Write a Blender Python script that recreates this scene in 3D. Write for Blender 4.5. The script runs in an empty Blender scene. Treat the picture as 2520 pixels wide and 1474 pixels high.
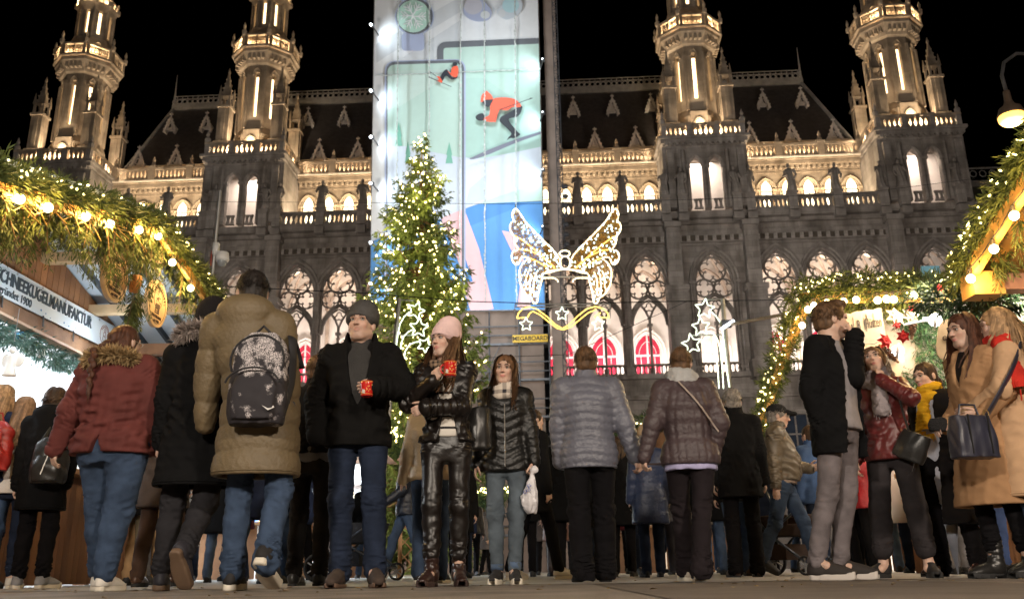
import bpy, bmesh, math, random
import numpy as np
from mathutils import Vector, Matrix, noise as mnoise
random.seed(7); np.random.seed(7)
R = math.radians; PI = math.pi
SC = bpy.context.scene; COL = SC.collection
# ------------------------------------------------------------------ camera
TH, ROLL, HC, FPX = R(17.2), R(0.8), 0.085, 2157.0
cam = bpy.data.cameras.new('camera'); camo = bpy.data.objects.new('camera', cam); COL.objects.link(camo)
cam.sensor_fit = 'HORIZONTAL'; cam.sensor_width = 36.0; cam.lens = FPX / 2520.0 * 36.0
cam.clip_start = 0.05; cam.clip_end = 2000
cam.dof.use_dof = True; cam.dof.focus_distance = 5.7; cam.dof.aperture_fstop = 4.2
_f = Vector((0, math.cos(TH), math.sin(TH))); _u = Vector((0, -math.sin(TH), math.cos(TH))); _r = Vector((1, 0, 0))
_c, _s = math.cos(ROLL), math.sin(ROLL)
RX = _r * _c - _u * _s; UX = _r * _s + _u * _c
camo.matrix_world = Matrix(((RX.x, UX.x, -_f.x, 0), (RX.y, UX.y, -_f.y, 0), (RX.z, UX.z, -_f.z, HC), (0, 0, 0, 1)))
SC.camera = camo
# ------------------------------------------------------------------ night sky, faint moonlight, exposure
w = bpy.data.worlds.new('World'); SC.world = w; w.use_nodes = True
nt = w.node_tree; bg = nt.nodes['Background']; sky = nt.nodes.new('ShaderNodeTexSky')
sky.sky_type = 'NISHITA'; sky.sun_disc = False; sky.sun_elevation = R(-7.0); sky.sun_rotation = R(200); sky.air_density = 1.0
nt.links.new(sky.outputs[0], bg.inputs[0]); bg.inputs[1].default_value = 0.05
sun = bpy.data.lights.new('moonlight', 'SUN'); suno = bpy.data.objects.new('moonlight', sun); COL.objects.link(suno)
sun.energy = 0.006; sun.angle = R(0.5); sun.color = (0.9, 0.93, 1.0); suno.rotation_euler = (R(40), R(12), R(20))
SC.view_settings.view_transform = 'Standard'; SC.view_settings.look = 'None'
SC.view_settings.exposure = 1.6; SC.view_settings.gamma = 1.0; SC.view_settings.use_curve_mapping = False
SC.render.engine = 'CYCLES'
cy = SC.cycles; cy.use_denoising = True; cy.max_bounces = 5; cy.diffuse_bounces = 3; cy.glossy_bounces = 2
cy.transmission_bounces = 3; cy.transparent_max_bounces = 6; cy.caustics_reflective = False; cy.caustics_refractive = False
cy.sample_clamp_indirect = 4.0; cy.sample_clamp_direct = 0.0; cy.use_light_tree = True

def lamp(name, kind, loc, energy, color=(1, .8, .55), size=0.2, aim=None, spot=None, sy=None, blend=.6):
    l = bpy.data.lights.new(name, kind); o = bpy.data.objects.new(name, l); COL.objects.link(o)
    o.location = loc; l.energy = energy; l.color = color
    if kind == 'AREA':
        l.size = size
        if sy: l.shape = 'RECTANGLE'; l.size_y = sy
    elif kind in ('POINT', 'SPOT'): l.shadow_soft_size = size
    if spot: l.spot_size = R(spot); l.spot_blend = blend
    if aim is not None:
        d = Vector(aim) - Vector(loc); o.rotation_euler = d.to_track_quat('-Z', 'Y').to_euler()
    return o
# street lamps and lit stalls of the square that stand beside and behind the photographer
lamp('street_lamp_light', 'POINT', (-2.8, -3.6, 4.0), 760, (1, .88, .74), .25)
lamp('street_lamp_light', 'POINT', (4.6, -4.2, 4.6), 980, (1, .85, .69), .3)
lamp('stall_row_light', 'AREA', (-15, 24, 5.5), 1350, (1, .89, .80), 4, (-4, 60, 14))
lamp('stall_row_light', 'AREA', (15, 24, 5.5), 1350, (1, .89, .80), 4, (8, 60, 14))
# ------------------------------------------------------------------ helpers
def ray(u, v):
    x = (u - 1260.) / FPX; y = -(v - 737.) / FPX
    return (RX * x + UX * y + _f)
def at(u, v, Y):
    d = ray(u, v); return Vector((0, 0, HC)) + d * (Y / d.y)
def atx(u, v, X):
    d = ray(u, v); return Vector((0, 0, HC)) + d * (X / d.x)
def tag(o, label=None, cat=None, group=None, kind=None):
    if label: o['label'] = label
    if cat: o['category'] = cat
    if group: o['group'] = group
    if kind: o['kind'] = kind
    return o
def empty(name, loc=(0, 0, 0), rz=0, parent=None):
    o = bpy.data.objects.new(name, None); COL.objects.link(o); o.location = loc; o.rotation_euler = (0, 0, rz); o.empty_display_size = .1
    if parent: o.parent = parent
    return o
def inst(name, mesh, parent=None, loc=(0, 0, 0), rot=(0, 0, 0), sc=(1, 1, 1)):
    o = bpy.data.objects.new(name, mesh); COL.objects.link(o); o.location = loc; o.rotation_euler = rot; o.scale = sc
    if parent: o.parent = parent
    return o
def dup(root, loc=None, rz=None, parent=None):
    c = root.copy(); COL.objects.link(c)
    if loc is not None: c.location = loc
    if rz is not None: c.rotation_euler = (0, 0, rz)
    if parent is not None: c.parent = parent
    for ch in list(root.children): dup(ch, parent=c)
    return c

class MB:
    def __init__(s): s.v = []; s.f = []; s.m = []; s.mi = 0
    def add(s, vs, fs):
        b = len(s.v); s.v += [tuple(p) for p in vs]; s.f += [tuple(b + i for i in f) for f in fs]; s.m += [s.mi] * len(fs); return s
    def box(s, c, d, rz=0, M=None):
        x, y, z = d[0] / 2, d[1] / 2, d[2] / 2
        vs = [Vector((i, j, k)) for i in (-x, x) for j in (-y, y) for k in (-z, z)]
        T = M if M is not None else Matrix.Translation(c) @ Matrix.Rotation(rz, 4, 'Z')
        return s.add([T @ p for p in vs], [(0, 1, 3, 2), (4, 6, 7, 5), (0, 4, 5, 1), (2, 3, 7, 6), (0, 2, 6, 4), (1, 5, 7, 3)])
    def bar(s, a, b, w, h, up=(0, 0, 1)):
        a, b = Vector(a), Vector(b); d = (b - a); L = d.length; d.normalize(); up = Vector(up)
        if abs(d.dot(up)) > .98: up = Vector((0, 1, 0))
        sd = d.cross(up).normalized(); u = sd.cross(d)
        M = Matrix((sd, d, u)).transposed().to_4x4(); M.translation = (a + b) / 2
        return s.box(None, (w, L, h), M=M)
    def tube(s, pts, r, n=8, closed=False, flat=1.0, caps=True):
        pts = [Vector(p) for p in pts]; k = len(pts); rs = r if isinstance(r, (list, tuple)) else [r] * k
        vs = []; prev = None
        for i, p in enumerate(pts):
            a = pts[(i - 1) % k] if (closed or i > 0) else p; b = pts[(i + 1) % k] if (closed or i < k - 1) else p
            t = (b - a)
            if t.length < 1e-9: t = Vector((0, 0, 1))
            t.normalize()
            if prev is None:
                prev = t.orthogonal().normalized()
            nrm = (prev - t * prev.dot(t))
            if nrm.length < 1e-6: nrm = t.orthogonal()
            nrm.normalize(); prev = nrm; bn = t.cross(nrm)
            for j in range(n):
                an = 2 * PI * j / n
                vs.append(p + nrm * (math.cos(an) * rs[i]) + bn * (math.sin(an) * rs[i] * flat))
        fs = []
        for i in range(k if closed else k - 1):
            i2 = (i + 1) % k
            for j in range(n):
                j2 = (j + 1) % n; fs.append((i * n + j, i * n + j2, i2 * n + j2, i2 * n + j))
        if caps and not closed:
            fs.append(tuple(range(n - 1, -1, -1))); fs.append(tuple((k - 1) * n + j for j in range(n)))
        return s.add(vs, fs)
    def lathe(s, prof, n=12, M=None, rot=0.0):
        vs = []; fs = []; k = len(prof)
        for (r, z) in prof:
            for j in range(n):
                a = rot + 2 * PI * j / n; p = Vector((r * math.cos(a), r * math.sin(a), z)); vs.append(M @ p if M is not None else p)
        for i in range(k - 1):
            for j in range(n):
                j2 = (j + 1) % n; fs.append((i * n + j, i * n + j2, (i + 1) * n + j2, (i + 1) * n + j))
        fs.append(tuple(range(n - 1, -1, -1))); fs.append(tuple((k - 1) * n + j for j in range(n)))
        return s.add(vs, fs)
    def prism(s, poly, y0, y1, M=None):
        """polygon in (x, z) extruded along y"""
        n = len(poly); vs = [Vector((p[0], y0, p[1])) for p in poly] + [Vector((p[0], y1, p[1])) for p in poly]
        if M is not None: vs = [M @ p for p in vs]
        fs = [tuple(range(n)), tuple(range(2 * n - 1, n - 1, -1))] + [(i, i + n, (i + 1) % n + n, (i + 1) % n) for i in range(n)]
        return s.add(vs, fs)
    def ball(s, c, r, n=8, m=6, sz=1.0):
        prof = [(max(r * math.sin(PI * i / m), 1e-4), -r * sz * math.cos(PI * i / m)) for i in range(m + 1)]
        return s.lathe(prof, n, Matrix.Translation(c))
    def mesh(s, name, mats, smooth=False, fix=True):
        me = bpy.data.meshes.new(name); me.from_pydata(s.v, [], s.f)
        for m in (mats if isinstance(mats, (list, tuple)) else [mats]): me.materials.append(m)
        if any(s.m): me.polygons.foreach_set('material_index', s.m)
        if fix:
            bm = bmesh.new(); bm.from_mesh(me); bmesh.ops.recalc_face_normals(bm, faces=bm.faces); bm.to_mesh(me); bm.free()
        if smooth: me.polygons.foreach_set('use_smooth', [True] * len(me.polygons))
        me.update(); return me
    def build(s, name, mats, parent=None, smooth=False, loc=(0, 0, 0), fix=True):
        return inst(name, s.mesh(name, mats, smooth, fix), parent, loc)

_MC = {}
def mat(name, col, rough=.7, var=.15, scale=6.0, bump=.0, bscale=None, metal=0.0, emit=None, estr=0.0, spec=.4, vcol=None, sheen=0.0, detail=4, sub=0.0, coat=0.0, coord='Object', sample=True, col2=None):
    if name in _MC: return _MC[name]
    m = bpy.data.materials.new(name); m.use_nodes = True; nt = m.node_tree; N = nt.nodes; L = nt.links; b = N['Principled BSDF']
    b.inputs['Roughness'].default_value = rough; b.inputs['Metallic'].default_value = metal; b.inputs['Specular IOR Level'].default_value = spec
    if sheen: b.inputs['Sheen Weight'].default_value = sheen
    if coat: b.inputs['Coat Weight'].default_value = coat
    if sub: b.inputs['Subsurface Weight'].default_value = sub; b.inputs['Subsurface Radius'].default_value = (.012, .005, .003); b.inputs['Subsurface Scale'].default_value = 1.0
    tc = N.new('ShaderNodeTexCoord'); nz = N.new('ShaderNodeTexNoise'); nz.inputs['Scale'].default_value = scale; nz.inputs['Detail'].default_value = detail
    L.new(tc.outputs[coord], nz.inputs['Vector'])
    rp = N.new('ShaderNodeValToRGB'); c = np.array(col[:3])
    lo = c * (1 - var) if col2 is None else np.array(col2); hi = np.minimum(c * (1 + var), 1)
    rp.color_ramp.elements[0].color = (*lo, 1); rp.color_ramp.elements[1].color = (*hi, 1)
    rp.color_ramp.elements[0].position = .3; rp.color_ramp.elements[1].position = .7
    L.new(nz.outputs['Fac'], rp.inputs[0]); out = rp.outputs[0]
    if vcol:
        at_ = N.new('ShaderNodeVertexColor'); at_.layer_name = vcol
        mx = N.new('ShaderNodeMix'); mx.data_type = 'RGBA'; mx.blend_type = 'MULTIPLY'; mx.inputs[0].default_value = 1
        L.new(out, mx.inputs[6]); L.new(at_.outputs[0], mx.inputs[7]); out = mx.outputs[2]
    L.new(out, b.inputs['Base Color'])
    if bump:
        n2 = N.new('ShaderNodeTexNoise'); n2.inputs['Scale'].default_value = bscale or scale * 6; n2.inputs['Detail'].default_value = 3
        L.new(tc.outputs[coord], n2.inputs['Vector']); bp = N.new('ShaderNodeBump'); bp.inputs['Strength'].default_value = bump; bp.inputs['Distance'].default_value = .02
        L.new(n2.outputs['Fac'], bp.inputs['Height']); L.new(bp.outputs[0], b.inputs['Normal'])
    if emit is not None:
        b.inputs['Emission Color'].default_value = (*emit, 1); b.inputs['Emission Strength'].default_value = estr
        if not sample: m.cycles.emission_sampling = 'NONE'
    _MC[name] = m; return m
def arch_pts(w, zs, rise, n=8):
    """pointed arch: points from the left spring to the right spring, half width w, spring height zs"""
    # circle through (-w,0) and (0,rise), centre on the spring line
    c = (rise * rise - w * w) / (2 * w); r = c + w
    th = math.atan2(rise, -c) if c < 0 else PI - math.atan2(rise, c)
    a1 = math.acos(max(-1, min(1, -c / r))) if False else math.atan2(rise, -c)
    L = [(c + r * math.cos(PI - (PI - a1) * i / n), zs + r * math.sin(PI - (PI - a1) * i / n)) for i in range(n + 1)]
    return L + [(-x, z) for x, z in reversed(L[:-1])]
STONE = mat('sandstone', (.36, .29, .215), .85, .22, .9, .35, 9)
STONE_D = mat('weathered_stone', (.29, .26, .235), .9, .3, .8, .4, 8)
SLATE = mat('slate_roof', (.052, .045, .043), .6, .3, 3, .3, 14)
IRON = mat('painted_iron', (.05, .05, .055), .5, .2, 8)
STEEL = mat('galvanised_steel', (.42, .42, .42), .45, .15, 6, metal=.8)
BLACKP = mat('black_plastic', (.02, .02, .022), .45, .1)
WOOD = mat('spruce_board', (.42, .24, .12), .65, .3, 4, .15, 30)
# ------------------------------------------------------------------ signed-distance modelling: smooth bodies, clothes, statues
class Vol:
    def __init__(s, lo, hi, h):
        s.h = h; s.lo = np.array(lo, float) - 2 * h; n = np.ceil((np.array(hi, float) + 2 * h - s.lo) / h).astype(int) + 1
        s.n = n; s.A = np.full(n, .3, np.float32)
        s.ax = [s.lo[i] + h * np.arange(n[i]) for i in range(3)]
    def _sub(s, lo, hi):
        sl = []
        for i in range(3):
            a = int(np.floor((lo[i] - s.lo[i]) / s.h)); b = int(np.ceil((hi[i] - s.lo[i]) / s.h)) + 1
            a = max(a, 0); b = min(b, s.n[i])
            if a >= b: return None
            sl.append(slice(a, b))
        return tuple(sl)
    def _pts(s, sl):
        return (s.ax[0][sl[0]][:, None, None].astype(np.float32), s.ax[1][sl[1]][None, :, None].astype(np.float32), s.ax[2][sl[2]][None, None, :].astype(np.float32))
    def put(s, sl, d, k, sub):
        B = s.A[sl]
        if sub:
            d = -d
            if k > 0:
                hh = np.maximum(k - np.abs(B - d), 0) / k; s.A[sl] = np.maximum(B, d) + hh * hh * k * .25
            else: s.A[sl] = np.maximum(B, d)
        else:
            if k > 0:
                hh = np.maximum(k - np.abs(B - d), 0) / k; s.A[sl] = np.minimum(B, d) - hh * hh * k * .25
            else: s.A[sl] = np.minimum(B, d)
    def cap(s, a, b, ra, rb=None, k=.02, wr=None, sub=False, flat=None):
        """tapered capsule; wr = f(t along, length, angle) adds relief"""
        rb = ra if rb is None else rb; a = np.array(a, float); b = np.array(b, float); r = max(ra, rb) + k + 2 * s.h + .012
        sl = s._sub(np.minimum(a, b) - r, np.maximum(a, b) + r)
        if sl is None: return s
        X, Y, Z = s._pts(sl); d = b - a; L2 = float(d @ d) + 1e-12; L = math.sqrt(L2)
        px, py, pz = X - a[0], Y - a[1], Z - a[2]
        t = np.clip((px * d[0] + py * d[1] + pz * d[2]) / L2, 0, 1)
        qx, qy, qz = px - t * d[0], py - t * d[1], pz - t * d[2]
        D = np.sqrt(qx * qx + qy * qy + qz * qz) - (ra + (rb - ra) * t)
        if wr is not None: D = D - wr(t * L, L, px + 0 * D, py + 0 * D, pz + 0 * D)
        s.put(sl, D.astype(np.float32), k, sub); return s
    def ell(s, c, r, M=None, k=.015, sub=False):
        c = np.array(c, float); r = np.array(r, float); m = r.max() + k + 2 * s.h; sl = s._sub(c - m, c + m)
        if sl is None: return s
        X, Y, Z = s._pts(sl); X, Y, Z = X - c[0], Y - c[1], Z - c[2]
        if M is not None:
            X, Y, Z = (M[0][0] * X + M[1][0] * Y + M[2][0] * Z, M[0][1] * X + M[1][1] * Y + M[2][1] * Z, M[0][2] * X + M[1][2] * Y + M[2][2] * Z)
        k0 = np.sqrt((X / r[0]) ** 2 + (Y / r[1]) ** 2 + (Z / r[2]) ** 2); k1 = np.sqrt((X / r[0] ** 2) ** 2 + (Y / r[1] ** 2) ** 2 + (Z / r[2] ** 2) ** 2)
        D = np.where(k1 > 1e-6, k0 * (k0 - 1) / np.maximum(k1, 1e-6), -r.min())
        s.put(sl, D.astype(np.float32), k, sub); return s
    def loft(s, prof, k=.02, p=2.3, wr=None, sub=False, back=1.0):
        """stack of (z, cx, cy, half width, half depth), superelliptic sections; flat top and bottom"""
        P = np.array(sorted(prof), float); z0, z1 = P[0, 0], P[-1, 0]; m = k + 3 * s.h + .012
        wmax = P[:, 3].max(); dmax = P[:, 4].max()
        sl = s._sub((P[:, 1].min() - wmax - m, P[:, 2].min() - dmax - m, z0 - m), (P[:, 1].max() + wmax + m, P[:, 2].max() + dmax + m, z1 + m))
        if sl is None: return s
        X, Y, Z = s._pts(sl); z = np.clip(Z[0, 0], z0, z1)
        def itp(c):  # smooth interpolation
            xs, ys = P[:, 0], P[:, c]
            if len(xs) < 3: return np.interp(z, xs, ys)
            g = np.gradient(ys, xs); i = np.clip(np.searchsorted(xs, z) - 1, 0, len(xs) - 2); dx = xs[i + 1] - xs[i]; t = (z - xs[i]) / dx
            t2, t3 = t * t, t * t * t
            return (2 * t3 - 3 * t2 + 1) * ys[i] + (t3 - 2 * t2 + t) * g[i] * dx + (-2 * t3 + 3 * t2) * ys[i + 1] + (t3 - t2) * g[i + 1] * dx
        cx, cy_, a, b = [itp(c)[None, None, :] for c in (1, 2, 3, 4)]
        x = X - cx; y = Y - cy_
        rho = (np.abs(x / a) ** p + np.abs(y / b) ** p) ** (1 / p)
        D = (rho - 1) * np.minimum(a, b) * (1.0 + .35 * (np.maximum(a, b) / np.minimum(a, b) - 1) * np.abs(x / a) / np.maximum(rho, .3))
        if wr is not None: D = D - wr(Z + 0 * D, x + 0 * D, y + 0 * D)
        dz = np.maximum(z0 - Z, Z - z1); D = np.maximum(D, dz + 0 * D)
        s.put(sl, D.astype(np.float32), k, sub); return s
    def fn(s, lo, hi, f, k=0, sub=False):
        sl = s._sub(lo, hi)
        if sl is None: return s
        X, Y, Z = s._pts(sl); D = f(X, Y, Z) + np.zeros(s.A[sl].shape, np.float32); s.put(sl, D.astype(np.float32), k, sub); return s
    def relief(s, f, band=.03):
        ii = np.nonzero(np.abs(s.A) < band); p = [s.ax[i][ii[i]] for i in range(3)]
        s.A[ii] += f(*p).astype(np.float32); return s
    def nets(s):
        A = s.A; S = A < 0; nx, ny, nz = s.n
        cor = [(i, j, k) for i in (0, 1) for j in (0, 1) for k in (0, 1)]
        cnt = np.zeros((nx - 1, ny - 1, nz - 1), np.int8)
        for i, j, k in cor: cnt += S[i:nx - 1 + i, j:ny - 1 + j, k:nz - 1 + k]
        act = (cnt > 0) & (cnt < 8); ci = np.nonzero(act); n = len(ci[0])
        idx = np.full(act.shape, -1, np.int32); idx[ci] = np.arange(n)
        val = [A[ci[0] + i, ci[1] + j, ci[2] + k] for i, j, k in cor]
        acc = np.zeros((n, 3)); num = np.zeros(n); cc = np.array(cor, float)
        for a in range(8):
            for b in range(a + 1, 8):
                if np.abs(cc[a] - cc[b]).sum() != 1: continue
                m = (val[a] < 0) != (val[b] < 0); t = np.where(m, val[a] / np.where(m, val[a] - val[b], 1), 0)
                acc += np.where(m[:, None], cc[a] + t[:, None] * (cc[b] - cc[a]), 0); num += m
        V = (np.stack(ci, 1) + acc / np.maximum(num, 1)[:, None]) * s.h + s.lo
        F = []
        for ax in range(3):
            u, v = [(1, 2), (2, 0), (0, 1)][ax]
            a = [slice(None)] * 3; b = [slice(None)] * 3; a[ax] = slice(0, -1); b[ax] = slice(1, None)
            S0, S1 = S[tuple(a)], S[tuple(b)]; e = np.nonzero(S0 != S1); e = np.stack(e, 1)
            ok = (e[:, u] > 0) & (e[:, v] > 0) & (e[:, u] < s.n[u] - 1) & (e[:, v] < s.n[v] - 1); e = e[ok]
            if not len(e): continue
            fl = S0[tuple(e.T)]
            def cell(du, dv):
                q = e.copy(); q[:, u] += du; q[:, v] += dv; return idx[tuple(q.T)]
            q = np.stack([cell(-1, -1), cell(0, -1), cell(0, 0), cell(-1, 0)], 1)
            q[~fl] = q[~fl][:, ::-1]; F.append(q)
        F = np.concatenate(F) if F else np.zeros((0, 4), int)
        return V, F[(F >= 0).all(1)]
def np_mesh(name, V, F, mats, cols=None, smooth=True, mi=None):
    me = bpy.data.meshes.new(name); nv, nf = len(V), len(F); k = F.shape[1] if nf else 4
    me.vertices.add(nv); me.vertices.foreach_set('co', np.ascontiguousarray(V, np.float32).ravel())
    me.loops.add(nf * k); me.loops.foreach_set('vertex_index', np.ascontiguousarray(F, np.int32).ravel())
    me.polygons.add(nf); me.polygons.foreach_set('loop_start', np.arange(nf, dtype=np.int32) * k)
    for m in (mats if isinstance(mats, (list, tuple)) else [mats]): me.materials.append(m)
    if smooth: me.polygons.foreach_set('use_smooth', np.ones(nf, bool))
    if mi is not None: me.polygons.foreach_set('material_index', np.ascontiguousarray(mi, np.int32))
    if cols is not None:
        ca = me.color_attributes.new('Col', 'FLOAT_COLOR', 'POINT'); c4 = np.ones((nv, 4), np.float32); c4[:, :3] = cols; ca.data.foreach_set('color', c4.ravel())
    me.update(); me.validate(); return me
_TS = []
def thin(me, ratio):
    """collapse flat areas of a dense mesh"""
    if not _TS: _TS.append(bpy.data.scenes.new('thinning')); o = bpy.data.objects.new('thinning', me); _TS.append(o); _TS[0].collection.objects.link(o); m = o.modifiers.new('d', 'DECIMATE'); _TS.append(m)
    sc_, o, m = _TS; o.data = me; m.ratio = ratio; sc_.view_layers[0].update(); dg = sc_.view_layers[0].depsgraph; dg.update()
    n = bpy.data.meshes.new_from_object(o.evaluated_get(dg)); n.name = me.name; n.polygons.foreach_set('use_smooth', np.ones(len(n.polygons), bool)); return n
def thin_done():
    if _TS: bpy.data.objects.remove(_TS[1]); bpy.data.scenes.remove(_TS[0]); _TS.clear()
def wave_noise(seed, n=7, lam=.12, aniso=(1, 1, 1)):
    rg = np.random.RandomState(seed); D = rg.randn(n, 3) * np.array(aniso); D /= np.linalg.norm(D, axis=1)[:, None]; D *= (2 * PI / lam) * rg.uniform(.6, 1.7, (n, 1)); ph = rg.uniform(0, 6.28, n)
    def f(x, y, z):
        o = 0
        for i in range(n): o = o + np.sin(D[i, 0] * x + D[i, 1] * y + D[i, 2] * z + ph[i] + .8 * np.sin(9 * x + 7 * z + ph[i]))
        return o / math.sqrt(n)
    return f
def ribbons(P, D, Wd, L):
    """narrow leaf-shaped quads: start P, direction D, side Wd (vectors), length L"""
    n = len(P); D = D / np.linalg.norm(D, axis=1)[:, None]
    V = np.empty((n, 4, 3)); V[:, 0] = P; V[:, 1] = P + D * L[:, None] * .45 + Wd; V[:, 2] = P + D * L[:, None]; V[:, 3] = P + D * L[:, None] * .45 - Wd
    return V.reshape(-1, 3), np.arange(4 * n).reshape(n, 4)
def needle_twigs(P, D, L, seed, k=5, wid=.16, droop=.4, spread=.75):
    """each twig becomes a fan of k needle sprays"""
    rg = np.random.RandomState(seed); n = len(P); PP, DD, WW, LL = [], [], [], []
    D = D / np.linalg.norm(D, axis=1)[:, None]
    for j in range(k):
        t = rg.uniform(0, .8, n); d = D + rg.normal(0, spread * .5, (n, 3)); d[:, 2] -= droop * rg.uniform(0, 1, n)
        w_ = np.cross(d, rg.normal(0, 1, (n, 3))); w_ /= np.linalg.norm(w_, axis=1)[:, None] + 1e-9
        l = L * rg.uniform(.45, .9, n); PP.append(P + D * (L * t)[:, None]); DD.append(d); WW.append(w_ * (l * wid * .5)[:, None]); LL.append(l)
    return ribbons(np.concatenate(PP), np.concatenate(DD), np.concatenate(WW), np.concatenate(LL))
# ------------------------------------------------------------------ ground
g = MB(); g.add([(-900, -60, 0), (900, -60, 0), (900, 900, 0), (-900, 900, 0)], [(0, 1, 2, 3)])
def ground_mat():
    m = mat('asphalt', (.235, .195, .16), .82, .3, 2.2, 0); nt = m.node_tree; N, L = nt.nodes, nt.links; b = N['Principled BSDF']
    tc = N.new('ShaderNodeTexCoord'); n1 = N.new('ShaderNodeTexNoise'); n1.inputs['Scale'].default_value = 160; n1.inputs['Detail'].default_value = 4
    v = N.new('ShaderNodeTexVoronoi'); v.inputs['Scale'].default_value = 90
    L.new(tc.outputs['Object'], n1.inputs['Vector']); L.new(tc.outputs['Object'], v.inputs['Vector'])
    bp = N.new('ShaderNodeBump'); bp.inputs['Strength'].default_value = .9; bp.inputs['Distance'].default_value = .012
    mx = N.new('ShaderNodeMath'); L.new(n1.outputs['Fac'], mx.inputs[0]); L.new(v.outputs['Distance'], mx.inputs[1]); L.new(mx.outputs[0], bp.inputs['Height']); L.new(bp.outputs[0], b.inputs['Normal'])
    rr = N.new('ShaderNodeTexNoise'); rr.inputs['Scale'].default_value = 1.3; mr = N.new('ShaderNodeMapRange'); mr.inputs[3].default_value = .55; mr.inputs[4].default_value = .9
    L.new(tc.outputs['Object'], rr.inputs['Vector']); L.new(rr.outputs['Fac'], mr.inputs[0]); L.new(mr.outputs[0], b.inputs['Roughness'])
    return m
tag(g.build('ground', ground_mat()), kind='structure')
p = MB(); p.add([(-60, 5.75, .004), (60, 6.05, .004), (60, 57, .004), (-60, 57, .004)], [(0, 1, 2, 3)])
tag(p.build('paved_square', mat('pale_paving', (.30, .28, .26), .6, .2, 1.2, .2, 40)), kind='structure')
p = MB(); p.add([(.42, -1, .003), (2.6, -1, .003), (2.2, 5.7, .003), (.47, 5.68, .003)], [(0, 1, 2, 3)])
tag(p.build('asphalt_patch', mat('newer_asphalt', (.13, .105, .085), .85, .2, 3, .4, 150)), kind='structure')
def block_joints(m, bw, bh, k=.72):
    nt = m.node_tree; N, L = nt.nodes, nt.links; b = N['Principled BSDF']; src = b.inputs['Base Color'].links[0].from_socket; tc = N.new('ShaderNodeTexCoord'); mp = N.new('ShaderNodeMapping'); mp.inputs['Rotation'].default_value = (PI / 2, 0, 0)
    br = N.new('ShaderNodeTexBrick'); br.inputs['Scale'].default_value = 1; br.inputs['Brick Width'].default_value = bw; br.inputs['Row Height'].default_value = bh; br.inputs['Mortar Size'].default_value = .018; br.inputs['Color1'].default_value = (1, 1, 1, 1); br.inputs['Color2'].default_value = (.80, .79, .78, 1); br.inputs['Mortar'].default_value = (k, k, k, 1)
    L.new(tc.outputs['Object'], mp.inputs[0]); L.new(mp.outputs[0], br.inputs[0]); mx = N.new('ShaderNodeMix'); mx.data_type = 'RGBA'; mx.blend_type = 'MULTIPLY'; mx.inputs[0].default_value = 1; L.new(src, mx.inputs[6]); L.new(br.outputs[0], mx.inputs[7])
    st = N.new('ShaderNodeTexNoise'); st.inputs['Scale'].default_value = .55; st.inputs['Detail'].default_value = 6; m2 = N.new('ShaderNodeMapping'); m2.inputs['Scale'].default_value = (2.2, 2.2, .5); L.new(tc.outputs['Object'], m2.inputs[0]); L.new(m2.outputs[0], st.inputs['Vector']); rp = N.new('ShaderNodeValToRGB'); rp.color_ramp.elements[0].position = .36; rp.color_ramp.elements[0].color = (.5, .47, .44, 1); rp.color_ramp.elements[1].position = .56; L.new(st.outputs['Fac'], rp.inputs[0])
    m3 = N.new('ShaderNodeMix'); m3.data_type = 'RGBA'; m3.blend_type = 'MULTIPLY'; m3.inputs[0].default_value = .8; L.new(mx.outputs[2], m3.inputs[6]); L.new(rp.outputs[0], m3.inputs[7]); L.new(m3.outputs[2], b.inputs['Base Color'])
block_joints(STONE_D, .95, .42); block_joints(STONE, .8, .38, .8)
# ------------------------------------------------------------------ town hall
YAW = R(3.1)
hall = empty('town_hall', (0, 60, 0), -YAW)
tag(hall, 'grey sandstone gothic town hall with floodlit galleries, slate roof and octagonal turrets', 'town hall')
Hm = Matrix.Translation((0, 60, 0)) @ Matrix.Rotation(-YAW, 4, 'Z')
def hl(name, kind, loc, e, color, size=.2, aim=None, **k):
    o = lamp(name, kind, Hm @ Vector(loc), e, color, size, None if aim is None else Hm @ Vector(aim), **k); return o
WARM = (1, .74, .44); WARM2 = (1, .79, .54)
LIT = mat('lit_window', (.9, .8, .6), .5, .05, emit=(1, .86, .52), estr=1.2, sample=False)
SLIT = mat('lit_slit', (.9, .7, .45), .5, .05, emit=(1, .70, .36), estr=1.5, sample=False)
PLASTER = mat('loggia_plaster', (.72, .66, .6), .9, .1, 1.5, .1, 8)
REDC = mat('red_curtain', (.34, .012, .035), .8, .3, 3, emit=(.55, .012, .045), estr=.10, sample=False)
FRAME = mat('window_frame', (.55, .5, .48), .6, .1)
LEAD = mat('lead_sheet', (.22, .21, .2), .5, .2, 2)
TX = dict(a=-35.35, b=-20.25, c=14.42, d=30.05); TW = 2.9
bays = [-30.6, -27.5, -24.5, -15.75, -12.6, -9.45, 3.4, 6.55, 9.73, 19.0, 22.15, 25.3]
tb = list(TX.values()); allb = sorted(bays + tb)
Z0, ZS, ZT, HW, RISE = 12.9, 19.55, 24.0, 1.39, 2.25
wall = MB()
edges = [-41.0]
for i in range(len(allb) - 1): edges.append((allb[i] + allb[i + 1]) / 2)
edges.append(36.0)
A = arch_pts(HW, ZS, RISE, 9)
for i, xc in enumerate(allb):
    x0, x1 = edges[i], edges[i + 1]
    for a, b in ((x0, xc - HW), (xc + HW, x1)): wall.box(((a + b) / 2, .35, (Z0 + ZT) / 2), (b - a, .7, ZT - Z0))
    for j in range(len(A) - 1):
        (ax, az), (bx, bz) = A[j], A[j + 1]
        wall.prism([(xc + ax, az), (xc + bx, bz), (xc + bx, ZT), (xc + ax, ZT)], 0, .7)
wall.box((-2.5, .35, 6.45), (77, .7, 12.9))
wall.build('facade_wall', STONE_D, hall)
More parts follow.
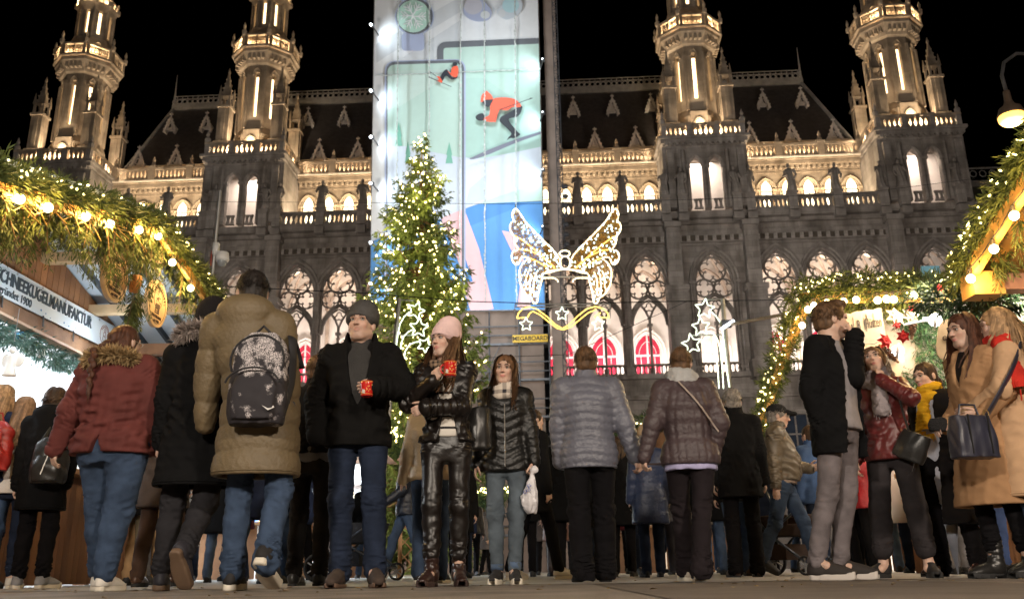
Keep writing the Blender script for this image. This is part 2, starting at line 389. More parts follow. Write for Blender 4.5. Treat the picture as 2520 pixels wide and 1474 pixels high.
# string courses, balcony slab
for (z, h, pr, nm) in ((12.75, .35, .35, 'string_course'), (23.25, .22, .18, 'string_course'), (24.02, .3, .35, 'string_course'), (24.5, .5, .62, 'balcony_slab'), (22.35, .12, .1, 'string_course')):
    b = MB(); b.box((-2.5, -pr / 2 + .1, z), (77, pr + .2, h)); b.build(nm, STONE_D, hall)
b = MB(); b.box((-2.5, 1.6, 24.6), (77, 3.0, .28)); b.build('balcony_floor', STONE_D, hall)
b = MB(); b.box((-2.5, -.02, 22.82), (76, .06, .46)); b.build('frieze_shade_strip', mat('recess_shade_stone', (.085, .07, .055), .95, .3, 3), hall)  # dark strip paints the shade of the recesses between the blocks
b = MB(); b.box((-2.5, -.08, 23.08), (76, .2, .12)); b.box((-2.5, -.08, 22.56), (76, .2, .1)); b.build('frieze_border', STONE_D, hall)
fb = MB().box((0, -.09, 0), (.26, .18, .42)).mesh('frieze_block', STONE_D)
x = -40.5
while x < 35.5:
    inst('frieze_block', fb, hall, (x, 0, 22.82)); x += .62
# arcade windows
sur = MB()
Ao = arch_pts(HW + .3, ZS, RISE + .42, 9); sur.tube([(x, -.08, z) for x, z in Ao], .1, 6)
Am = arch_pts(HW + .05, ZS, RISE + .1, 9); sur.tube([(x, -.02, z) for x, z in Am], .09, 6)
Ai = arch_pts(HW - .08, ZS, RISE - .05, 9); sur.tube([(x, .25, z) for x, z in Ai], .1, 6)
for sx in (-1, 1):
    for (dx, yy, r) in ((HW + .06, -.06, .1), (HW - .06, .22, .1), (HW + .26, -.1, .09)):
        sur.tube([(sx * dx, yy, Z0), (sx * dx, yy, ZS)], r, 8)
        for zz, rr in ((ZS - .05, .16), (16.55, .17), (13.3, .17)): sur.box((sx * dx, yy, zz), (rr * 1.8, rr * 1.8, .16))
surm = sur.mesh('arcade_window', STONE_D, False)
tr = MB()
def ring(cx, cz, r, t=.065, n=20, y=.36): tr.tube([(cx + r * math.cos(2 * PI * i / n), y, cz + r * math.sin(2 * PI * i / n)) for i in range(n)], t, 5, True)
def foils(cx, cz, r, n, rot):
    rr = r * .47 if n == 4 else r * .42; d = r - rr
    for k in range(n):
        a0 = rot + 2 * PI * k / n; ox, oz = cx + d * math.cos(a0), cz + d * math.sin(a0)
        tr.tube([(ox + rr * math.cos(a0 + t), .36, oz + rr * math.sin(a0 + t)) for t in np.linspace(-2.1, 2.1, 9)], .05, 5)
ring(0, 20.55, .93, .08, 24); foils(0, 20.55, .9, 5, PI / 2)
for sx in (-1, 1): ring(sx * .68, 19.18, .66, .07); foils(sx * .68, 19.18, .63, 4, PI / 4 + PI / 4)
S = arch_pts(HW - .02, 16.55, 2.15, 9); tr.tube([(x, .36, z) for x, z in S], .16, 6)
S = arch_pts(HW - .2, 16.55, 1.85, 9); tr.tube([(x, .3, z) for x, z in S], .07, 6)
for sx in (-1, 1):
    tr.tube([(0, .36, 16.6), (sx * .05, .36, 17.1), (sx * .25, .36, 17.6), (sx * .55, .36, 18.05), (sx * .72, .36, 18.2)], .085, 6)
    tr.tube([(sx * 1.2, .36, 16.6), (sx * 1.1, .36, 17.2), (sx * .85, .36, 17.75), (sx * .62, .36, 18.05)], .07, 6)
for k in range(3):
    a0 = PI / 2 + 2 * PI * k / 3; tr.tube([(.16 * math.cos(a0) + .17 * math.cos(a0 + t), .36, 17.85 + .16 * math.sin(a0) + .17 * math.sin(a0 + t)) for t in np.linspace(-2, 2, 7)], .045, 5)
tr.box((0, .36, 18.78), (2.6, .14, .1)) if False else None
trm = tr.mesh('tracery', STONE_D)
mc = MB(); mc.tube([(0, .36, 13.3), (0, .36, 16.6)], .095, 8); mc.box((0, .36, 16.55), (.36, .3, .2)); mc.box((0, .36, 13.2), (.34, .34, .5)); mc.box((0, .36, 16.2), (.26, .26, .06))
mcm = mc.mesh('mullion_column', STONE_D)
for xc in allb:
    a = inst('arcade_window', surm, hall, (xc, 0, 0)); inst('tracery', trm, a); inst('mullion_column', mcm, a)
# piers between the bays
pm = MB(); pm.box((0, -.12, 16.2), (.34, .35, 6.6)); pm.tube([(0, -.34, 13), (0, -.34, 19.4)], .1, 8); pm.box((0, -.3, 19.5), (.42, .32, .22)); pm.box((0, -.28, 13.1), (.5, .42, .6))
pmm = pm.mesh('pier', STONE_D)
for e in edges[1:-1]:
    if min(abs(e - t) for t in tb) > 2.5 and not (-8.5 < e < 2.2): inst('pier', pmm, hall, (e, 0, 0))
bm_ = MB()
bm_.box((0, -.35, 18.2), (1.0, .8, 11.4)); bm_.box((0, -.5, 15.4), (1.35, 1.1, 6.6)); bm_.box((0, -.5, 18.85), (1.6, 1.3, .35)); bm_.box((0, -.45, 13), (1.7, 1.3, 1.2))
bm_.box((0, -.42, 23.7), (1.2, .95, .4)); bm_.box((0, -.36, 21.6), (.7, .9, 2.9))
bmm = bm_.mesh('buttress', STONE_D)
for t in tb:
    for sx in (-1, 1): inst('buttress', bmm, hall, (t + sx * 2.75, 0, 0))
# loggia behind the arcade
lg = MB(); lg.box((-2.5, 3.3, 17.5), (77, .3, 10)); lg.box((-2.5, 1.9, 12.75), (77, 2.6, .2)); lg.box((-2.5, 1.9, 22.35), (77, 2.6, .2)); lg.build('loggia_room', PLASTER, hall)
RIB = mat('rib_stone', (.42, .33, .26), .9, .2, 2)
for e in edges[1:-1]:
    vr = MB()
    vr.tube([(e, .7 + 2.4 * t, 19.4 + 2.4 * math.sin(PI * t) * .9) for t in np.linspace(0, 1, 7)], .16, 6)
    vr.tube([(e, 3.05, 12.9), (e, 3.05, 19.4)], .16, 6); vr.build('vault_rib', RIB, hall)
for i, xc in enumerate(allb):
    vr = MB()
    for s_ in (-1, 1): vr.tube([(xc + 1.5 * s_ * (1 - 2 * t), .75 + 2.35 * t, 19.4 + 2.7 * math.sin(PI * t)) for t in np.linspace(0, 1, 9)], .1, 5)
    vr.tube([(x + xc, 3.1, z) for x, z in arch_pts(1.45, 19.2, 2.3, 8)], .13, 5); vr.build('vault_arch', RIB, hall)
rw = MB(); pts = arch_pts(.95, 15.2, 1.45, 8); rw.prism([(-.95, 12.9)] + pts + [(.95, 12.9)], 3.1, 3.13)
rwm = rw.mesh('curtained_window', REDC)
fr = MB(); fr.box((0, 3.06, 14.8), (.12, .1, 3.8)); fr.box((0, 3.06, 15.0), (1.9, .1, .13)); fr.tube([(x, 3.06, z) for x, z in arch_pts(.95, 15.2, 1.45, 8)], .06, 5); fr.tube([(x, 3.06, z) for x, z in arch_pts(.62, 15.1, 1.0, 8)], .03, 4)
for sx in (-1, 1): fr.box((sx * .93, 3.06, 14.05), (.1, .1, 2.3)); fr.box((sx * .5, 3.07, 14.0), (.05, .06, 2.1))
frm = fr.mesh('frame', FRAME)
so = MB()
for q, (ww, rr, yy) in enumerate(((1.12, .1, 3.05), (1.3, .1, 2.98))):
    so.tube([(-ww, yy, 12.9)] + [(x, yy, z) for x, z in arch_pts(ww, 15.2, 1.6 + q * .25, 8)] + [(ww, yy, 12.9)], rr, 6)
som = so.mesh('surround', mat('pale_surround', (.62, .55, .5), .85, .1, 3))
sop = mat('warm_glass', (.6, .5, .4), .3, .3, 5, emit=(1, .72, .48), estr=.35, sample=False)
rwm2 = rwm.copy(); rwm2.materials[0] = sop
for xc in allb:
    a = inst('curtained_window' if xc != TX['c'] else 'glazed_door', rwm if xc != TX['c'] else rwm2, hall, (xc, 0, 0)); inst('frame', frm, a); inst('surround', som, a)
# lower balustrade in front of the arcade
balm = MB(); prof = [(.11, 0), (.11, .06), (.06, .1), (.035, .3), (.06, .5), (.11, .55), (.11, .6)]; balm.lathe(prof, 6)
bal_low = balm.mesh('baluster', STONE_D)
for i, xc in enumerate(allb):
    if -12 < xc < 3 and xc != 3.4: continue
    for k in range(9): inst('baluster', bal_low, hall, (xc - 1.2 + k * .3, -.1, 12.93))
    b = MB(); b.box((xc, -.1, 13.58), (2.8, .26, .12)); b.build('handrail', STONE_D, hall)
# ground floor windows
gw = MB(); gw.box((0, -.03, 8.2), (1.5, .1, 3.4)); gwm = gw.mesh('ground_floor_window', mat('dark_glass', (.03, .04, .06), .15, .2, 2, spec=.6))
gf = MB()
for sx in (-1, 1): gf.box((sx * .85, -.1, 8.2), (.2, .25, 3.8))
gf.box((0, -.1, 10.1), (1.9, .3, .3)); gf.box((0, -.1, 6.4), (2.0, .35, .25)); gf.box((0, -.1, 8.6), (1.5, .1, .1)); gf.box((0, -.1, 8.2), (.1, .1, 3.4))
gfm = gf.mesh('frame', STONE_D)
for xc in allb:
    a = inst('ground_floor_window', gwm, hall, (xc, 0, 0)); inst('frame', gfm, a)
for z in (5.2, 11.3):
    b = MB(); b.box((-2.5, -.1, z), (77, .3, .3)); b.build('string_course', STONE_D, hall)
# ---- balcony balustrade
def bob(name, h, w0, w1, m, d=.16):
    ps = [(-w0, 0), (-w0, h * .08)] + [(-(w1 + (w0 - w1) * abs(2 * t - 1) ** 2.0), h * (.08 + .84 * t)) for t in np.linspace(0, 1, 9)] + [(-w0, h)]
    poly = ps + [(-x, z) for x, z in reversed(ps)]
    return MB().prism(poly, -d / 2, d / 2).mesh(name, m)
bob_b = bob('baluster', .78, .165, .07, STONE_D); bob_u = bob('baluster', .8, .165, .07, STONE); bob_t = bob('baluster', .84, .19, .075, STONE)
def balustrade(x0, x1, y, z, n, bobm, h, m, rail=True, axis='x'):
    L = x1 - x0
    for k in range(n):
        q = x0 + L * (k + .0) / max(n - 1, 1)
        if axis == 'x': inst('baluster', bobm, hall, (q, y, z))
        else: inst('baluster', bobm, hall, (y, q, z), (0, 0, PI / 2))
def rails(x0, x1, y, z, h, m, axis='x'):
    b = MB(); c = (x0 + x1) / 2; L = x1 - x0
    for zz, hh, dd in ((z - .08, .16, .34), (z + h + .09, .18, .36)):
        b.box((c, y, zz) if axis == 'x' else (y, c, zz), (L, dd, hh) if axis == 'x' else (dd, L, hh))
    b.build('rail', m, hall)
sec = [(-32.3, -23.3), (-17.1, 3.0), (3.0, 11.5), (17.3, 26.9)]
posts_b = [-32.2, -29.05, -25.95, -22.95, -17.4, -14.1, -11.0, -7.9, 1.85, 4.95, 8.2, 11.3, 17.4, 20.4, 23.6, 26.8]
pb = MB(); pb.box((0, -.5, 25.25), (.62, .62, 1.3)); pb.box((0, -.5, 25.93), (.75, .7, .14)); pb.box((0, -.58, 24.2), (.7, .6, .5))
pbm = pb.mesh('pedestal', STONE_D)
for q in posts_b: inst('pedestal', pbm, hall, (q, 0, 0))
for a, b in zip(posts_b[:-1], posts_b[1:]):
    if b - a < 3.6 and not (-8 < a < 1):
        balustrade(a + .52, b - .52, -.5, 24.78, 7, bob_b, .78, STONE_D)
for a, b in sec: rails(a, b, -.5, 24.8, .78, STONE_D)
# ---- recessed gallery wall with lit windows
uw = MB(); wins = []
for s0, s1, st in ((-32.0, -23.2, -31.35), (-17.2, -7.5, -16.25), (2.0, 11.5, 2.55), (17.3, 26.9, 18.0)):
    q = st
    while q < s1 - .4: wins.append(q); q += 1.615
uw.box((-2.5, 3.9, 28), (65, 1.0, 6.6)); uw.build('gallery_wall', STONE, hall)
UH = mat('gallery_hood', (.40, .32, .23), .85, .15, 4)
wf = MB(); wf.prism([(-.4, 25.6)] + arch_pts(.4, 27.95, .72, 7) + [(.4, 25.6)], 3.36, 3.4); wfm = wf.mesh('gallery_window', LIT)
wq = MB(); wq.tube([(-.43, 3.34, 25.6)] + [(x, 3.34, z) for x, z in arch_pts(.43, 27.95, .76, 7)] + [(.43, 3.34, 25.6)], .05, 5); wq.box((0, 3.33, 26.5), (.05, .06, 2.3)); wq.box((0, 3.33, 27.75), (.8, .06, .06))
wqm = wq.mesh('frame', mat('brown_frame', (.12, .08, .05), .6, .1))
wh = MB(); wh.tube([(x, 3.3, z) for x, z in arch_pts(.72, 27.9, .95, 8)], .1, 5); wh.tube([(x, 3.33, z) for x, z in arch_pts(.56, 27.9, .82, 8)], .07, 5)
for sx in (-1, 1): wh.tube([(sx * .56, 3.28, 25), (sx * .56, 3.28, 27.8)], .08, 6); wh.box((sx * .6, 3.26, 27.85), (.36, .26, .14))
whm = wh.mesh('hood', UH)
for q in wins:
    a = inst('gallery_window', wfm, hall, (q, 0, 0)); inst('frame', wqm, a); inst('hood', whm, a)
cz = [(29.35, .12, .1), (29.62, .3, .16), (30.0, .26, .5), (30.28, .2, .66)]
for a, b in ((-32.3, -23.3), (-17.1, 11.5), (17.3, 26.9)):
    for z, h, pr in cz:
        m_ = MB(); m_.box(((a + b) / 2, 3.4 - pr / 2, z), (b - a, pr, h)); m_.build('cornice', STONE, hall)
cb = MB().box((0, 0, 0), (.2, .2, .34)).mesh('corbel', STONE)
for a, b in ((-32.3, -23.3), (-17.1, -8), (2, 11.5), (17.3, 26.9)):
    q = a + .2
    while q < b: inst('corbel', cb, hall, (q, 3.14, 29.75)); q += .42
post_u = [-32.1, -29.0, -25.9, -22.9, -17.5, -14.3, -11.1, -7.9, 1.9, 5.0, 8.25, 11.4, 17.4, 20.7, 23.95, 26.9]
pu = MB(); pu.box((0, 2.8, 30.95), (.5, .45, 1.1)); pu.box((0, 2.8, 31.55), (.6, .55, .14)); pu.lathe([(.16, 0), (.2, .25), (.1, .45), (.14, .6), (.02, .95)], 6, Matrix.Translation((0, 2.8, 31.6)))
pum = pu.mesh('parapet_post', STONE)
for q in post_u: inst('parapet_post', pum, hall, (q, 0, 0))
for a, b in zip(post_u[:-1], post_u[1:]):
    if b - a < 3.6 and not (-8 < a < 1.8): balustrade(a + .42, b - .42, 2.8, 30.52, 8, bob_u, .8, STONE)
for a, b in sec: rails(a, b, 2.8, 30.5, .8, STONE)
at_ = MB(); at_.box((-2.5, 4.55, 31.45), (59, .4, 2.2)); at_.box((-2.5, 3.6, 30.35), (62, 2.0, .1)); at_.build('attic_wall', mat('attic_stone', (.58, .52, .44), .9, .15, 2), hall)
# ---- roof
rf = MB(); E0, E1, R0, R1 = -32.4, 27.3, -31.0, 25.1
vs = [(E0, 4.3, 31.6), (E1, 4.3, 31.6), (R1, 9.2, 40.4), (R0, 9.2, 40.4), (E0, 15.5, 31.6), (E1, 15.5, 31.6), (R1, 10.8, 40.4), (R0, 10.8, 40.4)]
rf.add(vs, [(0, 1, 2, 3), (1, 5, 6, 2), (5, 4, 7, 6), (4, 0, 3, 7), (3, 2, 6, 7), (0, 4, 5, 1)])
roof = rf.build('roof', SLATE, hall)
rb = MB(); rb.box(((R0 + R1) / 2, 10, 40.65), (R1 - R0 + .3, 2.0, .6)); rb.tube([(E0, 4.2, 31.7), (R0, 9.1, 40.5)], .16, 6); rb.tube([(E1, 4.2, 31.7), (R1, 9.1, 40.5)], .16, 6)
rb.build('ridge_band', LEAD, roof)
cr = MB(); 
q = R0
while q < R1:
    cr.tube([(q + .2 * math.cos(t), 9.1, 41.22 + .2 * math.sin(t)) for t in np.linspace(0, 2 * PI, 9)], .035, 4); cr.box((q + .24, 9.1, 41.3), (.05, .05, .75)); q += .48
for zz in (41.0, 41.48, 41.75): cr.box(((R0 + R1) / 2, 9.1, zz), (R1 - R0, .06, .06))
for q in (R0, R1): cr.tube([(q, 9.1, 40.9), (q, 9.1, 42), (q, 9.1, 44)], [.14, .08, .02], 6)
cr.build('ridge_cresting', mat('cresting_iron', (.3, .28, .26), .5, .3, 4), roof)
DL = mat('dormer_stone', (.5, .46, .42), .85, .12, 3)
def dormer(w, h):
    d = MB()
    for sx in (-1, 1):
        d.bar((sx * w, 0, 0), (0, 0, h), .16, .22, (0, 1, 0)); d.box((sx * w * .78, .3, .3), (.1, .7, .7))
        for k in range(1, 5): d.ball((sx * w * (1 - k / 5.0) + sx * .09, -.05, h * k / 5.0 + .06), .085, 5, 4)
    d.prism([(-w * .7, h * .52), (w * .7, h * .52), (0, h * .9)], .02, .12) if False else None
    d.tube([(0, 0, h - .05), (0, 0, h + .5)], [.07, .03], 5); d.box((0, 0, h + .32), (.3, .1, .09))
    for k in range(3):
        a0 = PI / 2 + 2 * PI * k / 3; d.tube([(.11 * w * 1.5 * math.cos(a0) + .12 * math.cos(a0 + t), 0, h * .42 + .16 * math.sin(a0) + .12 * math.sin(a0 + t)) for t in np.linspace(-2, 2, 7)], .045, 4)
    d.box((0, .02, h * .2), (w * 1.1, .12, .09)); d.prism([(-w * .95, .0), (w * .95, .0), (0, h * .95)], .5, .55)
    return d.mesh('dormer', [DL])
d1, d2 = dormer(.62, 1.75), dormer(.5, 1.45)
for q in [-31.2, -28.0, -24.8, -15.95, -12.75, -9.5, 3.4, 6.68, 9.98, 19.08, 22.38, 25.7]:
    if q > -32.0: inst('dormer', d1, roof, (q, 4.35, 32.2))
for q in [-30.1, -26.9, -23.7, -17.9, -14.72, -11.5, 1.8, 5.1, 8.43, 11.7, 21.1, 24.3]: inst('dormer', d2, roof, (q, 7.0, 37.0))
# ---- towers
TI = mat('tower_room_plaster', (.8, .74, .7), .9, .05, 2)
def octa(r, rot=PI / 8): return [(r * math.cos(rot + k * PI / 4), r * math.sin(rot + k * PI / 4)) for k in range(8)]
def tower_parts():
    P = {}
    b = MB()  # square storey with two tall openings
    hw = TW
    AA = arch_pts(.5, 28.35, .75, 6)
    for sx in (-1, 1):
        cx = sx * .72
        for j in range(len(AA) - 1):
            (ax, az), (bx, bz) = AA[j], AA[j + 1]; b.prism([(cx + ax, az), (cx + bx, bz), (cx + bx, 30.0), (cx + ax, 30.0)], -.5, 0)
        b.box((sx * 2.06, -.25, 27.5), (1.68, .5, 5.0)); b.box((sx * hw, 2.6, 27.5), (.4, 6.1, 5.0)) ; b.box((sx * 2.55, -.55, 27.3), (.5, .5, 4.6))
        b.tube([(sx * 1.3, -.52, 25), (sx * 1.3, -.52, 28.3)], .12, 6); b.tube([(sx * 1.6, -.55, 25), (sx * 1.6, -.55, 29.6)], .16, 6)
        b.tube([(cx + x, -.55, z) for x, z in arch_pts(.6, 28.35, .88, 8)], .1, 6); b.tube([(cx + x, -.5, z) for x, z in arch_pts(.5, 28.35, .78, 8)], .07, 6)
        b.box((sx * 1.3, -.5, 28.3), (.34, .3, .18))
    b.box((0, -.25, 27.4), (.44, .5, 4.8)); b.tube([(-.12, -.55, 25), (-.12, -.55, 28.3)], .09, 6); b.tube([(.12, -.55, 25), (.12, -.55, 28.3)], .09, 6); b.box((0, -.5, 28.3), (.56, .4, .18))
    b.box((0, -.25, 29.98), (5.8, .48, .2))
    P['tower_storey'] = b.mesh('tower_storey', STONE_D)
    b = MB()
    for z, h, pr in ((30.05, .16, .1), (30.3, .3, .28), (30.58, .22, .45)): b.box((0, 2.6, z), (5.8 + 2 * pr, 6.2 + 2 * pr, h))
    for k in range(15): b.box((-2.8 + k * .4, -.72, 30.12), (.2, .2, .3))
    for sx in (-2.95, -1.05, 1.05, 2.95):
        b.box((sx * .98, -.62, 31.2), (.36, .36, 1.2))
    for sx in (-1, 1):
        b.lathe([(.2, 0), (.24, .3), (.1, .5), (.14, .7), (.02, 1.1)], 6, Matrix.Translation((sx * 2.95, -.62, 31.75)))
        for yy in (1.2, 3.0, 5.0): b.box((sx * 2.95, yy, 31.2), (.36, .36, 1.2))
    P['tower_cornice'] = b.mesh('tower_cornice', STONE_D)
    b = MB(); b.box((0, 2.4, 27.5), (4.8, .1, 5)); b.box((0, 1.1, 24.8), (4.8, 2.6, .1)); b.box((0, 1.1, 30.02), (4.8, 2.6, .1)); P['tower_room'] = b.mesh('tower_room', TI)
    b = MB()  # octagonal shaft
    b.box((0, 2.4, 31.1), (4.9, 4.9, .9)); b.box((0, 2.4, 31.7), (4.5, 4.5, .35))
    def oc(prof): b.lathe([(r / math.cos(PI / 8), z) for r, z in prof], 8, Matrix.Translation((0, 2.4, 0)), PI / 8)
    oc([(1.95, 31.8), (1.95, 33.0), (1.72, 33.7), (1.72, 34.6), (1.3, 34.61), (1.3, 38.6), (1.72, 38.61), (1.72, 39.2), (1.9, 39.35), (2.0, 39.7), (2.35, 40.2), (2.35, 40.5), (1.7, 40.51)])
    oc([(1.9, 41.4), (1.95, 41.55), (1.6, 42.85), (1.35, 42.95)])
    oc([(1.28, 42.9), (1.28, 43.4), (1.0, 43.41), (1.0, 45.6), (1.3, 45.61), (1.42, 46.0), (1.55, 46.3), (1.2, 46.35)])
    oc([(1.0, 46.3), (1.0, 51), (1.2, 51.3), (.9, 51.5), (.1, 57)])
    for k in range(8):
        a = k * PI / 4
        M = Matrix.Translation((0, 2.4, 0)) @ Matrix.Rotation(a, 4, 'Z')
        fwid = 2 * 1.72 * math.tan(PI / 8)
        for sx in (-1, 1):
            b.box(None, (.42, fwid / 2 - .17, 4.0), M=M @ Matrix.Translation((1.52, sx * (fwid / 4 + .085), 36.6)))
            f2 = 2 * 1.28 * math.tan(PI / 8); b.box(None, (.3, f2 / 2 - .14, 2.2), M=M @ Matrix.Translation((1.13, sx * (f2 / 4 + .07), 44.5)))
        V_ = M @ Matrix.Rotation(PI / 8, 4, 'Z')
        b.lathe([(.15, 33.6), (.15, 38.6)], 6, V_ @ Matrix.Translation((1.86, 0, 0))); b.lathe([(.12, 43), (.12, 46)], 6, V_ @ Matrix.Translation((1.38, 0, 0)))
        b.lathe([(.2, 46.2), (.2, 46.6), (.06, 46.7), (.1, 46.95), (.02, 47.25)], 5, V_ @ Matrix.Translation((1.6, 0, 0)))
        b.tube([M @ Vector((1.75, y, z)) for y, z in [(-.3, 38.3), (-.26, 38.7), (0, 39.0), (.26, 38.7), (.3, 38.3)]], .08, 5)
        for y in (-.55, -.18, .18, .55): b.box(None, (.5, .2, .45), M=M @ Matrix.Translation((2.05, y, 39.8)))
        for y in (-.42, 0, .42): b.box(None, (.12, .1, .55), M=M @ Matrix.Translation((1.5, y, 46.55)))
        b.box(None, (.12, 1.2, .1), M=M @ Matrix.Translation((1.5, 0, 46.85)))
        b.tube([M @ Vector((1.77, .2 * math.cos(t), 42.1 + .25 * math.sin(t))) for t in np.linspace(0, PI, 6)], .05, 4)
    b.box((0, .55, 32.4), (1.3, .35, 1.9)); b.tube([(x, .36, z) for x, z in arch_pts(.42, 32.2, .6, 6)], .08, 5)
    P['tower_shaft'] = b.mesh('tower_shaft', STONE)
    b = MB(); b.box((0, 0, 36.5), (.03, .36, 3.7)); P['slit_window'] = b.mesh('slit_window', SLIT)
    b = MB(); b.box((0, 0, 44.5), (.03, .3, 2.1)); P['slit2'] = b.mesh('slit_window', SLIT)
    b = MB(); b.prism([(-.32, 31.6)] + arch_pts(.32, 32.2, .45, 5) + [(.32, 31.6)], .34, .37); P['door'] = b.mesh('lit_door', SLIT)
    b = MB()  # gallery parapet panel in its own frame: x outwards
    fw = 2 * 2.42 * math.tan(PI / 8)
    for z in (40.62, 41.62): b.box((0, 0, z), (.22, fw, .17))
    for sx in (-1, 1): b.box((0, sx * (fw / 2 - .16), 41.1), (.2, .2, 1.0))
    for cyy in (-.36, .36):
        for k in range(4):
            a0 = PI / 4 + k * PI / 2; b.tube([(0, cyy + .17 * math.cos(a0) + .14 * math.cos(t), 41.12 + .19 * math.sin(a0) + .15 * math.sin(t)) for t in np.linspace(0, 2 * PI, 8)[:-1]], .035, 4, True)
        b.box((0, cyy + .36 * (1 if cyy < 0 else -1), 41.1), (.12, .07, .9))
    b.lathe([(.17, 41.6), (.2, 41.95), (.08, 42.1), (.12, 42.4), (.02, 42.75)], 5, Matrix.Translation((0.08, fw / 2, 0)))
    P['gallery_parapet'] = b.mesh('gallery_parapet', STONE)
    b = MB(); b.box((0, 0, 33.4), (.9, .9, 3.6)); b.box((0, 0, 31.9), (1.15, 1.15, .5))
    for sx in (-1, 1):
        for sy in (-1, 1): b.box((sx * .36, sy * .36, 35.7), (.16, .16, 1.1)); b.lathe([(.14, 36.1), (.02, 37.1)], 4, Matrix.Translation((sx * .4, sy * .4, 0)), PI / 4)
    for sx in (-1, 1): b.box((sx * .46, 0, 33.4), (.06, .3, 3.2)); b.box((0, sx * .46, 33.4), (.3, .06, 3.2))
    b.box((0, 0, 35.2), (1.1, 1.1, .2)); b.lathe([(.55, 36.2), (.42, 36.4), (.06, 38.3), (.12, 38.4), (.02, 38.8)], 4, None, PI / 4)
    for k in range(4):
        for q in range(4):
            a0 = PI / 4 + k * PI / 2; rr = .45 - q * .1; b.ball((rr * math.cos(a0), rr * math.sin(a0), 36.5 + q * .42), .085, 4, 3)
    P['pinnacle'] = b.mesh('pinnacle', STONE)
    return P
TP = tower_parts()
tbal = [-2.55, -2.2, -1.85, -1.5]; tmid = [-.75, -.38, 0, .38, .75]
for key, tx in TX.items():
    t = inst('tower', TP['tower_shaft'], hall, (tx, 0, 0))
    for nm in ('tower_storey', 'tower_cornice', 'tower_room'): inst(nm, TP[nm], t)
    for k in range(8):
        a = k * PI / 4
        inst('slit_window', TP['slit_window'], t, (1.33 * math.cos(a), 2.4 + 1.33 * math.sin(a), 0), (0, 0, a)); inst('slit_window', TP['slit2'], t, (1.02 * math.cos(a), 2.4 + 1.02 * math.sin(a), 0), (0, 0, a))
        inst('gallery_parapet', TP['gallery_parapet'], t, (2.42 * math.cos(a), 2.4 + 2.42 * math.sin(a), 0), (0, 0, a))
    inst('lit_door', TP['door'], t)
    for sx in (-1, 1):
        for yy in (.35, 4.6): inst('pinnacle', TP['pinnacle'], t, (sx * 2.15, yy, 0))
    for q in [x for x in tbal] + tmid + [-x for x in tbal]: inst('baluster', bob_t, t, (q, -.62, 30.72))
    for sx in (-1, 1):
        for q in range(10): inst('baluster', bob_t, t, (sx * 2.95, .0 + q * .48, 30.72), (0, 0, PI / 2))
    r = MB()
    for z, h in ((30.68, .12), (31.65, .18)):
        r.box((0, -.62, z), (6.2, .38, h))
        for sx in (-1, 1): r.box((sx * 2.95, 2.4, z), (.38, 5.7, h))
    r.build('rail', STONE, t)
    for k in range(4): inst('baluster', bob_b, t, ([-.92, -.6, .52, .84][k] + .04, -.45, 24.95))
    for sx in (-1, 1):
        inst('pedestal', pbm, t, (sx * 1.95, -.35, -.1)); 
    # floodlights on the terrace and in the gallery
    for sx in (-1, 1): hl('terrace_flood', 'POINT', (tx + sx * 1.1, -.36, 30.9), 270, WARM2, .1)
    hl('terrace_flood', 'POINT', (tx, -.36, 30.9), 170, WARM2, .1)
    for sx in (-1, 1): hl('terrace_flood', 'POINT', (tx + sx * 2.6, 1.2, 31.2), 430, WARM2, .12)
    for a in (-2.2, -.94): hl('gallery_flood', 'POINT', (tx + 2.18 * math.cos(a), 2.4 + 2.18 * math.sin(a), 40.9), 115, WARM, .08)
    for a in (-2.6, -1.57, -.54): hl('crown_flood', 'POINT', (tx + 1.42 * math.cos(a), 2.4 + 1.42 * math.sin(a), 46.5), 55, WARM, .06)
    hl('tower_room_light', 'AREA', (tx, 1.2, 29.9), 80, (1, .84, .7), 2.2, (tx, 1.2, 25))
# side wing beyond the last tower
wg = MB(); wg.box((45, 14, 12.5), (22, 10, 25)); wg.build('side_wing', STONE_D, hall)
wg = MB(); wg.add([(33.6, 6, 25), (56, 6, 25), (56, 11, 31), (33.6, 11, 31)], [(0, 1, 2, 3)]); wr_ = wg.build('side_wing_roof', SLATE, hall)
cr = MB()
q = 33.6
while q < 50: cr.tube([(q + .28 * math.cos(t), 11, 32.1 + .3 * math.sin(t)) for t in np.linspace(0, 2 * PI, 8)], .05, 4); q += .8
for zz in (31.4, 32.6): cr.box((42, 11, zz), (17, .1, .12))
cr.box((42, 11, 31.0), (17, .3, .5)); cr.build('ridge_cresting', LEAD, wr_)
dm = MB(); dm.prism([(-.55, 0), (.55, 0), (.55, 1.6), (0, 3.0), (-.55, 1.6)], 0, 1.2); dmo = dm.build('dormer', DL, wr_, loc=(35.9, 5.6, 25.3))
dw = MB(); dw.prism([(-.3, .3), (.3, .3), (.3, 1.4), (0, 2.0), (-.3, 1.4)], -.04, 0); dw.build('dormer_window', LIT, wr_, loc=(35.9, 5.56, 25.3))
# flood strips behind the balustrades and in the loggia
for a, b in ((-32, -23.4), (-17, -8), (2, 11.4), (17.4, 26.8)):
    c = (a + b) / 2; L = b - a
    hl('gallery_strip', 'AREA', (c, .7, 25.0), 46 * L, WARM2, L, (c, 3.4, 28.2), sy=.25)
    hl('parapet_strip', 'AREA', (c, 3.3, 30.46), 64 * L, WARM2, L, (c, 4.6, 31.7), sy=.2)
    hl('loggia_strip', 'AREA', (c, 1.0, 13.2), 27 * L, (1, .9, .84), L, (c, 3.1, 16.5), sy=.3)
    hl('loggia_strip', 'AREA', (c, 1.3, 21.9), 10 * L, (1, .8, .62), L, (c, 2.8, 17), sy=.3)
for tx in tb: hl('loggia_strip', 'AREA', (tx, 1.0, 13.2), 82, (1, .9, .84), 3, (tx, 3.1, 16.5), sy=.3)
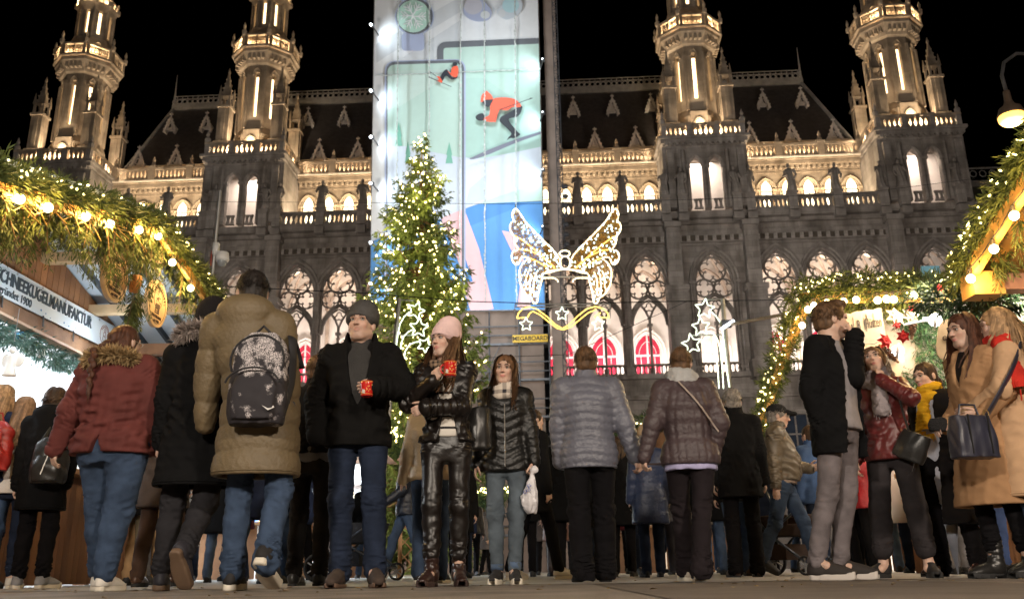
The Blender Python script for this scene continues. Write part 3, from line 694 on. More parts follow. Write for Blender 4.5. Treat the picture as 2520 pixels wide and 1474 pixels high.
# ------------------------------------------------------------------ shrouded tower with a large advertising banner
class Plane:
    """upright plane parallel to the town hall: turns picture points into points on it"""
    def __init__(s, Y, yaw=YAW):
        s.O = Vector((0, Y, 0)); s.ex = Vector((math.cos(yaw), -math.sin(yaw), 0)); s.en = Vector((-math.sin(yaw), -math.cos(yaw), 0)); s.yaw = yaw
    def q(s, u, v, off=0.0):
        d = ray(u, v); o = Vector((0, 0, HC)); k = (s.O + s.en * off - o).dot(s.en) / d.dot(s.en); p = o + d * k - s.O
        return (p.dot(s.ex), p.z)
    def root(s, name): return empty(name, s.O, -s.yaw)
NV = 1.39167  # photograph pixels per unit of the 2520-wide layout grid
def cr1(x, y, x0=1240., y0=0., k=3.685): return ((x0 + x / k) / NV, (y0 + y / k) / NV)
BP = Plane(50.0)
bb = BP.root('billboard'); tag(bb, 'tall advertising banner with skiers, watch and phone print on the shrouded tower', 'billboard')
PRINT = {}
def ink(nm, c): return mat('print_' + nm, c, .6, .02, 3)
tl, tr_, brr, bl = BP.q(923, -60), BP.q(1322, -60), BP.q(1341, 762), BP.q(911, 766)
b = MB(); b.prism([bl, brr, tr_, tl], 0, .25); b.build('banner', ink('white', (.80, .82, .84)), bb)
LAY = [0.0]
def clip(poly):
    """keep a printed shape within the banner's left and right edges"""
    def cut(P, inside, inter):
        out = []
        for i in range(len(P)):
            a, b_ = P[i - 1], P[i]; ia, ib = inside(a), inside(b_)
            if ia != ib: out.append(inter(a, b_))
            if ib: out.append(b_)
        return out
    for (p, q_) in ((tl, bl), (brr, tr_), (bl, brr)):
        def sd(c, p=p, q_=q_): return (q_[0] - p[0]) * (c[1] - p[1]) - (q_[1] - p[1]) * (c[0] - p[0]) - .02
        poly = cut(poly, lambda c: sd(c) > 0, lambda a, b_: (lambda t: (a[0] + (b_[0] - a[0]) * t, a[1] + (b_[1] - a[1]) * t))(sd(a) / (sd(a) - sd(b_))))
        if len(poly) < 3: return poly
    return poly
def shape(nm, pts, col, crop=0, raw=False, off=None):
    y0 = {0: 0., 2: 400., 3: 700.}[crop]
    P = pts if raw else [BP.q(*cr1(x, y, 1240., y0)) for x, y in pts]
    ar = sum(P[i - 1][0] * P[i][1] - P[i][0] * P[i - 1][1] for i in range(len(P)))
    if ar < 0: P = P[::-1]
    P = clip(P)
    if len(P) < 3: return
    LAY[0] -= .006
    n = len(P); m_ = bpy.data.meshes.new(nm); m_.from_pydata([(x, LAY[0], z) for x, z in P], [], [tuple(range(n))]); m_.materials.append(ink(*col)); return inst(nm, m_, bb)
def spl(pts, n=6):
    out = []; k = len(pts)
    for i in range(k):
        p0, p1, p2, p3 = [np.array(pts[(i + j) % k], float) for j in (-1, 0, 1, 2)]
        for t in np.linspace(0, 1, n, endpoint=False): out.append(tuple(.5 * (2 * p1 + (p2 - p0) * t + (2 * p0 - 5 * p1 + 4 * p2 - p3) * t * t + (3 * p1 - p0 - 3 * p2 + p3) * t ** 3)))
    return out
def oval(cx, cy, rx, ry, n=28, rot=0): return [(cx + rx * math.cos(t) * math.cos(rot) - ry * math.sin(t) * math.sin(rot), cy + rx * math.cos(t) * math.sin(rot) + ry * math.sin(t) * math.cos(rot)) for t in np.linspace(0, 2 * PI, n, endpoint=False)]
def rrect(x0, y0, x1, y1, r, sk=0.0, n=5):
    o = []
    for (cx, cy, a0) in ((x1 - r, y1 - r, 0), (x0 + r, y1 - r, PI / 2), (x0 + r, y0 + r, PI), (x1 - r, y0 + r, 1.5 * PI)):
        for t in np.linspace(a0, a0 + PI / 2, n): o.append((cx + r * math.cos(t), cy + r * math.sin(t) + sk * (cx - x0)))
    return o
PALE = ('pale', (.66, .69, .72)); MINT = ('mint', (.44, .62, .55)); MINT2 = ('mint_light', (.50, .67, .60)); DK = ('charcoal', (.035, .04, .05)); GREY = ('grey', (.16, .17, .19))
ORA = ('orange', (.82, .13, .07)); BLU = ('blue', (.11, .31, .66)); BLU2 = ('deep_blue', (.085, .26, .60)); PINK = ('pink', (.80, .50, .52)); SNOW = ('snow', (.60, .66, .74)); SNOW2 = ('snow_shade', (.50, .57, .66)); LIL = ('lilac', (.42, .47, .64)); TREEG = ('print_green', (.20, .46, .36)); WHT = ('pure_white', (.84, .86, .87))
shape('shine', [(180, 560), (1180, 0), (1250, 0), (1250, 150), (300, 720), (180, 800)], PALE); shape('shine', [(500, 740), (1240, 260), (1240, 520), (900, 760)], PALE)
# snow fields and blue band (lower half)
shape('green_sky', [(300, 900), (2300, 840), (2300, 1480), (2320, 1990), (1600, 2020), (1000, 1950), (300, 1850)], MINT)
shape('slope', [(100, 1860), (600, 1860), (900, 1935), (1220, 2005), (1500, 2010), (1900, 1940), (2330, 1850), (2330, 2700), (100, 3300)], SNOW)
shape('slope_shade', [(1350, 2400), (1560, 2230), (2330, 2160), (2330, 2350), (1300, 2760), (1300, 2420)], SNOW2)
shape('blue_band', [(60, 1930 + 1150), (300, 2980), (1240, 2680), (1700, 2500), (2330, 2290), (2330, 3990), (60, 3990)], BLU)
shape('blue_shade', [(1300, 2640), (1700, 2500), (2330, 2290), (2330, 2480), (1300, 2880)], BLU2)
shape('white_sheet', [(60, 1500), (330, 1500), (330, 2900), (60, 3000)], WHT)
shape('pink_stripe', [(1000, 2760), (1290, 2640), (1480, 3150), (1660, 3900), (1380, 3960), (1080, 2980)], PINK)
shape('pink_stripe', [(1765, 2915), (1900, 2940), (2050, 3300), (1960, 3320)], PINK); shape('pink_stripe', [(1960, 3880), (2000, 3560), (2130, 3800), (2120, 3930)], PINK)
shape('pink_leaf', spl([(320, 3620), (520, 3520), (560, 3350), (620, 3330), (860, 3480), (1000, 3660), (900, 3720), (700, 3800), (640, 3690), (400, 3660)], 4), PINK)
shape('blue_wedge', [(1120, 3280), (1300, 3240), (1400, 3560), (1220, 3560)], BLU2)
# tablet and phone outlines
shape('tablet_frame', rrect(950, 545, 3000, 2600, 110, -.04), GREY); shape('tablet_screen', rrect(1030, 620, 3000, 2600, 30, -.045), MINT2)
shape('green_sky', [(1290, 900), (2320, 850), (2320, 1900), (1900, 1950), (1500, 2005), (1290, 2000)], MINT); shape('shade', [(1540, 1000), (2320, 1530), (2320, 1880), (1900, 1950), (1290, 1990), (1290, 1000)], ('mint_shade', (.40, .58, .52)))
shape('slope', [(1290, 1998), (1500, 2010), (1900, 1940), (2330, 1850), (2330, 2290), (1700, 2500), (1290, 2640)], SNOW); shape('slope_shade', [(1360, 2390), (1560, 2220), (1560, 2520), (1300, 2620)], SNOW2)
shape('phone_frame', rrect(290, 790, 1310, 4100, 120, -.03), LIL); shape('phone_edge', rrect(310, 800, 1290, 4100, 110, -.03), GREY); shape('phone_screen', rrect(326, 836, 1262, 4100, 90, -.03), MINT2)
shape('shine', [(326, 920), (1262, 880), (480, 1360), (326, 1400)], ('mint_pale', (.56, .70, .64)))
shape('slope', [(326, 1860), (600, 1860), (900, 1935), (1262, 2005), (1262, 2700), (326, 3000)], SNOW); shape('blue_band', [(326, 2990), (1262, 2690), (1262, 3990), (326, 3990)], BLU)
shape('pink_leaf', spl([(340, 3620), (520, 3520), (560, 3350), (620, 3330), (860, 3480), (1000, 3660), (900, 3720), (700, 3800), (640, 3690), (400, 3660)], 4), PINK)
shape('pink_stripe', [(1000, 2770), (1262, 2660), (1262, 3420), (1080, 2980)], PINK)
for x, y0, y1, ww in ((585, 1800, 2070, 80), (1105, 1810, 2080, 92), (470, 1560, 1860, 90)):
    shape('printed_fir', [(x - ww / 2, y1), (x - ww * .28, y0 + .62 * (y1 - y0)), (x - ww * .4, y0 + .6 * (y1 - y0)), (x, y0), (x + ww * .4, y0 + .6 * (y1 - y0)), (x + ww * .28, y0 + .62 * (y1 - y0)), (x + ww / 2, y1)], TREEG)
# watch with snowflake
shape('watch_strap', rrect(505, 440, 790, 665, 50), LIL); shape('watch_strap', rrect(500, -200, 820, 60, 40), LIL)
shape('watch_case', oval(668, 238, 245, 240), LIL); shape('watch_ring', oval(668, 234, 232, 226), GREY); shape('watch_face', oval(655, 234, 208, 204), ('face_mint', (.50, .72, .62)))
for k in range(6):
    a = k * PI / 3; c, s_ = math.cos(a), math.sin(a)
    def rt(x, y): return (655 + x * c - y * s_, 238 + x * s_ + y * c)
    shape('snowflake_arm', [rt(0, -9), rt(158, -6), rt(158, 6), rt(0, 9)], WHT)
    for d in (70, 110):
        for sg in (-1, 1): shape('snowflake_arm', [rt(d, 0), rt(d + 52, sg * 48), rt(d + 40, sg * 54), rt(d - 14, sg * 4)], WHT)
# earbuds
shape('earbud', spl([(1290, 150), (1400, 20), (1520, 40), (1640, 190), (1600, 300), (1450, 320), (1320, 260)], 4), LIL); shape('earbud_face', oval(1410, 130, 115, 105), ('rose_grey', (.55, .55, .62))); shape('earbud_tip', oval(1560, 240, 60, 50), PALE)
shape('earbud', spl([(1705, 200), (1790, 90), (1830, 15), (1960, 10), (2030, 110), (1980, 230), (1820, 300)], 4), ('bud_pale', (.60, .66, .72))); shape('earbud_face', oval(1880, 120, 105, 95), ('aqua', (.48, .70, .76)))
shape('earbud_tip', oval(1770, 225, 45, 50), PALE)
# large skier
shape('ski', spl([(1360, 1560 + 475), (1390, 2050 - 20), (1600, 1935), (1950, 1800), (2300, 1690), (2300, 1720), (1960, 1840), (1620, 1985), (1410, 2052)], 3), ('ski_grey', (.20, .21, .27)))
shape('skier_legs', spl([(1840, 1480), (2015, 1380), (2010, 1460), (1960, 1520), (1860, 1545), (1880, 1600), (1960, 1700), (2000, 1745), (1920, 1790), (1880, 1785), (1830, 1815), (1860, 1770), (1890, 1730), (1830, 1660), (1745, 1580), (1760, 1520)], 3), DK)
shape('skier_jacket', spl([(1650, 1300), (1800, 1278), (1930, 1300), (2010, 1370), (1990, 1400), (1900, 1400), (1840, 1440), (1740, 1440), (1700, 1560), (1680, 1585), (1560, 1575), (1540, 1530), (1610, 1500), (1625, 1400)], 3), ORA)
shape('skier_glove', spl([(1440, 1525), (1480, 1485), (1545, 1485), (1540, 1565), (1470, 1565)], 3), DK)
shape('skier_face', spl([(1520, 1310), (1650, 1300), (1640, 1350), (1600, 1400), (1545, 1370)], 3), DK); shape('skier_hat', spl([(1505, 1330), (1520, 1250), (1565, 1210), (1580, 1195), (1600, 1215), (1640, 1250), (1655, 1300), (1560, 1310), (1530, 1335)], 3), ORA)
shape('ski_pole', [(1740, 1440), (2130, 1300), (2130, 1292), (1740, 1432)], DK); shape('pole_basket', [(2110, 1310), (2165, 1290), (2130, 1285)], DK)
# small skier on the phone
shape('ski', [(850, 940), (960, 1020), (960, 1028), (850, 950)], DK); shape('ski', [(850, 1020), (1140, 1145), (1138, 1152), (850, 1030)], DK)
shape('skier_legs', spl([(1080, 930), (1110, 970), (1150, 1030), (1210, 1000), (1210, 1040), (1140, 1060), (1070, 1010), (1030, 1075), (990, 1060), (1030, 970)], 3), DK)
shape('skier_jacket', spl([(1150, 905), (1220, 895), (1220, 1010), (1170, 1030), (1120, 990), (1090, 945), (1130, 975)], 3), ORA); shape('skier_head', oval(1183, 867, 32, 26, 14), DK); shape('skier_boot', [(950, 1020), (990, 1020), (1030, 1080), (1020, 1105), (960, 1075), (985, 1060)], ORA)
# light chains down the banner, seam, frame edges
LEDW = mat('led_white', (.9, .95, 1), .4, .02, emit=(.86, .95, 1.0), estr=2.5, sample=False)
CH = mat('light_chain', (.55, .58, .56), .5, .3, 5)
for u0, u1 in ((981, 973), (1058, 1054), (1134, 1131), (1192, 1194), (1267, 1271)):
    c = MB(); a0, a1 = BP.q(u0, -50, .45), BP.q(u1, 745, .45); n = 90
    c.tube([(a0[0] + (a1[0] - a0[0]) * t + .02 * math.sin(t * 47), -.45, a0[1] + (a1[1] - a0[1]) * t) for t in np.linspace(0, 1, 40)], .03, 4)
    for k in range(n):
        t = k / n; c.box((a0[0] + (a1[0] - a0[0]) * t + random.uniform(-.04, .04), -.46, a0[1] + (a1[1] - a0[1]) * t), (random.uniform(.03, .1), .05, random.uniform(.06, .22)))
    tag(c.build('light_chain', CH, bb), kind='stuff')
s0, s1 = BP.q(922, 187, .3), BP.q(1330, 170, .3); c = MB(); c.tube([(s0[0] + (s1[0] - s0[0]) * t, -.3, s0[1] + (s1[1] - s0[1]) * t + .02 * math.sin(t * 60)) for t in np.linspace(0, 1, 40)], .03, 4); c.build('banner_seam', CH, bb)
TAR = mat('scaffold_sheet', (.26, .20, .165), .8, .2, .8, .3, 4)
c = MB(); a, b_ = BP.q(1345, -60, -.8), BP.q(1373, 950, -.8); c.box(((a[0] + b_[0]) / 2 + .12, 2.2, 16), (.8, 3.0, 76)); c.build('side_sheet', TAR, bb)
c = MB(); c.tube([(tl[0] - .03, .1, tl[1]), (bl[0] - .03, .1, bl[1])], .06, 5); c.tube([(tr_[0], .1, tr_[1]), (brr[0], .1, brr[1])], .06, 5); c.tube([(bl[0], .1, bl[1]), (brr[0], .1, brr[1])], .05, 5); c.build('edge_tube', STEEL, bb)
c = MB(); c.box(((tl[0] + tr_[0]) / 2, 4.2, 22), (tr_[0] - tl[0] - .4, 6.6, 46)); c.build('shrouded_tower', TAR, bb)
# floodlights on arms along both edges
for v, sd in ((66, -1), (228, -1), (341, -1), (455, -1), (600, -1), (700, -1), (150, 1), (280, 1), (420, 1), (560, 1), (690, 1)):
    e = BP.q(919 if sd < 0 else 1333, v, .9); x = e[0] - .05 if sd < 0 else e[0] + .1; z = e[1]
    f = MB(); f.bar((x, -.95, z), (x - sd * .25, .1, z - .1), .06, .06); f.box((x, -1.0, z), (.22, .16, .2)); fo = f.build('flood_arm', IRON, bb)
    f = MB(); f.ball((x + (-.08 if sd < 0 else -.05), -1.12, z), .085 if sd < 0 else .03, 8, 6); f.build('flood_lens', mat('flood_lens', (1, 1, 1), .3, .01, emit=(.80, .93, 1.0), estr=7, sample=False), fo)
    Bm = Matrix.Translation(BP.O) @ Matrix.Rotation(-YAW, 4, 'Z')
    lamp('banner_light', 'SPOT', Bm @ Vector((x - sd * .1, -1.05, z)), 125, (.80, .92, 1.0), .1, Bm @ Vector((x - sd * 2.2, 0, z - .4)), 150, blend=.9)
for zz in (14, 22, 30): lamp('banner_light', 'AREA', (-1.6, 44.5, zz), 115, (.85, .94, 1), 2.5, (-1.6, 50, zz + 1))  # soft lights added in front of the banner, without any fixture
# ------------------------------------------------------------------ scaffolding under the banner
sp = Plane(50.6); SCS = mat('dull_tube', (.11, .115, .125), .5, .2, 8); sf = sp.root('scaffolding'); tag(sf, 'dark tube scaffolding with deck boards under the big banner', 'scaffolding')
x0, x1 = sp.q(915, 780)[0], sp.q(1350, 780)[0]
for k in range(7):
    xx = x0 + (x1 - x0) * k / 6; inst('standard', MB().tube([(0, 0, 0), (0, 0, 17)], .05, 6).mesh('standard', SCS), sf, (xx, 0, 0)); inst('standard', bpy.data.meshes['standard'], sf, (xx, 1.2, 0))
dk = MB().box((0, 0, 0), ((x1 - x0) / 6 - .1, 1.1, .12)).mesh('deck_board', mat('deck_board', (.22, .23, .25), .8, .3, 2))
tbm = MB().box((0, 0, 0), ((x1 - x0), .06, .06)).mesh('ledger', SCS)
for z in (2.0, 4.2, 6.4, 8.6, 10.8, 13.0, 15.2):
    for k in range(6): inst('deck_board', dk, sf, (x0 + (x1 - x0) * (k + .5) / 6, .6, z + .02 * (k % 2)))
    for dz in (.5, 1.05): inst('ledger', tbm, sf, ((x0 + x1) / 2, -.08, z + dz))
for k in range(3): inst('brace', MB().tube([(0, -.06, 0), (2.2, -.06, 4.3)], .03, 5).mesh('brace', SCS), sf, (x0 + 2.3 * k + 1, 0, 4.3 * k))
bp_ = MB(); bp_.box(((x0 + x1) / 2, 2.2, 8.4), (x1 - x0, .2, 16.8)); bp_.build('back_sheet', mat('scaffold_net', (.038, .043, .055), .8, .35, .6, .2, 3), sf)
for k, (du, dv, dw, dh) in enumerate(((1185, 790, 3.2, 1.3), (1290, 800, 1.4, 1.0), (1200, 860, 1.9, 1.7), (1320, 900, 1.2, 1.4), (1240, 930, 2.4, .8))):
    q = sp.q(du, dv); inst('cladding_panel', MB().box((0, 0, 0), (dw, .1, dh)).mesh('cladding_panel', mat('panel_%d' % (k % 2), [(.30, .30, .32), (.13, .14, .18)][k % 2], .7, .2, 2)), sf, (q[0], 1.9, q[1]))
q0, q1 = sp.q(1262, 838), sp.q(1348, 832)
sg = sp.root('sign_board'); tag(sg, 'yellow MEGABOARD sign with black capitals on the scaffolding', 'sign')
c = ((q0[0] + q1[0]) / 2, (q0[1] + q1[1]) / 2)
b = MB(); b.box((c[0], -.2, c[1]), (q1[0] - q0[0], .08, .46)); b.build('panel', mat('yellow_sign', (.75, .48, .05), .5, .05, 3), sg)
def text(s_, size, m, parent, loc, rot=(PI / 2, 0, 0), name='lettering', sx=1.0, ext=.004, align='CENTER', bold=0.0, shear=0):
    cu = bpy.data.curves.new(name, 'FONT'); cu.body = s_; cu.size = size; cu.align_x = align; cu.align_y = 'CENTER'; cu.extrude = ext; cu.offset = bold; cu.shear = shear
    o = bpy.data.objects.new(name, cu); COL.objects.link(o); dg = bpy.context.evaluated_depsgraph_get(); me = bpy.data.meshes.new_from_object(o.evaluated_get(dg)); bpy.data.objects.remove(o)
    me.name = name; me.materials.clear(); me.materials.append(m); o = inst(name, me, parent, loc, rot, (sx, 1, 1)); return o
text('MEGABOARD', .36, mat('black_print', (.02, .02, .025), .6, .05), sg, (c[0], -.245, c[1] - .01), sx=.95, bold=.006)
# hoist mast
hp = Plane(49.0); hm = hp.root('hoist_mast'); tag(hm, 'dark lattice hoist mast standing beside the shrouded tower', 'mast')
xa = hp.q(1383, 600)[0]; b = MB()
for sx in (-.16, .16):
    for sy in (-.16, .16): b.tube([(xa + sx, sy, 0), (xa + sx, sy, 40)], .035, 4)
for k in range(70):
    z = k * .56; s_ = 1 if k % 2 else -1
    for yy in (-.16, .16): b.bar((xa - .16 * s_, yy, z), (xa + .16 * s_, yy, z + .56), .03, .03); b.bar((xa - .16, yy, z), (xa + .16, yy, z), .03, .03)
tag(b.build('lattice', IRON, hm), kind='stuff')
b = MB()
for k in range(9): b.ball((xa + .3, 0, 22.3 - k * .62), .2, 6, 5, .7)
tag(b.build('cable_loop', IRON, hm), kind='stuff')
# ------------------------------------------------------------------ Christmas tree
NEEDLE = mat('spruce_needle', (.12, .155, .032), .7, .35, 1.5, col2=(.05, .08, .02))
BARK = mat('bark', (.16, .10, .05), .9, .3, 8, .4, 30)
BULB = mat('fairy_bulb', (1, .9, .6), .4, .02, emit=(1, .80, .28), estr=4, sample=False)
TB = at(1040, 700, 40); TTOP = at(1039, 328, 40)
xt = TTOP.x; zt = TTOP.z
tree = empty('christmas_tree', (xt, 40, 0)); tag(tree, 'tall narrow spruce Christmas tree covered in warm fairy lights', 'Christmas tree')
b = MB(); b.tube([(0, 0, 0), (.05, 0, 8), (0, 0, zt - .3)], [.3, .2, .02], 8); b.build('trunk', BARK, tree)
rg = np.random.RandomState(3); BPts = []; BD = []; BL = []; limbs = MB()
z = 1.5; rmax = 4.5
while z < zt - .35:
    f = 1 - z / zt; R0_ = min(rmax * (f ** .62), 3.5) * (1.0 if f > .1 else .85) + .04
    nb = 5 + int(6 * min(1, f * 2.2))
    for j in range(nb):
        a = rg.uniform(0, 2 * PI); L = R0_ * rg.choice([.55, .75, .9, 1.0, 1.12], p=[.15, .25, .3, .2, .1]) * rg.uniform(.9, 1.08); dz = rg.uniform(-.25, .25)
        pts = []
        for t in np.linspace(0, 1, 6): pts.append((math.cos(a) * L * t, math.sin(a) * L * t, z + dz - L * .30 * math.sin(t * PI * .75) + L * .16 * t ** 3))
        if L > .8: limbs.tube(pts, [.045 * L ** .5, .04, .03, .025, .018, .008], 4)
        P_ = np.array(pts); m = int(6 + L * 17)
        tt = rg.uniform(.12, 1, m) ** .8; ii = np.minimum((tt * 5).astype(int), 4); fr_ = tt * 5 - ii
        pos = P_[ii] * (1 - fr_)[:, None] + P_[ii + 1] * fr_[:, None]; dr = P_[ii + 1] - P_[ii]; dr /= np.linalg.norm(dr, axis=1)[:, None]
        side = np.stack([-dr[:, 1], dr[:, 0], 0 * dr[:, 0]], 1) * rg.choice([-1, 1], m)[:, None]
        d = dr * rg.uniform(.3, 1, m)[:, None] + side * rg.uniform(.1, 1, m)[:, None]; d[:, 2] -= rg.uniform(.1, 1.5, m)
        BPts.append(pos); BD.append(d); BL.append(rg.uniform(.25, .62, m) * (1.1 - .35 * tt) * min(1, .4 + L * .4))
    z += .26 + .13 * f
limbs.build('limb', BARK, tree)
BPts, BD, BL = np.concatenate(BPts), np.concatenate(BD), np.concatenate(BL)
V, F = needle_twigs(BPts, BD, BL, 5, 4, .28, .5)
tag(inst('foliage', np_mesh('foliage', V, F, NEEDLE, smooth=False), tree), kind='stuff')
def bulb_mesh(nm, r, m): return MB().ball((0, 0, 0), r, 6, 4).mesh(nm, m)
def bulb_string(name, pts, r, m, label, group=None, cat='string lights', loc=(0, 0, 0), part='bulb', extra=None):
    """a chain of bulbs: up to 300 bulbs are parts, what is past that one joined part"""
    root = empty(name, loc); tag(root, label, cat, group); bm_ = bulb_mesh(part, r, m)
    for p in pts[:290]: inst(part, bm_, root, p, (0, 0, 0), (1, 1, random.uniform(.9, 1.3)))
    if len(pts) > 290:
        b = MB()
        for p in pts[290:]: b.ball(p, r, 5, 3)
        tag(b.build(part, m, root), kind='stuff')
    if extra: extra(root)
    return root
rad_ = np.linalg.norm(BPts[:, :2], axis=1); R_at = np.minimum(rmax * np.clip(1 - BPts[:, 2] / zt, 0, 1) ** .62, 3.5)
ord_ = np.nonzero((BPts[:, 1] < .35 * R_at) & (rad_ > .35 * R_at) & (BPts[:, 2] > 6))[0]; rg.shuffle(ord_); cand = []; cell = set()
for i in ord_:
    p = BPts[i] + BD[i] * .1; p[1] -= .18; ky = (round(p[0] / .34), round(p[2] / .34))
    if ky in cell and rg.uniform() < .8: continue
    cell.add(ky); cand.append(p)
print('tree lights', len(cand))
lp = [tuple(p) for p in cand[:700]] + [(random.gauss(0, .12), -.5, random.uniform(9, zt - .2)) for _ in range(40)]
bulb_string('string_lights', lp, .046, BULB, 'warm white fairy lights wound round the Christmas tree', loc=(xt, 40, 0))
for k in range(12):
    z = 3.5 + k * 1.5; a = -PI / 2 + [-.9, .2, 1.0, -.3][k % 4]; rr = min(rmax * (1 - z / zt) ** .62, 3.5) * .85 + .25; lamp('fairy_glow', 'POINT', (xt + rr * math.cos(a), 40 + rr * math.sin(a) - .4, z), 36, (1, .82, .32), .3)
# ------------------------------------------------------------------ angel wings light ornament over the way
ROPE = mat('rope_light', (1, .95, .8), .4, .02, emit=(1, .86, .52), estr=1.15, sample=False)
ROPEG = mat('rope_light_gold', (1, .8, .3), .4, .02, emit=(1, .60, .10), estr=1.1, sample=False)
ROPEW = mat('rope_light_white', (.9, 1, .9), .4, .02, emit=(.86, 1, .74), estr=.95, sample=False)
GOLD = mat('bronze_tinsel', (.42, .24, .06), .35, .5, 9, metal=.7, emit=(.5, .26, .05), estr=.10, sample=False)  # faint glow put into the tinsel colour so it looks lamplit
LEDB = mat('led_ice', (.8, 1, 1), .4, .02, emit=(.55, .92, 1), estr=3.2, sample=False)
WP = Plane(20.0, 0.0)
def w4(x, y): return WP.q((1700 + x / 1.68) / NV, (660 + y / 1.68) / NV)
def rope(pts, m, root, r=.018, name='rope_light', y=0.0, closed=False, bead=.085):
    P = [np.array(p, float) for p in pts]
    if closed: P.append(P[0])
    d = [0];
    for a, b in zip(P[:-1], P[1:]): d.append(d[-1] + np.linalg.norm(b - a))
    n = max(6, int(d[-1] / bead * 2)); q = np.linspace(0, d[-1], n); X = np.interp(q, d, [p[0] for p in P]); Z = np.interp(q, d, [p[1] for p in P])
    return MB().tube([(x, y, z_) for x, z_ in zip(X, Z)], [r * (1.25 if i % 2 else .8) for i in range(n)], 5).build(name, m, root)
ws = WP.root('angel_wings_light'); tag(ws, 'pair of glittering angel wings in rope light with halo, hung above the way', 'light decoration')
LW = [(110, 92), (137, 122), (165, 165), (203, 207), (245, 250), (285, 290), (322, 327), (350, 360), (368, 395), (372, 425), (378, 440), (330, 447), (290, 455), (264, 470), (262, 492), (257, 520), (246, 560), (237, 600), (236, 625), (225, 637), (210, 630), (202, 606), (176, 590), (156, 562), (140, 530), (134, 500), (133, 450), (150, 410), (180, 384), (190, 378), (165, 370), (142, 376), (134, 395), (126, 412), (110, 412), (93, 392), (88, 362), (99, 337), (128, 327), (112, 302), (103, 272), (104, 250), (90, 236), (78, 206), (82, 180), (99, 160), (95, 148), (91, 120)]
inner = [[(104, 250), (130, 262), (170, 290), (230, 338), (300, 398), (335, 432)], [(128, 327), (190, 335), (250, 362), (310, 410), (335, 435)], [(190, 378), (225, 392), (290, 430)], [(186, 450), (171, 490), (172, 540), (163, 560)], [(198, 468), (191, 540), (197, 590)], [(232, 458), (216, 500), (212, 560), (216, 588)], [(270, 466), (305, 462), (350, 448), (397, 442)], [(265, 493), (330, 492), (352, 504), (354, 516)]]
def mir(p): return (794 - p[0], p[1])
def inpoly(x, y, P):
    c = False
    for i in range(len(P)):
        (x1_, y1_), (x2, y2) = P[i - 1], P[i]
        if (y1_ > y) != (y2 > y) and x < (x2 - x1_) * (y - y1_) / (y2 - y1_) + x1_: c = not c
    return c
rw_ = random.Random(5)
for sd, f in (('l', lambda p: p), ('r', mir)):
    PW = [w4(*f(p)) for p in LW]; rope(spl(PW, 3), ROPE, ws, .017, closed=True)
    for ln in inner[:3]: rope([w4(*f(p)) for p in ln], ROPEG, ws, .013, y=-.02)
    for ln in inner[3:]: rope([w4(*f(p)) for p in ln], ROPE, ws, .014, y=-.02)
    xs = [p[0] for p in PW]; zs = [p[1] for p in PW]; pts = []
    while len(pts) < 4200:
        x, z = rw_.uniform(min(xs), max(xs)), rw_.uniform(min(zs), max(zs))
        if inpoly(x, z, PW): pts.append((x, rw_.uniform(-.01, .03), z))
    P_ = np.array(pts); D_ = np.random.RandomState(8).normal(0, 1, P_.shape); W_ = np.cross(D_, np.random.RandomState(9).normal(0, 1, P_.shape)); W_ /= np.linalg.norm(W_, axis=1)[:, None]
    V, F = ribbons(P_, D_, W_ * .010, np.full(len(P_), .08)); tag(inst('tinsel', np_mesh('tinsel', V, F, GOLD, smooth=False), ws), kind='stuff')
    lm = bulb_mesh('ice_bulb', .014, LEDB); k = 0
    while k < 140:
        x, z = rw_.uniform(min(xs), max(xs)), rw_.uniform(min(zs), max(zs))
        if inpoly(x, z, PW): inst('ice_bulb', lm, ws, (x, -.035, z), (0, 0, 0), (1, 1, 1 + rw_.random())); k += 1
rope([w4(393 + 31 * math.cos(t), 350 + 17 * math.sin(t)) for t in np.linspace(0, 2 * PI, 24)], ROPE, ws, .016, 'halo'); rope([w4(395 + 29 * math.cos(t), 402 + 37 * math.sin(t)) for t in np.linspace(0, 2 * PI, 28)], ROPE, ws, .015, 'head_ring')
a, b_ = w4(118, 485), w4(680, 482); MB().tube([(a[0], .03, a[1]), (b_[0], .03, b_[1])], .02, 6).build('cross_bar', STEEL, ws)
for p in ((110, 92), (684, 92)):
    a = w4(*p); MB().tube([(a[0], 0, a[1]), (a[0], 0, a[1] + .12)], .012, 5).build('hanger', IRON, ws)
wv = WP.root('wave_sign_light'); tag(wv, 'gold rope light wave with three white stars in a steel frame below the wings', 'light decoration')
fr = MB()
for p, q in (((107, 640), (655, 640)), ((107, 655), (655, 655)), ((107, 640), (107, 722)), ((655, 640), (655, 722))): a, b_ = w4(*p), w4(*q); fr.bar((a[0], .02, a[1]), (b_[0], .02, b_[1]), .025, .025)
for x in (175, 280, 378, 485, 590): a, b_ = w4(x, 645), w4(x, 728); fr.bar((a[0], .02, a[1]), (b_[0], .02, b_[1]), .012, .012)
fr.build('frame', STEEL, wv)
for ln in ([(118, 722), (128, 692), (150, 668), (185, 657), (230, 668), (290, 712), (340, 760), (380, 782), (420, 758), (470, 708), (520, 668), (570, 655), (615, 668), (640, 692), (648, 720), (560, 715), (600, 690)], [(118, 722), (180, 718), (190, 695), (210, 682), (250, 702), (310, 750), (350, 780), (385, 788), (430, 772), (480, 730), (530, 690), (575, 672)]): rope([w4(*p) for p in ln], ROPEG, wv, .014)
def star_rope(root, c, Rr, rot=0.0, f=w4, m=ROPEW, r=.010, y=-.03):
    pts = [f(c[0] + (Rr if k % 2 == 0 else Rr * .45) * math.sin(rot + k * PI / 5), c[1] - (Rr if k % 2 == 0 else Rr * .45) * math.cos(rot + k * PI / 5)) for k in range(10)]
    rope(pts, m, root, r, 'rope_star', y, True)
for c_ in ((171, 760), (377, 700), (586, 758)): star_rope(wv, c_, 42, random.uniform(-.15, .15))
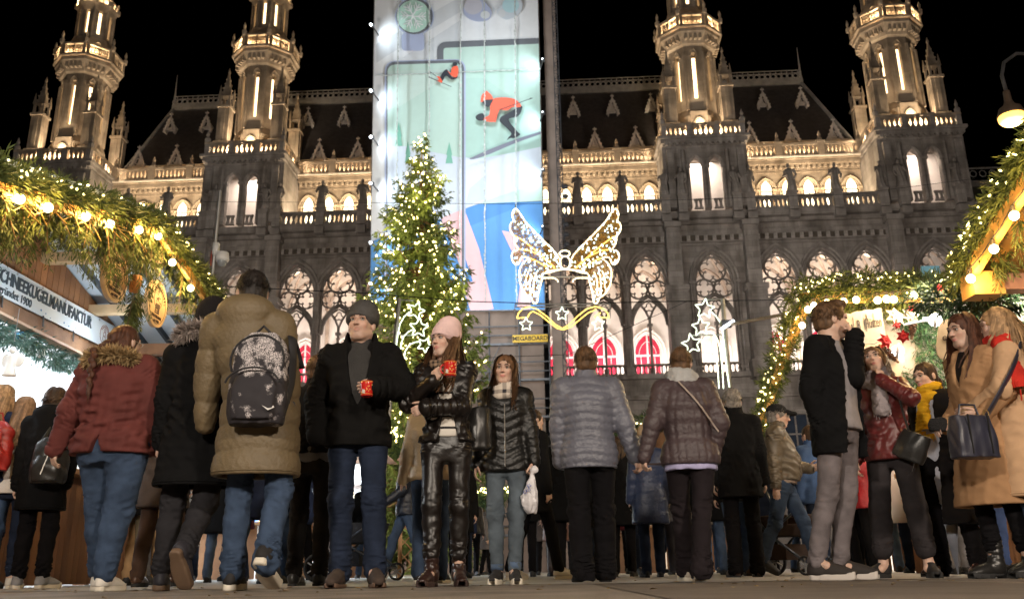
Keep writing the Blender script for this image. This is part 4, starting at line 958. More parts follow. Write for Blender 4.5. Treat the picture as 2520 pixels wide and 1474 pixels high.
# shooting star poles left and right
def shoot(name, fx, tails, stars, pole, bars, label):
    rt_ = SPn.root(name); tag(rt_, label, 'light decoration', 'shooting star light poles')
    for t in tails: P_ = [fx(*p) for p in t]; rope(P_, ROPEW, rt_, .011, 'rope_tail', -.03)
    for (cx, cy, Rr, ro) in stars: star_rope(rt_, (cx, cy), Rr, ro, fx, ROPEW, .011)
    a, b_ = fx(*pole[0]), fx(*pole[1]); d = (b_[0] - a[0]) / (b_[1] - a[1]); MB().tube([(a[0], .03, a[1]), (b_[0] - d * b_[1], .03, 0)], .045, 8).build('pole', STEEL, rt_)
    for (p, q) in bars: a, b_ = fx(*p), fx(*q); MB().tube([(a[0], .03, a[1]), (b_[0], .03, b_[1])], .015, 5).build('cross_bar', STEEL, rt_)
SPn = Plane(17.0, 0.0)
def f7(x, y): return SPn.q((2300 + x / 2.333) / NV, (980 + y / 2.333) / NV)
def f6(x, y): return SPn.q((1260 + x / 2.8) / NV, (1000 + y / 2.8) / NV)
shoot('shooting_star_light', f7, [[(462, 830), (442, 700), (420, 500), (405, 360), (385, 290), (350, 240), (310, 205)], [(412, 820), (402, 650), (385, 500), (365, 430), (335, 385), (290, 365)], [(376, 820), (366, 650), (350, 540), (320, 490), (270, 460), (230, 450)]], [(262, 185, 84, .1), (232, 328, 80, -.1), (160, 465, 86, -.2)], ((410, 100), (470, 830)), [((270, 105), (410, 100)), ((165, 390), (430, 385))], 'shooting star light pole whose three outlined stars stand before a town hall arcade window')
shoot('shooting_star_light', f6, [[(268, 580), (288, 420), (310, 310), (350, 240), (400, 195)], [(310, 640), (320, 500), (345, 430), (390, 385), (430, 365)], [(343, 700), (360, 570), (400, 510), (450, 485), (500, 480)]], [(462, 182, 92, .35), (490, 348, 100, .08), (545, 512, 80, .5)], ((297, 60), (246, 640)), [((297, 70), (440, 78)), ((300, 410), (480, 412)), ((290, 582), (350, 584))], 'shooting star light pole whose three outlined stars stand before the Christmas tree')
# cables over the way
def cable(pts, r, label, Y0=20, name='cable'):
    P_ = [at(*p) for p in pts]; b = MB(); b.tube(P_, r, 5); tag(b.build(name, BLACKP), label, 'cable')
cable([(300, 690, 24), (560, 705, 20.4), (900, 722, 20.1), (1160, 742, 20.05), (1370, 748, 20.05), (1640, 742, 20.0), (1940, 738, 24)], .012, 'thin black power cable strung above the frame with gold waves')
cable([(500, 497, 20), (900, 499, 20), (1272, 503, 20), (1530, 497, 20), (2100, 478, 20), (2400, 440, 20)], .006, 'thin steel wire from which the angel wings hang')
cable([(620, 878, 17.2), (980, 878, 17.1), (1200, 880, 17.1), (1400, 872, 17), (1690, 742, 17)], .006, 'thin wire running behind the people in front of the tree')
rp = MB(); rp.tube([at(1798, 798, 16), at(1950, 770, 14), at(2095, 745, 12)], .03, 6); tag(rp.build('rope', mat('hemp_rope', (.45, .36, .26), .9, .2, 20)), 'pale rope stretched from the small floodlight to the garlanded stall', 'rope')
fl = empty('small_floodlight', at(1790, 798, 16)); tag(fl, 'small cold white floodlight at the end of the pale rope', 'floodlight')
b = MB(); b.box((0, .08, .03), (.2, .16, .12)); b.build('housing', IRON, fl); b = MB(); b.bar((-.13, -.02, -.1), (.12, -.02, .06), .06, .05); b.build('lens', LEDW, fl)
# street lamp with bell shade
L0 = at(2487, 278, 13); sl = empty('street_lamp', (L0.x, 13, 0)); tag(sl, 'lit bell shaped street lamp hanging from a curved black arm', 'street lamp')
b = MB(); b.lathe([(.02, .42), (.05, .40), (.06, .22), (.09, .14), (.17, .08), (.2, -.02), (.22, -.06), (.2, -.06)], 18, Matrix.Translation((0, 0, L0.z))); b.build('shade', mat('lamp_shade', (.10, .07, .05), .5, .2), sl, True)
b = MB(); b.ball((0, 0, L0.z - .09), .205, 16, 10, .72); b.build('globe', mat('lamp_globe', (1, .55, .15), .4, .01, emit=(1, .50, .08), estr=1.3, sample=False), sl, True)
b = MB(); b.tube([(0, 0, L0.z + .4), (-.02, 0, L0.z + .7), (.06, 0, L0.z + .95), (.3, 0, L0.z + 1.12), (.65, 0, L0.z + 1.1), (.95, 0, L0.z + .9)], .03, 8); b.tube([(.95, 0, 0), (.95, 0, L0.z + 1.3)], [.09, .05], 10); b.build('arm', IRON, sl, True)
lamp('street_lamp_bulb', 'POINT', (L0.x, 13, L0.z - .34), 160, (1, .74, .36), .15)
# surveillance camera on a mast
cc = at(526, 640, 12); cm = empty('camera_mast', (cc.x, 12, 0)); tag(cm, 'grey mast with white dome surveillance camera above the left stall', 'camera')
b = MB(); b.tube([(0, 0, 0), (0, 0, at(526, 470, 12).z)], .026, 8); b.build('mast', STEEL, cm)
WP_ = mat('white_plastic', (.75, .75, .75), .4, .05); z0 = cc.z
b = MB(); b.box((.1, 0, z0 + .06), (.14, .06, .06)); b.lathe([(.02, .12), (.09, .1), (.1, 0), (.085, -.03)], 14, Matrix.Translation((.13, -.02, z0))); b.box((.03, -.03, z0 + .16), (.08, .08, .18)); b.build('housing', WP_, cm, True)
b = MB(); b.ball((.13, -.02, z0 - .04), .07, 12, 8); b.build('dome', mat('smoked_dome', (.3, .33, .36), .1, .1, spec=.8), cm, True)
b = MB(); b.tube([(-.03, .03 * math.cos(t), z0 + .03 + .12 * math.sin(t)) for t in np.linspace(0, 12, 40)], .012, 4); b.build('cable_coil', mat('red_cable', (.3, .05, .03), .6, .1), cm)
# ------------------------------------------------------------------ statues on the balcony
def statue_mesh(seed):
    rg = random.Random(seed); v = Vol((-.75, -.55, 0), (.75, .55, 2.5), .045)
    tw = rg.uniform(-.08, .08)
    v.loft([(0, 0, 0, .36, .32), (.5, tw, 0, .3, .26), (1.1, 0, 0, .25, .2), (1.45, -tw, 0, .3, .19), (1.72, -tw, 0, .3, .16), (1.84, -tw, 0, .12, .1)], wr=lambda Z, x, y: .03 * np.sin(np.arctan2(y, x) * 7 + Z * 2 + seed))
    v.ell((-tw, -.02, 2.06), (.13, .14, .18)); v.cap((-tw, 0, 1.8), (-tw, 0, 1.98), .085)
    s_ = rg.choice([-1, 1])
    v.cap((s_ * .3, 0, 1.68), (s_ * .42, -.05, 1.3), .1, .08); v.cap((s_ * .42, -.05, 1.3), (s_ * rg.uniform(.1, .5), -.3, rg.uniform(1.15, 1.5)), .08, .06)
    v.cap((-s_ * .3, 0, 1.68), (-s_ * .44, .02, 1.3), .1, .08); v.cap((-s_ * .44, .02, 1.3), (-s_ * rg.uniform(.3, .42), -.16, .95), .08, .07)
    v.ell((0, 0, .03), (.42, .36, .08))
    V, F = v.nets(); return np_mesh('statue', V, F, STONE_D)
sm_ = [statue_mesh(k) for k in range(5)]
names = ['a statue', 'robed']; places = [(-32.2, 0), (-29.05, 0), (-25.95, 0), (-22.95, 0), (-17.4, 0), (-14.1, 0), (-11.0, 0), (4.95, 0), (8.2, 0), (11.3, 0), (17.4, 0), (20.4, 0), (23.6, 0), (26.8, 0)] + [(t + s_ * 1.95, 1) for t in TX.values() for s_ in (-1, 1)]
ordn = ['first', 'second', 'third', 'fourth', 'fifth', 'sixth', 'seventh', 'eighth', 'ninth', 'tenth', 'eleventh', 'twelfth', 'thirteenth', 'fourteenth', 'fifteenth', 'sixteenth', 'seventeenth', 'eighteenth', 'nineteenth', 'twentieth', 'twenty-first', 'twenty-second']
for k, (x, tw_) in enumerate(sorted(places)):
    p = Hm @ Vector((x, -.5 if not tw_ else -.85, 26.0 if not tw_ else 25.85))
    o = inst('statue', sm_[k % 5], None, p, (0, 0, -YAW + random.uniform(-.4, .4)), (1, 1, .98 + .06 * random.random()))
    tag(o, 'grey stone statue, %s from left along the balcony, %s' % (ordn[k], 'beside a turret window' if tw_ else 'on the balustrade'), 'statue', 'stone statues along the town hall balcony')
# ------------------------------------------------------------------ market stalls
FIR = mat('fir_needle', (.085, .105, .024), .65, .4, 5, col2=(.035, .055, .016))
FIRG = mat('fir_needle_dark', (.045, .08, .03), .65, .4, 5, col2=(.02, .045, .02))
PLANK = [mat('stall_plank_%s' % c, k, .7, .25, 2.5, .25, 40) for c, k in (('a', (.27, .135, .065)), ('b', (.31, .155, .075)), ('c', (.24, .12, .06)))]
BEAM = mat('stall_beam', (.25, .135, .075), .7, .3, 3, .25, 40); PALEW = mat('pale_wood', (.58, .42, .25), .6, .15, 5, .1, 40); ORW = mat('orange_pine', (.62, .34, .10), .6, .15, 4, .1, 40)
BULBW = mat('glow_bulb', (1, .9, .7), .4, .01, emit=(1, .78, .36), estr=7, sample=False); SOCK = mat('bulb_socket', (.03, .025, .02), .5, .1)
WHITEP = mat('white_panel', (.78, .80, .82), .7, .05, 2); FABW = mat('roof_lining', (.62, .70, .78), .7, .08, 1.5)
RED = mat('poinsettia_red', (.42, .012, .012), .55, .25, 9)
def garland_needles(path, r, per_m, seed, L=.11, mat_=FIR, sag=0.25, k=6, wid=.16):
    rg = np.random.RandomState(seed); P = np.array([tuple(p) for p in path]); seg = np.linalg.norm(P[1:] - P[:-1], axis=1); cum = np.r_[0, np.cumsum(seg)]; n = int(cum[-1] * per_m)
    s_ = rg.uniform(0, cum[-1], n); C = np.stack([np.interp(s_, cum, P[:, i]) for i in range(3)], 1); d = rg.normal(0, 1, (n, 3)); d /= np.linalg.norm(d, axis=1)[:, None]
    lump = .75 + .35 * np.sin(s_ * 9 + seed) * np.sin(s_ * 4.1)
    pos = C + d * (r * lump * rg.uniform(.25, 1, n) ** .6)[:, None]; d[:, 2] -= sag
    return needle_twigs(pos, d + rg.normal(0, .4, (n, 3)), np.full(n, L) * rg.uniform(.7, 1.3, n), seed + 1, k, wid, .3, .9)
def hang_needles(branches, seed, dens=120, L=.075):
    """branches: list of (start, vector); needles along both sides of each hanging branch"""
    rg = np.random.RandomState(seed); PP, DD, LL = [], [], []
    for p, v in branches:
        p, v = np.array(p), np.array(v); l = np.linalg.norm(v); n = int(dens * l) + 4; t = rg.uniform(.02, 1, n); b = v / l
        c = p + v * t[:, None]; c[:, 2] -= .06 * l * np.sin(t * 3); side = rg.normal(0, 1, (n, 3)); side -= (side @ b)[:, None] * b; side /= np.linalg.norm(side, axis=1)[:, None]
        PP.append(c + side * .012); DD.append(b * .9 + side * rg.uniform(.35, .9, n)[:, None]); LL.append(L * (1.25 - .7 * t) * rg.uniform(.7, 1.2, n))
    PP, DD, LL = map(np.concatenate, (PP, DD, LL)); w_ = np.cross(DD, rg.normal(0, 1, PP.shape)); w_ /= np.linalg.norm(w_, axis=1)[:, None]
    return ribbons(PP, DD, w_ * (LL * .085)[:, None], LL)
def join(*vf):
    V, F, o = [], [], 0
    for v, f in vf: V.append(v); F.append(f + o); o += len(v)
    return np.concatenate(V), np.concatenate(F)
FB = bulb_mesh('fairy_bulb', .0085, BULB)
def garland(name, path, r, label, group, seed, per_m=520, lights=24, m=FIR, branches=None, L=.11, light_up=.8, lside=None, bulb=FB, cat='garland', twigs=None):
    g = empty(name, tuple(path[0])); tag(g, label, cat, group); o = np.array(tuple(path[0]))
    vf = [garland_needles(path, r, per_m, seed, L, m)]
    if branches: vf.append(hang_needles(branches, seed + 5))
    V, F = join(*vf); tag(inst('needles', np_mesh('needles', V - o, F, m, smooth=False), g), kind='stuff')
    if branches:
        b = MB()
        for p, v in branches[::2]: b.tube([Vector(p) - Vector(o), Vector(p) - Vector(o) + Vector(v) * .7], [.006, .003], 4)
        tag(b.build('twigs', BARK, g), kind='stuff')
    P = np.array([tuple(p) for p in path]); rg = np.random.RandomState(seed + 9)
    for k in range(lights):
        t = rg.uniform(0, len(P) - 1.001); i = int(t); c = P[i] + (P[i + 1] - P[i]) * (t - i); d = rg.normal(0, 1, 3); d /= np.linalg.norm(d); d[2] = abs(d[2]) * light_up + d[2] * (1 - light_up)
        if lside is not None: d = d + np.array(lside)
        inst('fairy_bulb', bulb, g, tuple(c + d / np.linalg.norm(d) * r * 1.05 - o), (rg.uniform(-1.5, 1.5), rg.uniform(-1.5, 1.5), 0), (1, 1, rg.uniform(1, 2.6)))
    return g
BB = MB().ball((0, 0, 0), .034, 14, 10, 1.05).mesh('bulb', BULBW, True); BS = MB().lathe([(.014, .03), (.017, .035), (.017, .075), (.01, .085)], 10).mesh('socket', SOCK)
def bulb_chain(name, pts, label, wire=.006, energy=5.0, sc=1.0):
    g = empty(name, tuple(pts[0])); tag(g, label, 'string lights'); o = Vector(pts[0]); w_ = []
    for i, p in enumerate(pts):
        p = Vector(p); inst('bulb', BB, g, p - o, (random.uniform(-.2, .2), random.uniform(-.2, .2), 0), (sc,) * 3); inst('socket', BS, g, p - o, (0, 0, 0), (sc,) * 3)
        w_.append(p - o + Vector((0, 0, .085)));
        if i < len(pts) - 1: w_.append((p + Vector(pts[i + 1])) / 2 - o + Vector((0, 0, .07)))
        lamp('bulb_light', 'POINT', p + Vector((-p.x * .012, -.07, -.03)), energy, (1, .60, .20), .03)
    MB().tube(w_, wire, 5).build('wire', SOCK, g); return g
# ---- left stall: snow globe maker
XT, XW = -3.35, -4.6
ls = empty('snow_globe_stall', (XW, 7.7, 0)); LO = Vector((XW, 7.7, 0)); tag(ls, 'wooden stall selling snow globes with white lettered banner under its gable, left of the way', 'market stall')
AY, AZ = 7.72, 3.36
def rz_(Y): return AZ - (.235 * (Y - AY) if Y > AY else .27 * (AY - Y))
def L_(p): return Vector(p) - LO
for k in range(46):
    y0 = 5.3 + k * .112; y1 = y0 + .104
    if y1 > 10.35: break
    z0 = 2.46; b = MB(); b.add([L_((XW + dx, y, z)) for dx in (0, -.03) for y, z in ((y0, z0), (y1, z0), (y1, rz_(y1) - .02), (y0, rz_(y0) - .02))], [(0, 1, 2, 3), (7, 6, 5, 4), (0, 4, 5, 1), (1, 5, 6, 2), (2, 6, 7, 3), (3, 7, 4, 0)])
    b.build('plank', PLANK[(k * 7) % 3], ls)
lowp = [MB().box((0, 0, 0), (.03, .106, 1.0)).mesh('plank', m) for m in PLANK]
for k in range(44): inst('plank', lowp[(k * 5) % 3], ls, L_((XW + .25, 5.3 + k * .112, .52)))
b = MB(); b.box(L_((XW + .02, 7.8, 2.39)), (.1, 5.1, .14)); b.build('lintel', BEAM, ls); b = MB(); b.box(L_((XW + .05, 7.8, 2.31)), (.13, 5.1, .025)); b.build('lintel_edge', mat('pale_edge', (.5, .36, .26), .6, .1), ls)
b = MB(); b.box(L_((XW + .18, 7.8, 1.05)), (.5, 5.0, .05)); b.build('counter', WOOD, ls)
for y in (5.3, 9.72): b = MB(); b.box(L_((XW, y, 1.25)), (.12, .12, 2.5)); b.build('post', BEAM, ls)
b = MB(); b.box(L_((-7.3, 7.8, 1.6)), (.06, 5.2, 3.2)); b.build('back_wall', WHITEP, ls); b = MB(); b.box(L_((-6, 10.3, 1.55)), (2.8, .06, 3.1)); b.build('side_wall', WHITEP, ls)
b = MB(); b.box(L_((-6.0, 7.8, 2.75)), (2.7, 5.0, .04)); b.build('inner_ceiling', WHITEP, ls)
b = MB()
for ya, yb in ((5.0, AY), (AY, 10.9)):
    b.add([L_((x, y, rz_(y) + dz)) for dz in (.01, .05) for x in (-7.6, XT) for y in (ya, yb)], [(0, 1, 3, 2), (4, 6, 7, 5), (0, 4, 5, 1), (2, 3, 7, 6), (0, 2, 6, 4), (1, 5, 7, 3)])
b.build('roof', FABW, ls)
for x in (-4.42, -4.12, -3.85, -3.6): b = MB(); b.bar(L_((x, AY, rz_(AY) - .02)), L_((x, 10.85, rz_(10.85) - .02)), .035, .06); b.build('rafter', mat('dark_rafter', (.07, .09, .11), .6, .2, 4), ls)
for y, z in ((8.1, 3.08), (9.15, 2.86)): b = MB(); b.box(L_((-4.05, y, z)), (1.2, .1, .1)); b.build('bracket', PALEW, ls)
b = MB(); b.box(L_((-4.2, 10.0, 2.62)), (1.5, .12, .13)); b.build('eave_beam', BEAM, ls)
tp = [atx(u, v, XT) for u, v in ((-160, 428), (0, 466), (118, 500), (210, 522), (271, 540), (342, 555), (389, 568))]; tq = [atx(u, v, XT) for u, v in ((389, 568), (425, 632), (469, 695), (545, 788))]
for a, c in ((tp[0], tp[-1]), (tq[0], tq[-1])): b = MB(); b.bar(L_(a), L_(c), .045, .10); b.build('barge_board', ORW, ls)
bulb_chain('bulb_chain', [atx(u, v, XT + .04) for u, v in ((48, 490), (118, 511), (210, 533), (271, 551), (342, 566), (389, 581), (424, 646), (469, 709))], 'eight glowing golf ball bulbs along the gable of the left stall')
gp = [atx(u, v, XT - .02) for u, v in ((-170, 395), (0, 435), (100, 462), (250, 508), (380, 548), (440, 620), (490, 690), (545, 765))]
rg = random.Random(11); br = []
for k in range(190):
    t = rg.random(); u = -40 + 590 * t; v = float(np.interp(u, [-40, 389, 545], [470, 575, 770])) + rg.uniform(-6, 22)
    drop = float(np.interp(u, [0, 60, 150, 200, 260, 330, 400, 460, 545], [.50, .50, .34, .46, .58, .85, .75, .62, .45])) * rg.uniform(.45, 1.0)
    br.append((atx(u, v, XT - rg.uniform(.0, .3)), (rg.uniform(-.12, .12), rg.uniform(-.18, .14), -drop)))
for k in range(16): br.append((atx(rg.uniform(325, 350), rg.uniform(720, 760), XT - .15), (rg.uniform(-.05, .05), rg.uniform(-.07, .07), -rg.uniform(.2, .4))))
garland('garland', gp, .125, 'thick fir garland with hanging branches and fairy lights on the left stall gable', 'fir garlands on the stalls', 21, 820, 60, FIR, br, L=.085, lside=(.8, -.3, .2))
b = MB()
for k in range(60):
    a = atx(rg.uniform(60, 400), 0, XT); u = rg.uniform(40, 400); v = float(np.interp(u, [40, 389], [495, 590])); p = L_(atx(u, v, XT + rg.uniform(0, .06))); b.tube([p, p + Vector((rg.uniform(-.05, .05), rg.uniform(-.25, .25), rg.uniform(-.1, .08)))], .004, 4)
tag(b.build('straw', mat('straw', (.5, .32, .1), .8, .2, 6), ls), kind='stuff')
# banner with lettering
sb = empty('shop_banner', (XW + .06, 8.4, 2.64)); tag(sb, 'white banner reading SCHNEEKUGELMANUFAKTUR gegründet 1900 above the left stall counter', 'banner')
sb.rotation_euler = (R(1.2), 0, 0)
b = MB(); b.box((0, -.1, 0), (.008, 2.72, .285)); b.build('cloth', mat('banner_cloth', (.62, .68, .74), .6, .04, 3), sb)
INK = mat('banner_ink', (.05, .07, .09), .6, .3, 12); TXR = (PI / 2, 0, PI / 2)
o = text('SCHNEEKUGELMANUFAKTUR', .165, INK, sb, (.008, -.22, .035), TXR, bold=.004); wd = max(v.co.x for v in o.data.vertices) - min(v.co.x for v in o.data.vertices); o.scale.x = 1.80 / wd
b = MB()
for v in list(o.data.vertices)[::9]:
    if v.co.y > .045: b.box((.011, -.22 + v.co.x * o.scale.x, .035 + v.co.y + .003), (.003, .02, .011))
tag(b.build('snow_caps', mat('print_snow', (.8, .84, .88), .6, .03), sb), kind='stuff')
o = text('gegründet 1900', .105, INK, sb, (.008, -.82, -.085), TXR); wd = max(v.co.x for v in o.data.vertices) - min(v.co.x for v in o.data.vertices); o.scale.x = .62 / wd
b = MB(); M90 = Matrix.Rotation(PI / 2, 4, 'Z')
cx_, cz_ = 1.0, -.01; b.tube([(.008, cx_ + .105 * math.cos(t), cz_ + .105 * math.sin(t)) for t in np.linspace(0, 2 * PI, 24)[:-1]], .003, 4, True)
for (r_, zz) in ((.022, .045), (.03, .0), (.036, -.045)): b.tube([(.008, cx_ + r_ * math.cos(t), cz_ + zz + r_ * .9 * math.sin(t)) for t in np.linspace(0, 2 * PI, 12)[:-1]], .0025, 4, True)
for q in range(7): a = PI * (.2 + .1 * q); b.box((.008, cx_ + .083 * math.cos(a), cz_ + .083 * math.sin(a)), (.004, .01, .014))
b.build('round_logo', mat('logo_ink', (.22, .08, .07), .6, .1), sb)
b = MB()
for (y, z, r_) in ((-.33, -.09, .011), (-.24, -.1, .007), (.12, -.1, .01), (.22, -.11, .008), (-.15, -.12, .005), (.35, -.1, .005), (1.2, .1, .008)): b.prism([(y + r_ * math.cos(t), z + r_ * math.sin(t)) for t in np.linspace(0, 2 * PI, 6)[:-1]], -.002, .002, Matrix.Translation((.007, 0, 0)) @ M90)
tag(b.build('printed_flake', mat('flake_blue', (.12, .3, .55), .6, .1), sb), kind='stuff')
ey = MB().lathe([(.012, 0), (.012, .004)], 8, Matrix.Rotation(PI / 2, 4, 'Y')).mesh('eyelet', STEEL)
for y in (-1.2, -.8, -.35, .1, .5, .85, 1.2): inst('eyelet', ey, sb, (.004, y, .125))
for y in (-1.0, -.3, .3, .95): b = MB(); b.bar((.02, y, -.14), (.03, y, -.25), .006, .02); b.build('hook', IRON, sb)
# round wooden signs and branded slice
def disc_sign(u, v, lab, X=-3.52):
    c = atx(u, v, X); d = empty('round_sign', c); tag(d, lab, 'sign', 'round wooden signs under the left gable'); Rr = .235
    b = MB(); b.lathe([(Rr, -.02), (Rr, .02)], 36, Matrix.Rotation(PI / 2, 4, 'Y')); b.build('disc', PALEW, d)
    ink_ = mat('burnt_ink', (.06, .035, .025), .7, .2); b = MB()
    for rr in (.2, .1): b.tube([(.021, rr * math.cos(t), rr * math.sin(t) + (.05 if rr < .15 else 0)) for t in np.linspace(0, 2 * PI, 28)[:-1]], .0025, 4, True)
    b.build('ring', ink_, d)
    b = MB(); b.prism([(-.055, -.1), (.05, -.1), (.055, .0), (-.045, .0)], -.002, .002, Matrix.Translation((.021, 0, 0)) @ M90); b.build('boot_print', ink_, d)
    b = MB()
    for q in range(2): b.box((.0235, -.02, -.085 + q * .02), (.002, .04, .006))
    b.build('boot_stripe', PALEW, d)
    b = MB(); b.box((.022, 0, .14), (.003, .03, .035)); b.box((.022, 0, .12), (.003, .045, .006)); b.build('hat_print', ink_, d)
    b = MB(); rq = random.Random(4)
    for q in range(26): a = rq.uniform(0, 6.28); r_ = rq.uniform(0, .085); b.box((.022, r_ * math.cos(a), .05 + r_ * math.sin(a)), (.003, .008, .008))
    tag(b.build('snow_print', ink_, d), kind='stuff')
    text('DAS ORIGINAL', .042, ink_, d, (.0215, 0, -.132), TXR, sx=.85); text('seit 1900', .04, ink_, d, (.0215, 0, -.175), TXR, sx=.85)
    s_ = 'DIE SCHNEEKUGEL'
    for i, ch in enumerate(s_):
        if ch == ' ': continue
        a = PI * .93 - i * PI * .86 / (len(s_) - 1); text(ch, .042, ink_, d, (.0215, .165 * math.cos(a), .165 * math.sin(a)), (PI / 2, -(a - PI / 2) * 1.0, PI / 2), 'letter')
    b = MB(); b.tube([(0, 0, Rr - .01), (0, 0, Rr + .4)], .004, 4); b.build('cord', mat('cord', (.3, .25, .15), .9, .1), d)
disc_sign(281, 680, 'round pale wooden sign DAS ORIGINAL, higher and nearer the gable peak'); disc_sign(383, 748, 'round pale wooden sign DAS ORIGINAL, lower one near the far eave')
c = atx(335, 699, -3.4); d = empty('wood_slice', c, R(40)); tag(d, 'small tilted wood slice branded with 97 between the round signs', 'sign')
Ms = Matrix.Rotation(R(18), 4, 'X') @ Matrix.Rotation(PI / 2, 4, 'Y') ; b = MB(); b.lathe([(.1, -.03), (.102, 0), (.1, .02)], 18, Matrix.Diagonal((1, 1.05, .82, 1)) @ Matrix.Rotation(PI / 2, 4, 'Y')); b.build('slice', mat('branded_wood', (.55, .24, .07), .6, .2, 8), d)
text('97', .13, mat('burnt_ink', (.06, .035, .025)), d, (.022, 0, -.01), TXR, sx=.9)
# goods inside the left stall
gl = garland('garland', [(XW - .05, y, 2.24 - .03 * math.sin(y * 6)) for y in np.linspace(5.4, 9.7, 20)], .085, 'frosted green garland hanging along the lit opening of the left stall', 'fir garlands on the stalls', 31, 380, 0, mat('frosted_needle', (.10, .19, .16), .6, .4, 6), None, .10)
garland('garland', [(-6.9, y, 2.2 - .03 * math.sin(y * 5)) for y in np.linspace(6, 10.2, 14)], .10, 'green garland on the white back wall inside the left stall', 'fir garlands on the stalls', 33, 260, 0, FIRG, None, .12)
dm_ = MB().lathe([(.03, .12), (.05, .1), (.14, .02), (.15, 0), (.13, .01)], 16).mesh('dome_shade', WHITEP, True); dl = MB().ball((0, 0, 0), .1, 10, 6, .5).mesh('lens', mat('lamp_lens', (1, 1, 1), .3, .01, emit=(.92, .97, 1), estr=4, sample=False))
for k, (y, w_) in enumerate(((7.6, 'nearest'), (8.2, 'second'), (8.9, 'third'), (9.5, 'far end'))):
    d = empty('dome_lamp', (-5.6, y, 2.42)); tag(d, 'white dome lamp on the stall ceiling, %s in the row' % w_, 'lamp', 'dome lamps in the left stall'); inst('shade', dm_, d); inst('lens', dl, d, (0, 0, .0)); MB().tube([(0, 0, .1), (0, 0, .33)], .008, 5).build('cord', STEEL, d)
    lamp('stall_dome_light', 'POINT', (-5.6, y, 2.3), 18, (.86, .94, 1), .12)
lamp('overhang_light', 'POINT', (-4.15, 8.9, 2.42), 5, (.80, .92, 1), .06); lamp('overhang_light', 'POINT', (-4.1, 7.4, 2.3), 3.5, (.80, .92, 1), .06)
lamp('stall_fill', 'AREA', (-5.9, 7.8, 2.7), 30, (.86, .94, 1), 2.2, (-5.9, 7.8, 0), sy=4.5)
for k, (u, v, r_, m, t) in enumerate(((22, 808, .045, mat('bauble_silver', (.7, .68, .7), .15, .05, metal=.6), 'silver'), (50, 828, .05, mat('bauble_blue', (.02, .25, .55), .12, .1, metal=.5), 'shiny blue'), (98, 867, .055, mat('bauble_white', (.8, .8, .82), .35, .05), 'white'), (352, 905, .05, mat('bauble_white', (.8, .8, .82)), 'small white'))):
    c = atx(u, v, XW - .1); o = MB().ball((0, 0, 0), r_, 14, 10); o.lathe([(.012, r_ * .95), (.012, r_ + .015), (.004, r_ + .03)], 8); o.tube([(0, 0, r_), (0, 0, r_ + .2)], .002, 4); tag(o.build('bauble', m, None, True, c), '%s bauble hanging from the frosted garland' % t + (' at the far end' if k == 3 else ''), 'bauble', 'baubles in the left stall')
for k in range(3):
    b = MB(); b.box((-6.9, 7.9, 1.2 + k * .35), (.5, 4.4, .03)); b.build('shelf', WHITEP, ls).location = -LO
# white angel figure at the left edge
c = atx(8, 905, -4.4); b = Vol((-.2, -.2, -.2), (.2, .2, .3), .010); b.loft([(-.16, 0, 0, .09, .07), (0, 0, 0, .05, .045), (.1, 0, 0, .055, .04)]); b.ell((0, 0, .17), (.04, .04, .05)); b.ell((.08, .03, .05), (.07, .015, .09)); b.ell((-.08, .03, .05), (.07, .015, .09)); V, F = b.nets()
an = empty('angel_figure', c + Vector((0, .1, .06))); tag(an, 'white porcelain angel hanging at the edge of the left stall opening', 'figurine'); inst('figure', np_mesh('figure', V * .7, F, WHITEP), an); MB().tube([(0, 0, .2), (0, 0, .5)], .003, 4).build('thread', STEEL, an)
# ---- right near stall
XR = 3.9
rs = empty('right_gable_stall', (XR, 6.6, 0)); RO = Vector((XR, 6.6, 0)); tag(rs, 'stall at the right edge with orange pine barge board under a thick lit garland', 'market stall')
def R_(p): return Vector(p) - RO
a, c = atx(2374, 696, XR), atx(2560, 398, XR)
b = MB(); b.bar(R_(a), R_(c), .06, .13); b.build('barge_board', ORW, rs)
b = MB(); b.bar(R_((XR + .03, a.y - .05, a.z - .03)), R_((XR + 2.5, a.y - .05, a.z - .03)), .15, .14); b.build('eave_beam', mat('pink_beam', (.55, .27, .16), .6, .2, 4, .1, 30), rs)
b = MB(); b.box(R_((XR + .1, a.y - .08, a.z - .06)), (.26, .22, .2)); b.build('beam_end', ORW, rs)
b = MB(); v0 = [R_((x, y, z + dz)) for dz in (.08, .13) for x in (XR, XR + 3) for y, z in ((a.y + .1, a.z - .02), (c.y, c.z))]; b.add(v0, [(0, 1, 3, 2), (4, 6, 7, 5), (0, 4, 5, 1), (2, 3, 7, 6), (0, 2, 6, 4), (1, 5, 7, 3)]); b.build('roof', ORW, rs)
b = MB(); b.box(R_((XR + .9, 6.9, 1.1)), (.12, .12, 2.2)); b.build('post', BEAM, rs)
bulb_chain('bulb_chain', [atx(u, v, XR - .06) for u, v in ((2389, 686), (2446, 613), (2496, 531), (2545, 455))], 'four glowing bulbs below the orange barge board of the right stall', sc=1.05)
br = []
for k in range(70):
    u = rg.uniform(2395, 2560); v = float(np.interp(u, [2390, 2520], [690, 490])) + rg.uniform(20, 60); br.append((atx(u, v, XR + rg.uniform(.1, .5)), (rg.uniform(-.1, .1), rg.uniform(-.1, .1), -rg.uniform(.12, .36))))
garland('garland', [atx(u, v, XR) for u, v in ((2352, 690), (2390, 612), (2435, 540), (2480, 465), (2530, 385), (2600, 280))], .13, 'thick fir garland climbing along the barge board of the right stall', 'fir garlands on the stalls', 41, 820, 46, FIR, br, L=.085, lside=(-.8, -.5, .1))
